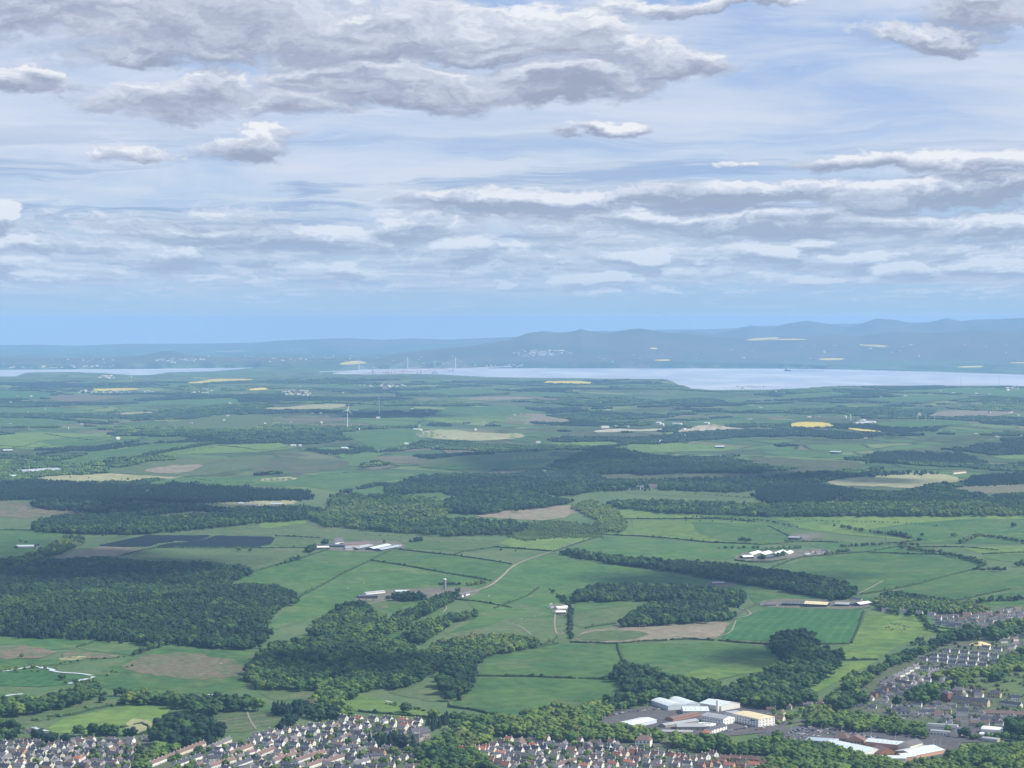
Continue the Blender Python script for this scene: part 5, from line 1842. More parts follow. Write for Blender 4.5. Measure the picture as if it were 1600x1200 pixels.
# three rows of identical white blocks
R_(7, 1437 + 6, 1034, 1535, 1043, 'semi', 'w', 's', -30, 'front row of the white estate', 1.0)
R_(7, 1459, 1028, 1554, 1037, 'semi', 'w', 's', -30, 'middle row of the white estate', 1.0)
R_(7, 1478, 1020, 1568, 1030, 'semi', 'w', 's', -30, 'back row of the white estate', 1.0)
R_(2, 1541, 1015, 1560, 1018, 'semi', 'w', 's', -30, 'pair behind the white estate', 1.05)
R_(2, 1596, 1034, 1606, 1030, 'bung', 'w', 'b', -40, 'right edge beside the white estate')
# village at the right edge
R_(4, 1382, 956, 1412, 959, ['det', 'semi'], 'w', 'g', -20, 'row over the cattle field')
R_(2, 1436, 961, 1456, 963, 'semi', 'w', 'g', -25, 'end of the row over cattle')
R_(4, 1466, 969, 1492, 966, 'semi', 'wg', 'bg', -25, 'upper left of the edge village')
R_(4, 1466, 976, 1498, 980, 'semi', 'gw', 's', -15, 'village row over the hedge corner')
R_(3, 1508, 982, 1536, 983, 'semi', 'wc', 'g', -15, 'lowest row of the edge village')
R_(4, 1504, 972, 1546, 975, 'semi', 'wc', 'bs', -20, 'middle row of the edge village')
R_(4, 1510, 963, 1560, 965, 'semi', 'cw', 'b', -15, 'upper row of the edge village')
R_(5, 1552, 972, 1606, 964, 'semi', 'wg', 's', 20, 'right side of the edge village')
R_(5, 1545, 962, 1606, 952, ['det', 'semi'], 'wg', 'gb', 25, 'top right of the edge village')
R_(4, 1585, 990, 1606, 975, 'semi', 'w', 'gb', 30, 'right edge column of the village')
R_(3, 1586, 1000, 1606, 996, 'det', 'wg', 's', -20, 'between trees at the right edge')
# lone houses in the country
R_(2, 46, 1146, 60, 1150, 'bung', 'wg', 'g', -20, 'by the road bridge, left edge')
house(860, 950, 'cot', 'w', 'g', 60, 'small white gabled cottage left of the white farm sheds', 'farm buildings', None, 1.3)
house(1000, 764, 'bung', 'w', 'g', 10, 'far white farmhouse, left of two on the green rise', 'farm buildings', None, 1.8)
house(1020, 764, 'semi', 'g', 'b', 5, 'far stone farmhouse, right of two on the green rise', 'farm buildings', None, 1.8)
print('houses', HOUSES)


# ------------------------------------------------------------------ larger buildings: front edge given by two base corners
def block(P0, P1, depth, e, r, wc, rc, parent=None, hip=0.0, win=None, style='gable', xoff=0.0, zoff=0.0, across=False):
    """one wing of a building: walls, roof and windows as parts of parent"""
    if P0[1] < 800:
        wc, rc = {'w': 'c'}.get(wc, wc), {'w': 'p'}.get(rc, rc)
    a = at(*P0)
    b = at(*P1)
    d = b - a
    L = math.hypot(d.x, d.y)
    ya = math.atan2(d.y, d.x)
    M_ = Matrix.Translation((a.x, a.y, gz(a.x, a.y) + .3 + zoff)) @ Matrix.Rotation(ya, 4, 'Z')
    for q in np.arange(0, L + 1, 10):
        for w_ in np.arange(4, depth, 10):
            p = M_ @ Vector((q, w_, 0))
            NO_TREE.append((p.x, p.y, 7))
    mw, mr, mg = MB(), MB(), MB()
    if style == 'gable':
        if across:
            def sw(m):
                m.v = [(L / 2 - (y - depth / 2), depth / 2 + (x - L / 2), z) for x, y, z in m.v]
                return m
            x0, x1, y0, y1 = L / 2 - depth / 2, L / 2 + depth / 2, depth / 2 - L / 2, depth / 2 + L / 2
            wall_solid(mw, x0, x1, y0, y1, e, r, hip)
            gable_solid(mr, x0, x1, y0, y1, e, r, hip)
            sw(mw)
            sw(mr)
        else:
            wall_solid(mw, 0, L, 0, depth, e, r, hip)
            gable_solid(mr, 0, L, 0, depth, e, r, hip, .5)
    elif style == 'flat':
        mw.box(0, L, 0, depth, -2.5, e)
        mr.box(-.2, L + .2, -.2, depth + .2, e, e + .5)
    elif style == 'arch':
        mw.box(0, L, 0, depth, -2.5, e)
        n = 10
        rings = []
        for xx in (-.3, L + .3):
            rings.append([(xx, depth / 2 - depth / 2 * 1.02 * math.cos(math.pi * i / n), e - .2 + (r - e) * math.sin(math.pi * i / n)) for i in range(n + 1)])
        mr.loft(rings)
    elif style == 'bays':
        nb = max(2, int(L / 22))
        mw.box(0, L, 0, depth, -2.5, e)
        for i in range(nb):
            x0, x1 = L * i / nb, L * (i + 1) / nb
            n = 8
            rings = []
            for yy in (-.3, depth + .3):
                rings.append([(x0 + (x1 - x0) * k / n, yy, e - .1 + (r - e) * math.sin(math.pi * k / n)) for k in range(n + 1)])
            mr.loft(rings)
    if win:
        cols, rows, sth = win
        ww = min(2.2, L / cols * .5)
        for k in range(rows):
            z0 = 1.2 + k * sth
            for i in range(cols):
                cx = L * (i + .5) / cols
                mg.box(cx - ww / 2, cx + ww / 2, -.07, .03, z0, z0 + 1.6)
            for i in range(max(1, int(depth / 6))):
                cy = depth * (i + .5) / max(1, int(depth / 6))
                mg.box(L - .03, L + .07, cy - .8, cy + .8, z0, z0 + 1.6)
    root = parent
    inv = root.matrix_world.inverted() if root else Matrix()
    res = []
    par = root
    for nm, m, mt in (('roof', mr, ROOF[rc][1]), ('wall', mw, WALL[wc][1]), ('window', mg, GLASS)):
        if not m.v:
            continue
        MM = (inv_root(root) @ M_) if root else M_
        m.v = [tuple(MM @ Vector(p)) for p in m.v]
        o = m.build(nm, mt, res[-1] if nm == 'window' else root)
        if nm == 'window':
            o['kind'] = 'stuff'
        res.append(o)
    if style == 'gable' and not across and not hip and L * depth > 500:
        roof_lights(root, M_, L, depth, e, r)
    return res


def roof_lights(root, M_, L, depth, e, r):
    m = MB()
    n = max(2, int(L / 7))
    sl = (r - e) / (depth / 2)
    for i in range(n):
        cx = L * (i + .5) / n
        for y0, y1, sg_ in ((depth * .12, depth * .42, 1), (depth * .58, depth * .88, -1)):
            z = [e + .22 + (sl * y if sg_ > 0 else sl * (depth - y)) for y in (y0, y1)]
            m.add([(cx - .6, y0, z[0]), (cx + .6, y0, z[0]), (cx + .6, y1, z[1]), (cx - .6, y1, z[1]), (cx - .6, y0, z[0] - .2), (cx + .6, y0, z[0] - .2), (cx + .6, y1, z[1] - .2), (cx - .6, y1, z[1] - .2)],
                  [(0, 1, 2, 3), (0, 4, 5, 1), (1, 5, 6, 2), (2, 6, 7, 3), (3, 7, 4, 0)])
    for i in range(max(1, n // 3)):
        cx = L * (i + .5) / max(1, n // 3)
        m.cyl((cx, depth / 2, r - .1), .5, .5, 1.1, 8)
    MM = (inv_root(root) @ M_)
    m.v = [tuple(MM @ Vector(p)) for p in m.v]
    o = m.build('roof_light', simple('roof_light', (.25, .28, .30), .4, .1, .3), root)
    o['kind'] = 'stuff'


def inv_root(e):
    return (Matrix.Translation(e.location) @ Matrix.Rotation(e.rotation_euler.z, 4, 'Z')).inverted()


def thing(name, px, py, label, cat, group=None):
    g = at(px, py)
    e = empty(name, (g.x, g.y, gz(g.x, g.y)))
    tag(e, label, cat, group)
    return e


def local(e, px, py, dz=0.0):
    g = at(px, py)
    return inv_root(e) @ Vector((g.x, g.y, gz(g.x, g.y) + dz))


# the white factory and its halls
f = thing('factory', 1120, 1125, 'sprawling white factory with pale arched halls and a beige-roofed three-storey block', 'factory')
block((1146, 1128), (1185, 1137), 34, 13, 16, 'w', 'y', f, 3, (9, 3, 4.0))
block((1133, 1123), (1150, 1128), 22, 11, 11, 'w', 'm', f, 0, (2, 2, 4.5), 'flat')
block((1093, 1106), (1127, 1112), 46, 8, 12, 'w', 'p', f, 0, None)
block((1044, 1111), (1094, 1107), 60, 8, 11.5, 't', 'p', f, 0, None, 'bays')
block((1068, 1118), (1108, 1118), 42, 7, 10, 't', 'p', f, 0, None)
block((1096, 1128), (1130, 1134), 28, 10, 13.5, 'w', 'm', f, 0, (8, 2, 4.5))
block((1052, 1128), (1096, 1118), 16, 4, 6.5, 'b', 'b', f)
block((1040, 1138), (1092, 1130), 16, 4, 6, 's', 'm', f)
block((1058, 1142), (1112, 1142), 26, 6, 9, 's', 'm', f, 0, (6, 1, 3))
block((1112, 1148), (1136, 1141), 14, 7, 10, 'w', 'k', f, 0, (5, 2, 3.4))
block((1088, 1140), (1110, 1142), 24, 7.5, 8.5, 'w', 'w', f)
block((1034, 1147), (1082, 1148), 12, 3.5, 5.5, 's', 'm', f)
ch = at(1121, 1112)
q = inv_root(f) @ ch
MB().cyl((q.x, q.y, 0), 2.6, 2.4, 18, 12).cyl((q.x, q.y, 18), 2.9, 2.9, 1.2, 12).build('water_tower', WALL['w'][1], f)
sg = local(f, 1178, 1135.5)
MB().box(sg.x - 6.5, sg.x + 6.5, sg.y - 1.2, sg.y - .9, 9.2, 11.0).build('sign', simple('navy_sign', (.03, .06, .2), .4), f)
f = thing('warehouse', 980, 1130, 'low warehouse with wide pale metal roof in the yard left of the factory', 'warehouse')
block((963, 1135), (988, 1139), 62, 5.5, 7.5, 't', 'p', f, 0, None, 'gable', across=True)
MB().box(0, .1, 0, .1, 0, .1) if False else None

# shopping centre
f = thing('shopping_centre', 1360, 1175, 'shopping centre of long pale roofs and brown gabled blocks beside the full car park', 'shopping centre')
block((1258, 1163), (1306, 1166), 26, 6, 8.5, 't', 'f', f, 3)
block((1284, 1170), (1350, 1184), 40, 6.5, 11, 'o', 'p', f)
block((1352, 1166), (1424, 1174), 26, 7, 10, 'o', 'p', f)
block((1350, 1185), (1382, 1180), 42, 7, 12, 'w', 'p', f, across=True)
block((1301, 1158), (1324, 1160), 20, 5, 12, 's', 'b', f, 8)
block((1322, 1161), (1350, 1163), 18, 5, 11, 'o', 'b', f, 0, (5, 1, 3), across=True)
block((1372, 1184), (1402, 1181), 26, 6, 13, 'b', 'b', f, 0, (5, 1, 3), across=True)
block((1422, 1176), (1442, 1170), 20, 9, 14, 'c', 'g', f, 0, (6, 2, 3.5))
block((1430, 1187), (1476, 1178), 42, 6, 10, 'o', 'p', f)
block((1358, 1191), (1416, 1192), 20, 6, 8, 'w', 'p', f)
block((1412, 1190), (1432, 1188), 24, 6, 9, 'o', 'p', f)
f = thing('workshop', 1478, 1148, 'long white workshop with stepped flat roofs above the shopping centre trees', 'workshop')
block((1453, 1148), (1500, 1152), 10, 6, 6, 'w', 'm', f, 0, (9, 1, 3), 'flat')
block((1450, 1143), (1498, 1147), 12, 7.5, 7.5, 'w', 'k', f, 0, (9, 1, 5), 'flat')
block((1449, 1140), (1496, 1143), 9, 8.5, 8.5, 'w', 'm', f, 0, None, 'flat')
block((1497, 1153), (1507, 1147), 12, 8, 10.5, 'c', 'k', f)
f = thing('arched_shed', 1550, 1145, 'large white round-roofed shed near the right edge, topmost of three', 'shed', 'round-roofed sheds')
block((1533, 1146), (1568, 1149), 20, 6, 10, 'w', 'w', f, 0, None, 'arch')
f = thing('arched_shed', 1545, 1152, 'middle one of three round-roofed sheds near the right edge', 'shed', 'round-roofed sheds')
block((1530, 1152), (1560, 1155), 11, 4, 7, 'c', 'w', f, 0, None, 'arch')
f = thing('arched_shed', 1548, 1158, 'lowest and greyest of three round-roofed sheds near the right edge', 'shed', 'round-roofed sheds')
block((1534, 1158), (1558, 1161), 11, 4, 6.5, 'g', 'm', f, 0, None, 'arch')
f = thing('low_block', 1570, 1115, 'very long low building with rusty brown roof at the right edge', 'building')
block((1535, 1117), (1612, 1121), 16, 3.5, 7, 'c', 'b', f, 0, (16, 1, 3))
f = thing('red_tower_house', 1475, 1092, 'tall red sandstone house with turret roofs in the park', 'house')
block((1470, 1096), (1481, 1098), 12, 15, 19, 'r', 'g', f, 5, (4, 4, 3.4))
block((1462, 1091), (1474, 1094), 14, 12, 17, 'r', 's', f, 5, (4, 3, 3.6))

# church with a square tower
f = thing('church', 655, 1150, 'grey stone church with slate roof, transept and squat pinnacled tower', 'church')
block((645, 1156), (672, 1153), 13, 8, 16, 's', 's', f, 0, (6, 1, 3))
block((640, 1161), (652, 1162), 22, 7, 13, 's', 's', f, 0, (2, 1, 3), across=True)
tb = local(f, 651, 1166)
m = MB().box(tb.x - 4, tb.x + 4, tb.y, tb.y + 8, -2, 19).box(tb.x - 4.4, tb.x + 4.4, tb.y - .4, tb.y + 8.4, 17.2, 18)
for sx in (-3.6, 3.6):
    for sy in (.4, 7.6):
        m.cyl((tb.x + sx, tb.y + sy, 19), .7, .1, 4.5, 6)
m.build('tower', WALL['s'][1], f)
NO_TREE.append((f.location.x, f.location.y - 12, 20))

# farms
def farm(name, px, py, label, blocks, cat='farm'):
    f = thing(name, px, py, label, cat, 'farm buildings')
    for bl in blocks:
        block(bl[0], bl[1], bl[2], bl[3], bl[4], bl[5], bl[6], f, 0, bl[7] if len(bl) > 7 else None, bl[8] if len(bl) > 8 else 'gable')
    return f


farm('cattle_shed', 508, 856, 'open dark shed with bright pale roof at the left end of the long farm', [((494, 858.5), (514, 858.5), 22, 5, 7.5, 'd', 'w')], 'shed')
farm('farmhouse', 532, 850, 'steep-roofed farmhouse with bright gable behind the long sheds', [((524, 851), (537, 850), 14, 6, 17, 'w', 'g')], 'house')
farm('long_shed', 555, 852, 'wide brown-roofed shed in the middle of the long farm', [((538, 855), (580, 853), 40, 6, 10, 'g', 'b')], 'shed')
farm('long_shed', 552, 858, 'low shed with white front under the brown-roofed shed', [((540, 859.5), (562, 859.5), 24, 5, 8, 'w', 'm')], 'shed')
farm('long_shed', 575, 857, 'grey-roofed shed slanting away right of the white front', [((560, 860), (584, 853), 26, 5, 8, 'd', 'm')], 'shed')
farm('long_shed', 590, 857, 'shed with the palest slanting roof of the long farm', [((584, 860.5), (612, 852), 26, 5, 8, 'd', 'p')], 'shed')
farm('long_shed', 610, 858, 'rightmost dark-roofed slanting shed of the long farm', [((596, 862), (628, 854), 24, 5, 8, 'd', 'f')], 'shed')
farm('open_barn', 520, 854, 'dark low barn between the pale roof and the farmhouse', [((508, 855), (538, 856), 20, 5, 7, 'd', 'k')], 'barn')
farm('barn', 655, 928, 'barn with bright white roof beside dark trees, silo farm', [((642, 933), (660, 933), 22, 6, 8.5, 'd', 'w')], 'barn')
farm('barn', 650, 936, 'low shed half hidden below the white-roofed barn', [((638, 937), (656, 938), 14, 4, 6, 'g', 'm')], 'shed')
farm('stone_barn', 706, 930, 'long stone barn with grey roof at the foot of the silo', [((682, 934), (728, 933), 16, 5, 9, 's', 'g', (10, 1, 3))], 'barn')
farm('farmhouse', 727, 930, 'small house with white gable at the right end of the silo farm', [((722, 934), (734, 930), 12, 5, 9, 'w', 'g')], 'house')
farm('barn', 576, 934, 'dark open barn with pale eaves beside the scrap yard', [((560, 936), (590, 936), 16, 6, 8, 'd', 'k')], 'barn')
farm('barn', 590, 928, 'pale low shed above the scrap yard barn', [((572, 930), (602, 927), 12, 4, 6, 'w', 'm')], 'shed')
farm('barn', 630, 926, 'low white-roofed shed behind the trees of the silo farm', [((618, 927), (640, 927), 14, 4, 6, 'g', 'p')], 'shed')
farm('cattle_shed', 876, 957, 'dark-fronted white-roofed shed of the small white farm', [((869, 960), (884, 960), 14, 4.5, 7, 'd', 'w')], 'shed')
farm('cattle_shed', 879, 951, 'rear white shed of the small white farm', [((871, 953), (888, 952), 14, 4, 7, 'w', 'w')], 'shed')
farm('big_barn', 1278, 945, 'big barn with broad cream roof and open slatted front', [((1256, 949), (1292, 949), 34, 8, 12, 'd', 'y', (12, 1, 3))], 'barn')
farm('big_barn', 1238, 945, 'dark blue-roofed open barn left of the cream-roofed barn', [((1222, 947), (1256, 947), 26, 6, 9, 'd', 'k')], 'barn')
farm('low_shed', 1202, 944, 'small black shed at the left end of the big barns', [((1194, 947), (1212, 947), 10, 3, 4.5, 'd', 'k')], 'shed')
farm('big_barn', 1316, 944, 'grey-roofed barn right of the cream-roofed barn', [((1304, 948), (1326, 948), 30, 6, 9, 'd', 'm')], 'barn')
farm('low_shed', 1335, 944, 'low dark shed right of the grey-roofed barn', [((1324, 947), (1344, 946), 14, 4, 6, 'd', 'k')], 'shed')
farm('pale_barn', 1354, 944, 'barn with bright pale roof nearest the cattle field houses', [((1344, 948), (1362, 944), 20, 5, 8, 'd', 'w')], 'barn')
farm('cottage', 1336, 937, 'white cottage behind the low dark barns', [((1330, 939), (1346, 939), 9, 4, 7, 'w', 's')], 'house')
farm('cattle_shed', 1172, 872, 'black-fronted pale-roofed shed at the left of the stepped white sheds', [((1162, 874), (1178, 874), 26, 6, 9, 'd', 'w')], 'shed')
for i, (a, b, ax) in enumerate(((1175, 1190, 867), (1193, 1206, 867), (1210, 1222, 868), (1222, 1228, 865), (1232, 1240, 866))):
    farm('cattle_shed', (a + b) / 2, ax, ['leftmost', 'second', 'third', 'fourth', 'rightmost'][i] + ' of the stepped bright white sheds on the right hillside',
         [((a, ax + 1), (b, ax - 2), 18, 4, 7, 'w', 'w')], 'shed')
farm('cattle_shed', 1204, 871, 'dark wide shed below the stepped white sheds', [((1192, 874), (1210, 873), 20, 5, 8, 'd', 'k')], 'shed')
for i, (x, y) in enumerate(((1262, 867), (1272, 864), (1280, 866), (1290, 864), (1300, 866))):
    farm('cottage', x, y, ['leftmost', 'second', 'third', 'fourth', 'rightmost'][i] + ' of the small hamlet houses right of the white sheds', [((x - 4, y), (x + 4, y - .5), 9, 4, 7.5, 'wcgww'[i], 'gbgsg'[i])], 'house')
farm('barn', 1242, 840, 'barn with pale roof and dark open front on the hillside', [((1231, 843), (1248, 843.5), 26, 6, 9, 'd', 'm')], 'barn')
farm('barn', 1256, 838, 'low barn behind the pale-roofed hillside barn', [((1248, 841), (1266, 839), 20, 4, 7, 'g', 'g')], 'barn')
farm('barn', 1122, 912, 'small reddish shed with pale roof above the long tree belt', [((1113, 914), (1132, 912.5), 12, 4, 6.5, 'b', 'm')], 'shed')
farm('barn', 40, 855, 'long low white-roofed farm shed at the far left', [((25, 857), (52, 857), 20, 5, 8, 'g', 'p')], 'shed')
farm('farmhouse', 60, 857, 'little white house beside the far left shed', [((56, 858), (64, 858), 10, 4, 8, 'w', 'g')], 'house')
farm('barn', 428, 789, 'long white far barn above the pale field', [((422, 790), (441, 790), 16, 5, 8, 'w', 'w')], 'barn')
farm('barn', 392, 790, 'far white sheds in a clearing left of the long white barn', [((372, 789), (380, 789), 14, 5, 8, 'w', 'w'), ((386, 791), (404, 792), 12, 5, 8, 'w', 'm')], 'barn')
farm('house', 576, 797, 'far tiny white house in front of the valley wood', [((573, 797), (581, 797), 12, 4, 8, 'w', 'g')], 'house')
farm('barn', 20, 745, 'far white shed at the left edge by the pond', [((14, 747), (24, 747), 14, 6, 12, 'w', 'w')], 'shed')
farm('barn', 1303, 708, 'far black-sided barn with white roof on the heath', [((1297, 709), (1313, 709), 20, 9, 12, 'd', 'w')], 'barn')
farm('barn', 1125, 700, 'far dark shed with white roof in the green field', [((1118, 700.5), (1132, 700.5), 20, 8, 12, 'd', 'w')], 'barn')
farm('farmhouse', 1500, 740, 'far farmhouse with reddish roof above the dark trees', [((1490, 741), (1510, 739), 16, 7, 12, 'w', 'b')], 'house')
farm('farmhouse', 1032, 691, 'far tiny white house between plantation woods', [((1030, 692), (1035, 692), 14, 8, 14, 'w', 'w')], 'house')
farm('sheds', 458, 697, 'far small white farm in the light field left of centre', [((454, 698), (462, 698), 20, 6, 10, 'w', 'w'), ((467, 698), (471, 698), 14, 6, 10, 'w', 'w')], 'farm')
farm('sheds', 538, 702, 'far pale shed between two copses left of centre', [((533, 702), (543, 702), 16, 6, 10, 'w', 'w')], 'farm')
farm('sheds', 650, 672, 'far small farm under the pale field', [((645, 673), (656, 673), 20, 8, 12, 'w', 'w')], 'farm')
farm('sheds', 638, 695, 'far white house beside dark trees', [((632, 696), (638, 696), 20, 8, 12, 'w', 'w'), ((650, 695), (656, 695), 16, 6, 10, 'g', 'w')], 'farm')
farm('sheds', 230, 632, 'far white shed on the left ridge', [((5, 706), (20, 706), 30, 6, 9, 'd', 'w')], 'farm')
f = thing('storage_tower', 1437, 652, 'tall white block standing alone on the far wooded ridge', 'building')
block((1434.5, 652), (1439.5, 652), 20, 26, 26, 'w', 'w', f, 0, None, 'flat')
f = thing('works', 1345, 662, 'far white works with tank and chimney beside the yellow field', 'factory')
block((1338, 664), (1362, 663), 40, 10, 14, 'w', 'w', f)
block((1350, 661), (1366, 661), 30, 8, 12, 'w', 'p', f)
q = local(f, 1321, 655)
MB().cyl((q.x, q.y, 0), 8, 8, 12, 12).cyl((q.x, q.y, 12), 8, 2, 3, 12).build('tank', WALL['w'][1], f)
q = local(f, 1329, 657)
MB().cyl((q.x, q.y, 0), 3, 2, 38, 8).build('chimney', WALL['w'][1], f)
f = thing('quarry_works', 1110, 667, 'far pale quarry plant with heaps of stone in the woods', 'quarry')
for x0, x1, y0, hh in ((1025, 1031, 664, 14), (1032, 1036, 665, 10), (1050, 1064, 664, 9), (1100, 1107, 663, 9), (940, 952, 669, 9), (960, 966, 668, 8), (975, 983, 668, 8)):
    block((x0, y0), (x1, y0), 26, hh, hh * 1.3, 'w', 'w', f)
for cx, cy, rr, hh in ((1070, 672, 42, 12), (1090, 668, 36, 10), (1115, 666, 40, 12), (1130, 668, 34, 9), (950, 673, 30, 8)):
    q = local(f, cx, cy)
    MB().loft([[(q.x + rr * s * (1 + .12 * math.sin(a * 2 + s * 3)) * math.cos(a * math.pi / 5), q.y + rr * s * math.sin(a * math.pi / 5), q.z + hh * (1 - s)) for a in range(10)] for s in (1, .6, .25, .05)]).build('stone_heap', G['q'], f)
g_ = at(1531, 1008)
hp = MB().loft([[(r * 1.5 * (1 + .08 * math.sin(a * 1.7)) * math.cos(a * math.pi / 7), r * math.sin(a * math.pi / 7), z) for a in range(14)] for r, z in ((17, -.5), (13, 2.2), (8, 4.6), (3, 6.6), (.5, 7))])
o = hp.build('sand_heap', simple('yellow_sand', (.55, .42, .24), .95, .08, .4))
o.location = g_
tag(o, 'orange sand heap behind the white estate', 'sand heap')

# silo
e = thing('silo', 695, 921, 'tall grey silo with a white domed cap rising over the farm', 'silo')
m = MB()
for k in range(9):
    m.cyl((0, 0, k * 2.5), 3.7, 3.7, 2.3, 16).cyl((0, 0, k * 2.5 + 2.3), 3.8, 3.8, .2, 16)
m.build('barrel', simple('silo_grey', (.22, .23, .25), .6, .08, .5), e)
m = MB()
rings = []
for k in range(6):
    a = k / 5 * math.pi / 2
    rings.append([(4.0 * math.cos(a) * math.cos(i * math.pi / 8) + 1e-3 * math.cos(i * math.pi / 8), 4.0 * math.cos(a) * math.sin(i * math.pi / 8), 22.6 + 3.2 * math.sin(a)) for i in range(16)])
m.loft(rings).build('dome', WALL['w'][1], e)
MB().box(3.7, 4.3, -.4, .4, 0, 22).build('ladder', ROOF['k'][1], e)


# ------------------------------------------------------------------ solar farm: rows of panels
def solar():
    e = thing('solar_farm', 300, 848, 'solar farm of dark blue panel rows on the left hillside', 'solar farm')
    polys = [P_("152,853 185,846 215,840 228,837 258,838 260,843 275,847 250,849 235,854 190,855"), P_("232,837.5 330,837.5 318,843 300,846 270,845 250,841"), P_("336,838 424,839.5 432,843 424,851 400,855 240,854.5 262,850 290,847.5 312,845")]
    pm = simple('solar_glass', (.008, .017, .020), .35, .1, .05)
    pm.node_tree.nodes['Principled BSDF'].inputs['Specular IOR Level'].default_value = .12
    st = simple('galvanised', (.4, .4, .42), .5)
    inv = inv_root(e)
    n = 0
    for p in polys:
        c = cast(p[:, 0], p[:, 1])
        y = c[:, 1].min() + 3
        while y < c[:, 1].max():
            xs = np.arange(c[:, 0].min(), c[:, 0].max(), 6.0)
            if len(xs) > 2:
                z = height(xs, np.full(len(xs), y))
                px, py = project(xs, np.full(len(xs), y), z + .8)
                ok = inside(p, px, py)
                i = 0
                while i < len(xs):
                    if ok[i]:
                        j = i
                        while j + 1 < len(xs) and ok[j + 1] and (j - i) < 40:
                            j += 1
                        if j > i:
                            m = MB()
                            for k in range(i, j):
                                a, b = inv @ Vector((xs[k] + .1, y, z[k])), inv @ Vector((xs[k + 1] - .1, y, z[k + 1]))
                                m.add([(a.x, a.y, a.z + .8), (b.x, b.y, b.z + .8), (b.x, b.y + 5.5, b.z + 3.2), (a.x, a.y + 5.5, a.z + 3.2),
                                       (a.x, a.y, a.z + .7), (b.x, b.y, b.z + .7), (b.x, b.y + 5.5, b.z + 3.1), (a.x, a.y + 5.5, a.z + 3.1)],
                                      [(0, 1, 2, 3), (7, 6, 5, 4), (0, 4, 5, 1), (2, 6, 7, 3)], 0)
                                m.box(a.x, a.x + .15, a.y + 2.5, a.y + 2.65, a.z - .5, a.z + 1.8, 1)
                            m.build('panel_row', [pm, st], e)
                            n += 1
                        i = j + 1
                    else:
                        i += 1
            y += 9.5
    print('panel rows', n)


solar()


# ------------------------------------------------------------------ wind turbines, masts, bridges
WHITE_P = simple('turbine_white', (.80, .82, .84), .4, .02)


def turbine(px, base, hub, blade_px, rot, yaw, label):
    g = at(px, base)
    dist = math.hypot(g.x, g.y)
    sc = dist / FPX
    H_, B = (base - hub) * sc, blade_px * sc
    e = empty('wind_turbine', (g.x, g.y, g.z), math.radians(yaw))
    tag(e, label, 'wind turbine', 'wind turbines on the plain')
    MB().cyl((0, 0, -2), H_ * .024, H_ * .013, H_ + 2, 14).build('tower', WHITE_P, e)
    MB().box(-2.2, 2.2, -4, 5.5, H_ - .5, H_ + 3.6).build('nacelle', WHITE_P, e)
    hb = MB().cyl((0, 0, 0), 1.9, .5, 3.2, 10)
    hb.v = [(x, -4 - z, H_ + 1.5 + y) for x, y, z in hb.v]
    hb = hb.build('hub', WHITE_P, e)
    for k in range(3):
        a = math.radians(rot + 120 * k)
        m = MB()
        rings = []
        for t, w_, th in ((.03, 1.6, 1.4), (.2, 2.8, .9), (.6, 1.7, .5), (1, .6, .2)):
            rr = B * t
            rings.append([(rr * math.sin(a) + w_ / 2 * math.cos(a) * s1, -5.5 + th / 2 * s2, H_ + 1.5 + rr * math.cos(a) - w_ / 2 * math.sin(a) * s1) for s1, s2 in ((-1, -1), (1, -1), (1, 1), (-1, 1))])
        m.loft(rings).build('blade', WHITE_P, e)


turbine(543, 669, 641, 11, 14, 30, 'nearer of the two central wind turbines, tallest on the plain')
turbine(592.5, 648, 623, 10, 85, 12, 'farther of the two central wind turbines, one blade level')
turbine(205, 597, 588, 5, 10, 20, 'small distant wind turbine near the left water')


def pylon(px, base, top, label, white=False, lattice=True):
    g = at(px, base)
    sc = math.hypot(g.x, g.y) / FPX
    H_ = (base - top) * sc
    e = empty('pylon', (g.x, g.y, g.z))
    tag(e, label, 'pylon' if lattice else 'mast')
    mt = WHITE_P if white else simple('lattice_steel', (.20, .21, .23), .6)
    t = max(.35, sc * .16)
    m = MB()
    if lattice:
        w0, w1 = H_ * .10, H_ * .02
        for sx in (-1, 1):
            for sy in (-1, 1):
                m.bar((sx * w0, sy * w0, -1), (sx * w1, sy * w1, H_), t)
        for k in range(6):
            z0, z1 = H_ * k / 6, H_ * (k + 1) / 6
            a, b = w0 + (w1 - w0) * k / 6, w0 + (w1 - w0) * (k + 1) / 6
            for sy in (-1, 1):
                m.bar((-a, sy * a, z0), (b, sy * b, z1), t * .6).bar((a, sy * a, z0), (-b, sy * b, z1), t * .6)
                m.bar((sy * a, -a, z0), (sy * b, b, z1), t * .6).bar((sy * a, a, z0), (sy * b, -b, z1), t * .6)
        m.build('frame', mt, e)
        m = MB()
        for z, w_ in ((.68, .17), (.80, .20), (.92, .15)):
            m.bar((-H_ * w_, 0, H_ * z), (H_ * w_, 0, H_ * z), t)
            m.bar((-H_ * w_, 0, H_ * z), (0, 0, H_ * (z + .05)), t * .6).bar((H_ * w_, 0, H_ * z), (0, 0, H_ * (z + .05)), t * .6)
        m.build('cross_arm', mt, e)
    else:
        m.cyl((0, 0, -1), sc * .22, sc * .10, H_ + 1, 8)
        m.build('pole', mt, e)
        MB().box(-sc * .3, sc * .3, -sc * .3, sc * .3, H_, H_ + sc * .5).build('head', mt, e)


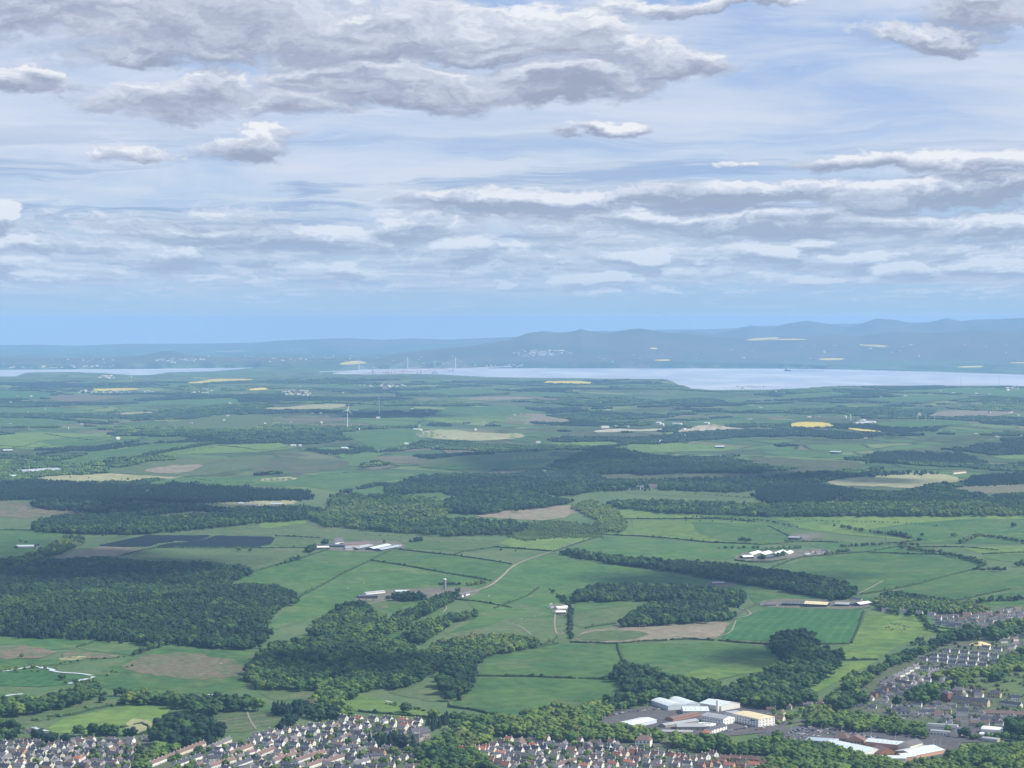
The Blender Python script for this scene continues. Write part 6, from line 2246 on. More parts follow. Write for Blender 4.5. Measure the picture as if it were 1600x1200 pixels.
for a in [(988, 826, 811, 'lattice pylon on the brightest pasture left of centre right', False, True), (843, 713, 697, 'lattice pylon by the far light field in the centre', False, True),
          (946, 828, 820, 'small lattice pylon at the tip of the olive knoll', False, True), (1472, 734, 722, 'lattice pylon in the pale field at the right', False, True),
          (1501, 602, 590, 'left of two tall thin masts standing against the estuary', False, False), (1561, 603, 590, 'right of two tall thin masts standing against the estuary', False, False),
          (1433.5, 657, 651, 'left of three thin white masts on the far ridge', True, False), (1446.5, 657, 649, 'middle of three thin white masts on the far ridge', True, False),
          (1460, 657, 648, 'right of three thin white masts on the far ridge', True, False), (170, 724, 714, 'thin pale mast beside the tree line on the left fields', True, False),
          (308, 1132, 1121, 'slim pole with white box above the cemetery trees', True, False), (1384, 845, 832, 'thin lattice pylon on the upper right slope', False, True),
          (1183, 848, 836, 'faint lattice pylon at the right of the brightest pasture', False, True), (891, 615, 607, 'far lattice pylon near the estuary shore', False, True)]:
    pylon(*a)


def far_pt(px, d, z):
    """a point at view depth d and height z (sea level zero) under photo column px"""
    a, b, c = rays([px], [580.0])
    x = float(a[0] / b[0]) * d
    return Vector((x, d, z - (x * x + d * d) / RE2))


def bridges():
    D = 29000.0
    sc = D / FPX
    ws = simple('pale_concrete', (.50, .54, .60), .6, .03)
    gs = simple('bridge_steel', (.34, .37, .42), .6, .03)
    rd = simple('red_oxide_steel', (.30, .13, .12), .7, .05)
    a = far_pt(560.7, D, 0)
    e = empty('cable_stayed_bridge', a)
    tag(e, 'white cable-stayed bridge with three slender towers and fanned cables over the estuary', 'bridge')
    for k, px in enumerate((560.7, 637, 711.5)):
        d = D + k * 700
        p = far_pt(px, d, 0) - a
        MB().bar((p.x, p.y, -12), (p.x, p.y, 60), 15, 0, 12).bar((p.x, p.y, 60), (p.x, p.y, 205), 10, 0, 5).build('tower', ws, e)
        m = MB()
        for i in range(1, 8):
            for sx in (-1, 1):
                m.bar((p.x, p.y, 90 + i * 14), (p.x + sx * i * 38, p.y + sx * i * 30, 52), 1.3)
        m.build('cables', ws, e)
    p0, p1 = far_pt(500, D - 400, 40) - a, far_pt(760, D + 1400, 50) - a
    MB().bar(p0, p1, 7).build('deck', ws, e)
    m = MB()
    for i in range(14):
        t = i / 13
        px = 500 + 260 * t
        if 535 < px < 735:
            continue
        q = p0.lerp(p1, t)
        m.bar((q.x, q.y, q.z - 60), q, 6)
    m.build('pier', ws, e)
    a = far_pt(582.5, D + 900, 0)
    e = empty('suspension_bridge', a)
    tag(e, 'grey suspension bridge with two tower portals behind the white cable-stayed bridge', 'bridge')
    tp = []
    for px, d in ((582.5, D - 300), (679, D + 1500)):
        p = far_pt(px, d, 0) - a
        m = MB()
        for sx in (-6, 6):
            m.bar((p.x + sx, p.y, -20), (p.x + sx, p.y, 152), 6.5, 0, 5.5)
        for z in (55, 100, 148):
            m.bar((p.x - 6, p.y, z), (p.x + 6, p.y, z), 4)
        m.build('tower', gs, e)
        tp.append(p)
    q0, q1 = far_pt(530, D - 900, 44) - a, far_pt(800, D + 3200, 44) - a
    MB().bar(q0, q1, 8).build('deck', gs, e)
    m = MB()
    n = 16
    pts = [Vector((tp[0].x + (tp[1].x - tp[0].x) * i / n, tp[0].y + (tp[1].y - tp[0].y) * i / n, 58 + 92 * (2 * i / n - 1) ** 2)) for i in range(n + 1)]
    for i in range(n):
        m.bar(pts[i], pts[i + 1], 1.6)
    m.bar(pts[0], (q0.x, q0.y, 50), 1.6).bar(pts[-1], (pts[-1].x + 500, pts[-1].y + 400, 50), 1.6)
    m.build('main_cable', gs, e)
    a = far_pt(605, D - 1500, 0)
    e = empty('rail_bridge', a)
    tag(e, 'dull red cantilever rail bridge with dark stone piers on the near shore', 'bridge')
    for k, px in enumerate((605, 655, 705)):
        c = far_pt(px, D - 1500 + 1600 * k, 0) - a
        m = MB()
        for sx in (-1, 1):
            m.bar((c.x + sx * 18, c.y, 8), (c.x + sx * 16, c.y, 100), 4)
            m.bar((c.x + sx * 16, c.y, 100), (c.x + sx * 205, c.y + sx * 330, 56), 3)
            m.bar((c.x + sx * 18, c.y, 8), (c.x + sx * 205, c.y + sx * 330, 44), 3)
            for j in range(4):
                t0, t1 = j / 4, (j + 1) / 4
                top = Vector((c.x + sx * (16 + 189 * t1), c.y + sx * 330 * t1, 100 - 44 * t1))
                bot = Vector((c.x + sx * (18 + 187 * t0), c.y + sx * 330 * t0, 8 + 36 * t0))
                m.bar(bot, top, 2)
        m.build('cantilever', rd, e)
        MB().bar((c.x - 20, c.y, -30), (c.x - 20, c.y, 10), 14).bar((c.x + 20, c.y, -30), (c.x + 20, c.y, 10), 14).build('pier', WALL['s'][1], e)
    p0, p1 = far_pt(500, D - 3500, 48) - a, far_pt(790, D + 3600, 48) - a
    MB().bar(p0, p1, 6).build('deck', rd, e)
    m = MB()
    for px in (600, 605.5, 612, 617):
        q = far_pt(px, D - 3500 + 7000 * (px - 500) / 290, 0) - a
        m.bar((q.x, q.y, -30), (q.x, q.y, 46), 8)
    m.build('approach_pier', WALL['s'][1], e)
    # rigs laid up in the estuary, ships and the long jetty
    for i, (px, hh) in enumerate(((1033, 62), (1037, 55), (1041.5, 70))):
        p = far_pt(px, 23500, 0)
        e = empty('oil_rig', p)
        tag(e, ['leftmost', 'middle', 'rightmost and tallest'][i] + ' of three laid-up rigs off the headland', 'rig', 'laid-up rigs')
        m = MB()
        for sx in (-9, 0, 9):
            m.bar((sx, 6 if sx else -8, -8), (sx, 6 if sx else -8, hh * (1 if sx == 0 else .8)), 3.0)
        m.build('leg', rd, e)
        MB().box(-12, 12, -10, 10, 6, 11).box(-8, 0, -6, 4, 11, 16).build('hull', gs, e)
        MB().bar((6, 0, 11), (2, 0, 30), 2).bar((2, 0, 30), (-8, 0, 34), 1.4).build('crane', rd, e)
    e = empty('jetty', far_pt(1240, 31000, 0))
    tag(e, 'long dark jetty with moored tankers running out from the far shore', 'jetty')
    MB().box(-140, 420, -14, 14, 2, 11).build('deck', gs, e)
    MB().box(-130, -40, -30, -18, -2, 20).box(-120, -100, -30, -18, 20, 36).build('tanker', simple('dark_hull', (.06, .07, .10), .5), e)
    m = MB()
    for i in range(12):
        m.box(-130 + i * 48, -124 + i * 48, -6, 6, -12, 2)
    m.build('pile', gs, e)
    for i, (px, d, lb) in enumerate(((711, 27500, 'small dark ship lying below the tallest far bridge tower'), (679, 29500, 'small ship beside the suspension bridge tower'))):
        e = empty('ship', far_pt(px, d, 0))
        tag(e, lb, 'ship')
        MB().loft([[(x, y * w_, z) for x, y in ((-40, -1), (30, -1), (48, 0), (30, 1), (-40, 1))] for z, w_ in ((-2, 6), (9, 8))]).build('hull', simple('dark_hull', (.06, .07, .10), .5), e)
        MB().box(-36, -22, -6, 6, 9, 22).box(-33, -28, -2, 2, 22, 28).build('bridge_house', ws, e)


bridges()


# far settlements: pale specks of towns, each one stuff
def specks(name, s, n, size, seed, label, pal='wwcgb'):
    rs = random.Random(seed)
    p = P_(s)
    m = MB()
    mats = [WALL['w'][1], WALL['c'][1], ROOF['b'][1], ROOF['g'][1]]
    xs, ys = p[:, 0], p[:, 1]
    cand = [(rs.uniform(xs.min(), xs.max()), rs.uniform(ys.min(), ys.max())) for _ in range(n * 3)]
    ok = inside(p, np.array([c[0] for c in cand]), np.array([c[1] for c in cand]))
    cand = [c for c, k in zip(cand, ok) if k][:n]
    if not cand:
        return
    g = cast([c[0] for c in cand], [c[1] for c in cand])
    for q in g:
        L, D_, h = size * rs.uniform(.7, 2.2), size * .7, size * rs.uniform(.35, .6)
        a = rs.uniform(-.6, .6)
        ca, sa = math.cos(a), math.sin(a)
        def T(x, y, z):
            return (q[0] + x * ca - y * sa, q[1] + x * sa + y * ca, q[2] + z)
        v = [T(-L / 2, -D_ / 2, -3), T(L / 2, -D_ / 2, -3), T(L / 2, D_ / 2, -3), T(-L / 2, D_ / 2, -3), T(-L / 2, -D_ / 2, h), T(L / 2, -D_ / 2, h), T(L / 2, D_ / 2, h), T(-L / 2, D_ / 2, h), T(-L / 2, 0, h * 1.6), T(L / 2, 0, h * 1.6)]
        m.add(v, [(0, 1, 5, 4), (1, 2, 6, 9, 5), (2, 3, 7, 6), (3, 0, 4, 8, 7)], rs.choice((0, 0, 0, 1)))
        m.add(v, [(4, 5, 9, 8), (6, 7, 8, 9)], rs.choice((2, 3, 3, 1)))
    o = m.build(name, mats)
    tag(o, label, 'village', None, 'stuff')


specks('far_village', "440,612 450,609 480,610 492,616 470,620 445,618", 60, 13, 1, 'far red-roofed village left of the turbines')
specks('far_village', "560,603 620,600 640,604 600,608", 40, 14, 2, 'far pale village in the woods before the bridges')
specks('far_village', "280,610 330,607 340,614 290,615", 26, 14, 3, 'far hamlet under the yellow strips at the left')
specks('far_village', "110,612 130,610 240,611 235,615 130,615", 30, 14, 14, 'far row of houses beneath the yellow field at the left')
specks('far_village', "145,591 160,587 180,588 175,592", 20, 18, 4, 'far pale village near the left water')
specks('far_town', "800,552 815,547 880,547 895,552 860,556 810,558", 90, 22, 5, 'far pale town at the foot of the blue hills')
specks('far_town', "0,576 40,572 80,573 180,570 180,575 60,577", 30, 22, 6, 'far pale town on the left shore of the water')
specks('far_town', "240,562 300,560 330,562 280,568 250,567", 34, 22, 7, 'far pale town beyond the left water')
specks('far_town', "420,560 520,556 520,562 430,564", 16, 22, 8, 'far scattered houses left of the yellow hill field')
specks('far_town', "700,572 760,570 800,570 860,572 800,574", 18, 22, 9, 'far waterfront houses behind the bridges')
specks('far_village', "830,744 845,738 870,739 885,743 870,747 840,746", 30, 10, 10, 'hamlet of white houses in the far trees near the centre')
specks('far_village', "1150,605 1190,602 1200,607 1160,609", 30, 16, 11, 'far coastal village on the near shore of the estuary')
specks('far_village', "1570,607 1600,604 1600,610 1575,611", 14, 18, 12, 'far pale buildings on the shore at the right edge')
specks('far_village', "1330,661 1345,657 1368,661 1360,665 1340,665", 16, 14, 13, 'cluster of far buildings by the yellow field')
specks('far_village', "1528,645 1590,643 1600,650 1540,652", 4, 14, 15, 'few far sheds on the pale ridge')
specks('far_farms', "0,620 400,600 800,600 1600,612 1600,690 1000,690 400,700 0,690", 110, 13, 16, 'scattered far farms and cottages over the whole plain')
specks('far_farms', "900,568 1600,560 1600,530 1100,545 900,555", 40, 20, 17, 'scattered far buildings below the blue hills')
specks('far_farms', "0,560 500,545 800,560 760,570 500,566 0,570", 40, 20, 18, 'scattered far buildings beyond the left water')

# ------------------------------------------------------------------ cars, lamps, cattle, gravestones
CAR_COL = {'white': (.75, .75, .75), 'silver': (.45, .47, .50), 'black': (.02, .02, .025), 'blue': (.03, .08, .28), 'red': (.45, .03, .03), 'grey': (.16, .17, .19)}
TYRE = simple('tyre', (.02, .02, .02), .9)


def car_parts(col):
    key = 'car_' + col
    if key in HOUSE_PARTS:
        return HOUSE_PARTS[key]
    b = MB()
    prof = [(-2.15, .35), (-2.2, .85), (-1.3, .95), (1.0, .98), (2.0, .85), (2.15, .35)]
    b.loft([[(x, y, z) for x, z in prof] for y in (-.88, .88)])
    b.loft([[(x, y, z) for x, z in ((-1.25, 1.44), (.45, 1.44), (.40, 1.50), (-1.15, 1.50))] for y in (-.66, .66)])
    body = b.mesh('body')
    c = MB().loft([[(-1.75, -.80, .93), (1.15, -.80, .93), (1.15, .80, .93), (-1.75, .80, .93)], [(-1.3, -.68, 1.43), (.5, -.68, 1.43), (.5, .68, 1.43), (-1.3, .68, 1.43)]])
    glass = c.mesh('windows')
    wl = MB()
    for x in (-1.35, 1.35):
        for y in (-.86, .70):
            n = len(wl.v)
            wl.cyl((0, 0, 0), .33, .33, .18, 10)
            for i in range(n, len(wl.v)):
                p = wl.v[i]
                wl.v[i] = (x + p[0], y + p[2], .33 + p[1])
    wheel = wl.mesh('wheels')
    m, t, bs = newmat('car_paint_' + col)
    bs.inputs['Base Color'].default_value = (*CAR_COL[col], 1)
    bs.inputs['Roughness'].default_value = .3
    bs.inputs['Specular IOR Level'].default_value = .6
    body.materials.append(m)
    glass.materials.append(GLASS)
    wheel.materials.append(TYRE)
    HOUSE_PARTS[key] = [('body', body), ('cabin_glass', glass), ('wheels', wheel)]
    return HOUSE_PARTS[key]


NCAR = 0


def car(px, py, yaw, where, van=False, xy=None):
    global NCAR
    col = random.choice(['white', 'white', 'silver', 'silver', 'silver', 'black', 'black', 'black', 'blue', 'grey', 'grey', 'grey', 'red'] if not van else ['white'])
    if xy is None:
        g = at(px, py)
        x, y = g.x, g.y
    else:
        x, y = xy
    e = empty('parked_van' if van else 'parked_car', (x, y, gz(x, y) + .95), math.radians(yaw + random.uniform(-4, 4)))
    if van:
        e.scale = (1.25, 1.15, 1.6)
    for nm, me in car_parts(col):
        link(nm, me, None, e)
    tag(e, f"{col} {'van' if van else 'car'} parked {where}", 'van' if van else 'car', f"{col} {'vans' if van else 'cars'} parked {where}")
    NCAR += 1


rows = [((1212, 1150), (1262, 1141), 'in the left bay of the full car park'), ((1222, 1154), (1270, 1145), 'in the left bay of the full car park'), ((1232, 1158), (1258, 1152), 'nearest the bluish roof of the full car park'),
        ((1240, 1143), (1276, 1134), 'at the top of the full car park'), ((1250, 1139), (1300, 1146), 'in the middle bays of the full car park'), ((1268, 1143), (1308, 1150), 'in the middle bays of the full car park'),
        ((1290, 1140), (1340, 1147), 'along the tree side of the full car park'), ((1328, 1148), (1380, 1155), 'between the trees and brown gables in the car park'), ((1345, 1151), (1392, 1159), 'behind the pale roofs in the car park'),
        ((1392, 1157), (1412, 1161), 'behind the pale roofs in the car park'), ((1440, 1166), (1458, 1168), 'beside the cream block with grey roof'), ((1245, 1147), (1285, 1152), 'in the middle bays of the full car park')]
for (a, b, wh) in rows:
    A_, B_ = at(*a), at(*b)
    d = B_ - A_
    L = math.hypot(d.x, d.y)
    n = int(L / 3.4)
    ya = math.degrees(math.atan2(d.y, d.x)) + 90
    for i in range(n):
        if random.random() < .84:
            p = A_ + d * (i / n)
            car(0, 0, ya + random.choice((0, 180)), wh, False, (p.x, p.y))
for (a, b, n, yaw, wh) in [((935, 1124), (975, 1114), 9, 20, 'in the yard behind the warehouse'), ((980, 1114), (1040, 1108), 9, 15, 'on the road behind the warehouse'), ((1128, 1144), (1172, 1138), 14, 60, 'in front of the white factory'),
                           ((1180, 1142), (1228, 1130), 8, 30, 'on the road right of the factory'), ((318, 1172), (332, 1164), 6, 10, 'between the terraces below the cemetery'), ((232, 1185), (262, 1176), 3, 40, 'beside the lane of yellow-green trees'),
                           ((1380, 1066), (1400, 1064), 5, 0, 'by the lane below the climbing rows'), ((1400, 1122), (1440, 1122), 5, 5, 'on the road by the long low white house'), ((1545, 1008), (1570, 1004), 8, 20, 'on the lot behind the sand heap'),
                           ((1565, 1108), (1600, 1112), 5, 0, 'at the right edge by the brown roof'), ((880, 1176), (930, 1178), 4, 0, 'round the small green'), ((1060, 1176), (1080, 1173), 3, 30, 'by the pink-roofed gables'),
                           ((548, 936), (590, 939), 9, 20, 'in the farm scrap yard'), ((800, 1190), (860, 1184), 5, 10, 'by the long grey roofs'), ((440, 1175), (520, 1172), 6, 5, 'on the street above the white terraces')]:
    for i in range(n):
        car(a[0] + (b[0] - a[0]) * (i + random.uniform(.1, .6)) / n, a[1] + (b[1] - a[1]) * (i + .3) / n, yaw, wh)
car(1218, 1150, 15, 'at the left end of the full car park', True)
car(1165, 1137, 60, 'at the end of the factory front', True)
car(1412, 1124, 10, 'on the grass above the car park belt', True)
print('cars', NCAR)

lamp_m = MB().cyl((0, 0, 0), .16, .10, 10, 8).bar((0, 0, 10), (1.2, 0, 10.3), .12).mesh('post')
lamp_h = MB().box(.8, 2.0, -.3, .3, 10.2, 10.45).mesh('lamp_head')
lamp_m.materials.append(WHITE_P)
lamp_h.materials.append(WHITE_P)
for i, (px, py) in enumerate([(1236, 1144), (1267, 1139), (1283, 1142), (1297, 1138), (1315, 1146), (1328, 1143), (1350, 1151), (1361, 1149), (1399, 1156), (1419, 1162), (1430, 1160), (1459, 1166), (1469, 1165), (1498, 1172), (986, 1107), (1012, 1103), (1024, 1101), (972, 1112), (1045, 1098)]):
    g = at(px, py)
    e = empty('street_lamp', g)
    link('post', lamp_m, None, e)
    link('lamp_head', lamp_h, None, e)
    cp_ = i < 14
    nm = ORD[i] if i < 12 else ('last but one' if i == 12 else 'rightmost')
    tag(e, (f"{nm} lamp post from the left along the full car park" if i else 'leftmost lamp post of the full car park') if cp_ else
        f"{['second', 'fourth', 'rightmost', 'leftmost', 'third'][i - 14]} lamp post on the road behind the warehouse", 'lamp post', 'car park lamps' if cp_ else 'lamps behind the warehouse')


def cow_mesh(nm):
    m = MB()
    m.loft([[(x, .38 * r * math.cos(a * math.pi / 4), 1.05 + .42 * r * math.sin(a * math.pi / 4)) for a in range(8)] for x, r in ((-1.1, .45), (-.9, .95), (0, 1.1), (.75, 1), (1.0, .7), (1.35, .4))])
    m.loft([[(x, .17 * r * math.cos(a * math.pi / 3), z + .2 * r * math.sin(a * math.pi / 3)) for a in range(6)] for x, z, r in ((1.15, 1.25, 1.1), (1.5, 1.2, 1), (1.8, .95, .6))])
    for x in (-.85, .8):
        for y in (-.25, .25):
            m.bar((x, y, .8), (x + .03, y, .4), .2, 0, .12).bar((x + .03, y, .4), (x, y, 0), .12, 0, .11)
    m.bar((-1.1, 0, 1.3), (-1.2, 0, .6), .06)
    m.bar((1.4, .12, 1.35), (1.4, .3, 1.4), .08).bar((1.4, -.12, 1.35), (1.4, -.3, 1.4), .08)
    return m.mesh(nm)


cows = {}
for c, col in (('black', (.015, .014, .013)), ('brown', (.10, .04, .02)), ('pale', (.6, .55, .45))):
    me = cow_mesh('cow')
    me.materials.append(simple('cowhide_' + c, col, .8))
    cows[c] = me
rs = random.Random(5)
for i in range(44):
    t = rs.uniform(0, 6.28)
    r = rs.uniform(.55, 1)
    px, py = 1402 + 19 * r * math.cos(t), 981 + 6.5 * r * math.sin(t)
    c = rs.choice(['black'] * 6 + ['brown'] * 2 + ['pale'])
    g = at(px, py)
    o = link('cow', cows[c])
    o.location = g + Vector((0, 0, .75))
    o.rotation_euler = (0, 0, rs.uniform(0, 6.28))
    o.scale = (1.25,) * 3
    tag(o, f"{c} cow standing in the ring of cattle on the yellow-green pasture", 'cow', f"{c} cattle gathered in a ring on the pasture")
sheep = cow_mesh('sheep')
sheep.materials.append(simple('fleece', (.75, .72, .65), .95))
for i, (px, py) in enumerate([(543, 920), (569, 912), (664, 966), (764, 932), (745, 966), (815, 968), (836, 964), (1198, 845), (1187, 827), (622, 837), (626, 852)]):
    o = link('sheep', sheep)
    o.location = at(px, py) + Vector((0, 0, .7))
    o.rotation_euler = (0, 0, i * 1.3)
    tag(o, ['white sheep grazing alone on the left slope above the forest edge', 'white sheep on the slope between hedge and forest'][i % 2] if i < 2 else 'single white sheep far out on the open pasture', 'sheep', 'scattered white sheep')

m = MB()
for i in range(420):
    px, py = rs.uniform(322, 460), rs.uniform(1112, 1142)
    if py > 1142 - (px - 340) * .17 or py < 1118 - (px - 320) * .06:
        continue
    m.v and None
    g = at(px, py)
    h = rs.uniform(.8, 1.9)
    m.box(g.x - .45, g.x + .45, g.y - .12, g.y + .12, g.z - .3, g.z + .5 + h)
o = m.build('gravestones', simple('gravestone', (.22, .21, .20), .8, .3, .2))
tag(o, 'rows of grey gravestones on the olive cemetery lawn', 'gravestones', None, 'stuff')
m = MB()
for (xa, ya, xb, yb, n) in [(0, 1165, 210, 1160, 34), (0, 1180, 200, 1178, 36), (0, 1195, 200, 1194, 36), (400, 1154, 560, 1146, 26), (420, 1142, 560, 1134, 22), (400, 1166, 600, 1168, 30), (560, 1132, 655, 1132, 14),
                            (720, 1180, 800, 1178, 12), (810, 1180, 1000, 1176, 26), (900, 1192, 1100, 1188, 24), (1000, 1188, 1190, 1196, 20), (1440, 1040, 1540, 1048, 14), (1460, 970, 1600, 978, 20), (1370, 1078, 1430, 1084, 8), (1390, 1118, 1600, 1124, 22)]:
    for i in range(n):
        g = at(xa + (xb - xa) * (i + rs.random()) / n, ya + (yb - ya) * i / n + rs.uniform(-4, 4))
        L = rs.uniform(5, 14)
        if rs.random() < .5:
            m.box(g.x - L / 2, g.x + L / 2, g.y - .5, g.y + .5, g.z, g.z + 1.9)
        else:
            m.box(g.x - .5, g.x + .5, g.y - L, g.y + L, g.z, g.z + 1.8)
o = m.build('garden_hedges', HEDGE_M)
tag(o, 'clipped garden hedges dividing the plots of the town', 'hedges', None, 'stuff')
# garden sheds and garages fill the plots
m = MB()
for (xa, ya, xb, yb, n) in [(0, 1170, 210, 1168, 26), (0, 1187, 200, 1186, 26), (400, 1152, 640, 1146, 22), (400, 1178, 560, 1176, 18), (800, 1176, 1100, 1186, 30), (1460, 966, 1600, 974, 14), (300, 1180, 400, 1184, 14)]:
    for i in range(n):
        g = at(xa + (xb - xa) * (i + rs.random()) / n, ya + (yb - ya) * i / n + rs.uniform(-5, 5))
        w_ = rs.uniform(1.5, 3)
        k = rs.choice((0, 0, 1))
        m.box(g.x - w_, g.x + w_, g.y - 2, g.y + 2, g.z, g.z + 2.3, k)
        m.box(g.x - w_ - .2, g.x + w_ + .2, g.y - 2.2, g.y + 2.2, g.z + 2.3, g.z + 2.6, 2)
o = m.build('garden_sheds', [WALL['w'][1], WALL['s'][1], ROOF['g'][1]])
tag(o, 'small garages and garden sheds between the town houses', 'sheds', None, 'stuff')

# houses past the 300 that show largest: one mesh, filling the plots between the streets
def infill():
    m = MB()
    mats = [WALL['w'][1], WALL['g'][1], WALL['c'][1], ROOF['g'][1], ROOF['b'][1], ROOF['s'][1]]
    rs = random.Random(77)
    zones = [("0,1160 205,1158 205,1206 0,1206", 150, -30), ("400,1152 560,1128 650,1128 650,1146 600,1160 560,1206 400,1206", 110, -36), ("800,1160 950,1162 1060,1184 1190,1190 1200,1206 800,1206 740,1176", 140, -32),
             ("300,1206 330,1178 395,1160 400,1206", 30, 50), ("1465,968 1560,955 1606,950 1606,985 1500,984", 60, -18), ("1372,1086 1390,1060 1432,1050 1440,1066 1420,1084", 40, -30), ("1345,1092 1400,1062 1460,1050 1500,1064 1560,1108 1400,1112", 46, -20), ("1560,996 1606,985 1606,1040 1580,1030", 14, 20), ("1395,1112 1540,1112 1606,1124 1606,1136 1500,1136", 32, -12),
             ("1204,1098 1290,1098 1290,1110 1204,1118", 10, -25)]
    n_in = 0
    for s_, n, yaw in zones:
        p = P_(s_)
        got = 0
        for _ in range(n * 8):
            if got >= n:
                break
            q = (rs.uniform(p[:, 0].min(), p[:, 0].max()), rs.uniform(p[:, 1].min(), p[:, 1].max()))
            if not inside(p, np.array([q[0]]), np.array([q[1]]))[0]:
                continue
            g = at(*q)
            if any((g.x - bx) ** 2 + (g.y - by) ** 2 < (br + 8.5) ** 2 for bx, by, br in NO_TREE):
                continue
            a = math.radians(yaw + rs.choice((0, 0, 90)) + rs.uniform(-8, 8))
            L, D_, e_, r_ = rs.uniform(8, 15), rs.uniform(7, 9), rs.choice((2.9, 5, 5.2)), 0
            r_ = e_ + rs.uniform(2.6, 3.6)
            t = MB()
            wall_solid(t, -L / 2, L / 2, -D_ / 2, D_ / 2, e_, r_)
            k = len(t.m)
            gable_solid(t, -L / 2, L / 2, -D_ / 2, D_ / 2, e_, r_)
            k2 = len(t.m)
            t.box(L / 2 - 1.4, L / 2 - .4, -.5, .5, r_ - 1, r_ + 1.2)
            wm_, rm = rs.choice((0, 0, 1, 1, 2)), rs.choice((3, 3, 4, 5))
            t.m = [wm_] * k + [rm] * (k2 - k) + [wm_] * (len(t.m) - k2)
            ca, sa = math.cos(a), math.sin(a)
            b = len(m.v)
            m.v += [(g.x + x * ca - y * sa, g.y + x * sa + y * ca, g.z + z + .2) for x, y, z in t.v]
            m.f += [tuple(b + i for i in f) for f in t.f]
            m.m += t.m
            NO_TREE.append((g.x, g.y, 5.5))
            got += 1
            n_in += 1
    o = m.build('houses', mats)
    tag(o, 'further small houses packed between the streets of the town', 'houses', None, 'stuff')
    print('infill', n_in)


infill()


# unseen meshes added high overhead, out of view, to throw shade on the land
def shade_clouds():
    m = bpy.data.materials.new('shade_cloud')
    m.use_nodes = True
    t = NT(m.node_tree)
    t.n.clear()
    d_ = t.n.new('ShaderNodeBsdfDiffuse')
    d_.inputs[0].default_value = (.85, .86, .88, 1)
    tr = t.n.new('ShaderNodeBsdfTransparent')
    mx = t.n.new('ShaderNodeMixShader')
    mx.inputs[0].default_value = .16
    t.l.new(tr.outputs[0], mx.inputs[1])
    t.l.new(d_.outputs[0], mx.inputs[2])
    o_ = t.n.new('ShaderNodeOutputMaterial')
    t.l.new(mx.outputs[0], o_.inputs[0])
    rs = np.random.default_rng(4)
    # (pixel where its shadow falls, half width, half depth)
    for (px, py, rx, ry) in [(120, 890, 420, 480), (540, 1045, 200, 160), (1120, 905, 360, 200), (1240, 1030, 120, 200), (250, 790, 460, 330),
                             (1300, 750, 560, 380), (950, 715, 620, 800), (600, 650, 650, 900)]:
        g = at(px, py)
        alt = 650 + max(900.0, g.y * .172)
        k = (alt - g.z) / sdir.z
        c = g + sdir * k
        Vs, Fs, b = [], [], 0
        for i in range(9):
            a, d = rs.uniform(0, 6.28), rs.uniform(0, .75)
            r0 = rs.uniform(.35, .6)
            v, f = lump((d * math.cos(a) * rx, d * math.sin(a) * ry, rs.uniform(0, 60)), (rx * r0, ry * r0, min(rx, ry) * .16), rs, ICO3, .3)
            Vs.append(v)
            Fs.append(f + b)
            b += len(v)
        o = link('shade_cloud', mesh_np('shade_cloud', np.vstack(Vs), np.vstack(Fs), None, True), m)
        o.location = c
        o['kind'] = 'structure'


shade_clouds()

# ------------------------------------------------------------------ trees placed
if NO_TREE:
    keep = np.ones(len(A['x']), bool)
    near = np.hypot(A['x'], A['y']) < 9000
    for (bx, by, br) in NO_TREE:
        keep &= ~(near & ((A['x'] - bx) ** 2 + (A['y'] - by) ** 2 < (br + 2.0) ** 2))
    for k in list(A):
        A[k] = A[k][keep]

inview = (A['px'] > 4) & (A['px'] < 1596) & (A['py'] < 1190) & ~A['clump']
dist = np.hypot(A['x'], A['y'])
order = np.argsort(np.where(inview, dist / A['h'] ** .5, 1e9))[:292]
single = np.zeros(len(A['x']), bool)
single[order] = True

POSN = {}


def shade_word(t, c):
    if c:
        return 'dark pointed conifer'
    for lim, wd in ((.26, 'very dark green tree'), (.38, 'dark green tree'), (.52, 'mid green tree'), (.68, 'fresh green broadleaf tree'), (.78, 'yellow-green broadleaf tree'),
                    (.88, 'olive brown tree'), (2, 'copper purple tree')):
        if t < lim:
            return wd


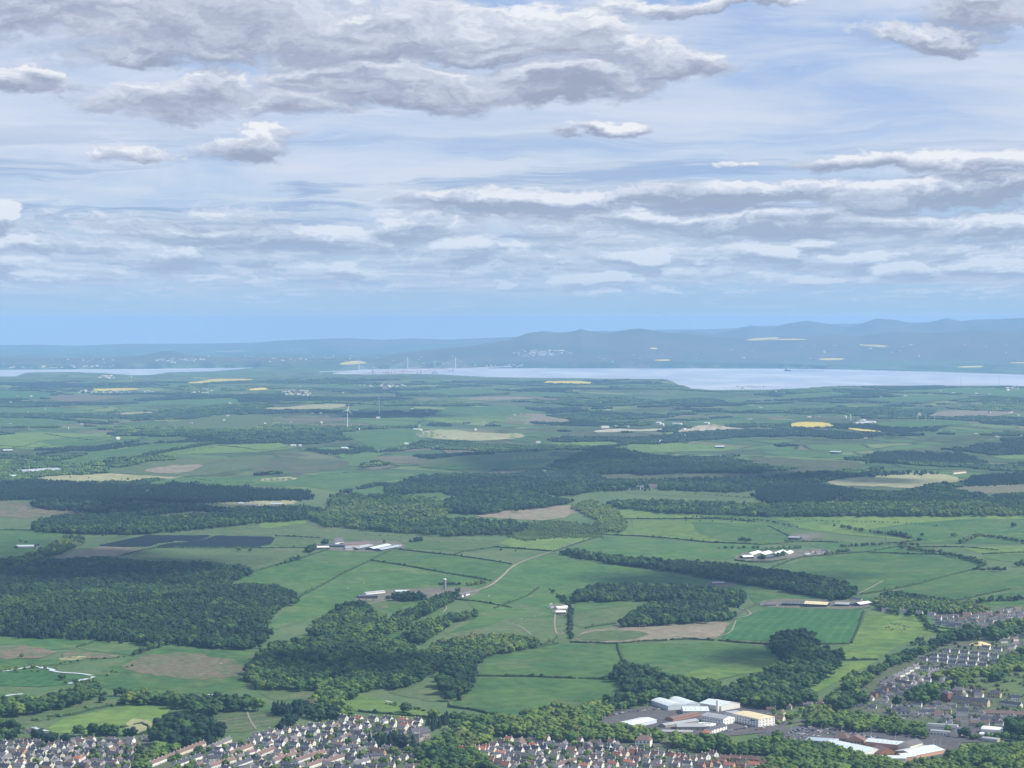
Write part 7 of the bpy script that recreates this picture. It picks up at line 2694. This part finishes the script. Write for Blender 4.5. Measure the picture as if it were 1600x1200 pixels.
PLACE = {
    'front belt': 'in the bright lower right wood', 'mill belt': 'in the belt under the factory', 'car park belt': 'behind the full car park',
    'church grounds': 'in the church gardens', 'lane belt': 'in the row between the left estates', 'garden trees': 'in a garden',
    'cemetery trees': 'by the cemetery', 'left shrubs': 'by the road bridge', 'factory belt': 'behind the factory', 'river trees': 'along the river',
    'hedgerow trees': 'in a hedgerow', 'estate trees': 'near the stone villas', 'hedgerow belt': 'in the lane-side line', 'field clump': 'in the lone clump',
    'gully wood': 'in the wooded gully', 'left band': 'by the winding stream', 'marsh willows': 'on the wet meadow', 'dell wood': 'in the dell wood',
}
MARKS = [(60, 1180, 'the far left estate'), (121, 1188, 'the bright red roof'), (170, 1130, 'the mown meadow'), (235, 1160, 'the two white bungalows'), (275, 1185, 'the lane terraces'), (310, 1120, 'the slim pole'),
         (375, 1175, 'the rusty terrace'), (420, 1125, 'the gravestones'), (450, 1165, 'the four white gables'), (550, 1125, 'the top house row'), (600, 1190, 'the dark roofs at the bottom'), (655, 1150, 'the church'),
         (702, 1143, 'the pale hipped villa'), (759, 1143, 'the lone white villa'), (782, 1176, 'the reddest roof'), (834, 1163, 'the salmon roof'), (910, 1170, 'the gable-fronted row'), (980, 1125, 'the warehouse'),
         (1006, 1160, 'the large white villa'), (1071, 1152, 'the red roofs by the factory'), (1108, 1182, 'the brown-roofed pair'), (1160, 1188, 'the orange gables'), (1170, 1130, 'the beige-roofed block'), (1218, 1193, 'the red brick pair'),
         (1240, 1148, 'the left bays of cars'), (1300, 1142, 'the middle bays of cars'), (1310, 1172, 'the longest pale roof'), (1385, 1175, 'the brick-gabled hall'), (1430, 1168, 'the cream block'), (1455, 1180, 'the rightmost pale roof'),
         (1478, 1148, 'the white workshop'), (1548, 1150, 'the round-roofed sheds'), (1332, 1090, 'the bright lane gable'), (1408, 1113, 'the long low white house'), (1503, 1120, 'the tall white blocks'), (1556, 1086, 'the pyramid roof')]


def rel(px, py):
    d, mk = min((((px - a) / 1.0) ** 2 + ((py - b) * 2.0) ** 2, (a, b, t)) for a, b, t in MARKS)
    dx_, dy_ = px - mk[0], py - mk[1]
    if abs(dx_) > 14 and abs(dx_) > abs(dy_) * 1.5:
        w_ = 'left of' if dx_ < 0 else 'right of'
        if abs(dx_) > 45:
            w_ = 'well ' + w_
    else:
        w_ = 'behind' if dy_ < -3 else ('below' if dy_ > 6 else 'beside')
    return f"{w_} {mk[2]}"


seen = 0
for i in np.where(single)[0]:
    cone = bool(A['c'][i])
    x, y, z, h, tt = (float(A[k][i]) for k in ('x', 'y', 'z', 'h', 't'))
    e = empty('conifer_tree' if cone else 'broadleaf_tree', (x, y, z - .1), RNG.uniform(0, 6.28))
    wd = RNG.uniform(.85, 1.2) * (1.0 if not cone else 1.15)
    e.scale = (h * wd, h * wd, h)
    e['tint'] = tt
    size = 'tall' if h > 14.5 else ('small' if h < 8 else 'middling')
    where = PLACE.get(A['w'][i], 'in the woodland')
    desc = f"{size} {shade_word(tt, cone)} {rel(float(A['px'][i]), float(A['py'][i]))}, {where}"
    if len(desc.split()) > 16:
        desc = desc.replace('well ', '', 1).replace('very ', '', 1).replace('round-crowned ', '')
    while len(desc.split()) > 16:
        desc = ' '.join(desc.split()[1:])
    tag(e, desc, 'tree', desc.replace(' tree ', ' trees ').replace(' conifer ', ' conifers '))
    cr = link('crown', (CONE if cone else BROAD)[seen % (3 if cone else 6)], None, e)
    cr['tint'] = tt
    tr = link('trunk', TRUNK_C if cone else TRUNKS[seen % 3], None, e)
    seen += 1

# prototypes' meshes live on real trees already; the rest of every wood is instanced from the same crowns
PROTO_OBJ = {}


def proto(me):
    """an object that carries this mesh: a real tree of the scene"""
    if me.name not in PROTO_OBJ:
        for o in bpy.data.objects:
            if o.data == me:
                PROTO_OBJ[me.name] = o
                break
    return PROTO_OBJ.get(me.name)


def scatter_group(name, objs):
    ng = bpy.data.node_groups.new(name, 'GeometryNodeTree')
    ng.interface.new_socket('Geometry', in_out='INPUT', socket_type='NodeSocketGeometry')
    ng.interface.new_socket('Geometry', in_out='OUTPUT', socket_type='NodeSocketGeometry')
    N, L = ng.nodes, ng.links
    gi, go = N.new('NodeGroupInput'), N.new('NodeGroupOutput')
    g2i = N.new('GeometryNodeGeometryToInstance')
    for o in objs:
        oi = N.new('GeometryNodeObjectInfo')
        oi.transform_space = 'ORIGINAL'
        oi.inputs['Object'].default_value = o
        oi.inputs['As Instance'].default_value = False
        one = N.new('GeometryNodeGeometryToInstance')
        L.new(oi.outputs['Geometry'], one.inputs[0])
        L.new(one.outputs[0], g2i.inputs[0])
    j = N.new('GeometryNodeJoinGeometry')
    for n_ in N:
        if n_.bl_idname == 'GeometryNodeGeometryToInstance' and n_ != g2i:
            L.new(n_.outputs[0], j.inputs[0])
    N.remove(g2i)
    iop = N.new('GeometryNodeInstanceOnPoints')
    L.new(gi.outputs[0], iop.inputs['Points'])
    L.new(j.outputs[0], iop.inputs['Instance'])
    iop.inputs['Pick Instance'].default_value = True

    def attr(nm, tp):
        a = N.new('GeometryNodeInputNamedAttribute')
        a.data_type = tp
        a.inputs['Name'].default_value = nm
        return a.outputs['Attribute']
    L.new(attr('kind_index', 'INT'), iop.inputs['Instance Index'])
    L.new(attr('turn', 'FLOAT_VECTOR'), iop.inputs['Rotation'])
    L.new(attr('size', 'FLOAT_VECTOR'), iop.inputs['Scale'])
    L.new(iop.outputs[0], go.inputs[0])
    return ng


GROUPS = {}


def scatter(name, idx, meshes, key, label=None, cat=None, flat=None):
    n = len(idx)
    if n == 0:
        return
    if key not in GROUPS:
        GROUPS[key] = scatter_group(key, [proto(m) for m in meshes])
    me = bpy.data.meshes.new(name)
    me.vertices.add(n)
    co = np.stack([A['x'][idx], A['y'][idx], A['z'][idx] - .2], 1).astype(np.float32)
    me.vertices.foreach_set('co', co.ravel())
    a = me.attributes.new('tint', 'FLOAT', 'POINT')
    a.data.foreach_set('value', A['t'][idx].astype(np.float32))
    a = me.attributes.new('kind_index', 'INT', 'POINT')
    a.data.foreach_set('value', RNG.integers(0, len(meshes), n).astype(np.int32))
    a = me.attributes.new('turn', 'FLOAT_VECTOR', 'POINT')
    rot = np.zeros((n, 3), np.float32)
    rot[:, 2] = RNG.uniform(0, 6.28, n)
    a.data.foreach_set('vector', rot.ravel())
    a = me.attributes.new('size', 'FLOAT_VECTOR', 'POINT')
    h = A['h'][idx]
    if flat is None:
        wd = h * RNG.uniform(.75, 1.15, n) + RNG.uniform(0, 3.5, n)
        wd = wd * np.where((A['s'][idx] > 12) & ~A['c'][idx], 1.12, 1.0) * np.where(A['c'][idx], 1.1, 1.0)
        sz = np.stack([wd, wd, h], 1)
    else:
        wd = A['s'][idx] * RNG.uniform(.62, .80, n)
        sz = np.stack([wd, wd, h * flat * RNG.uniform(.85, 1.25, n)], 1)
    a.data.foreach_set('vector', sz.astype(np.float32).ravel())
    o = link(name, me)
    md = o.modifiers.new('scatter', 'NODES')
    md.node_group = GROUPS[key]
    tag(o, label, cat, None, 'stuff')
    return o


# every prototype mesh needs a carrier in the scene; clump meshes stand as real copses where they first occur
def carry(me, pick):
    i = int(pick)
    o = link('copse', me)
    h, s = float(A['h'][i]), float(A['s'][i])
    o.location = (A['x'][i], A['y'][i], A['z'][i] - .2)
    o.scale = (s * .72, s * .72, h * 1.3)
    o['tint'] = float(A['t'][i])
    A['h'][i] = 0.01
    A['dead'][i] = True
    PROTO_OBJ[me.name] = o
    return o


A['dead'] = np.zeros(len(A['x']), bool)
cl = np.where(A['clump'] & (A['w'] == 'far woods') & (A['px'] > 50) & (A['px'] < 1550))[0]
for q, me in enumerate(CLUMP_B + CLUMP_C):
    o = carry(me, cl[100 + q * 37])
    tag(o, 'small copse of a few trees in the far blue-green woodland patchwork', 'copse', 'far copses in the woodland patchwork')
for q, me in enumerate(BROAD + CONE):
    if proto(me) is None:
        print('no carrier', me.name)
rest = ~single & ~A['dead']
for wid in dict.fromkeys(A['w']):
    m = rest & (A['w'] == wid)
    cat, text = WOOD_TEXT[wid]
    nm = cat.replace(' ', '_')
    b = np.where(m & ~A['clump'] & ~A['c'])[0]
    c = np.where(m & ~A['clump'] & A['c'])[0]
    B = np.where(m & A['clump'] & ~A['c'])[0]
    Cc = np.where(m & A['clump'] & A['c'])[0]
    ks = [k for k in ((b, BROAD, 'broad', None), (c, CONE, 'cone', None), (B, CLUMP_B, 'clump_b', 1.3), (Cc, CLUMP_C, 'clump_c', 1.35)) if len(k[0])]
    ks.sort(key=lambda k: -len(k[0]))
    for q, (idx, meshes, key, flat) in enumerate(ks):
        lab = text if q == 0 else (text + (', its conifers' if 'c' == key[0] and key in ('cone', 'clump_c') else ', its broadleaves'))
        scatter(nm, idx, meshes, key, lab, cat, flat)
print('trees', len(A['x']), 'single', seen)
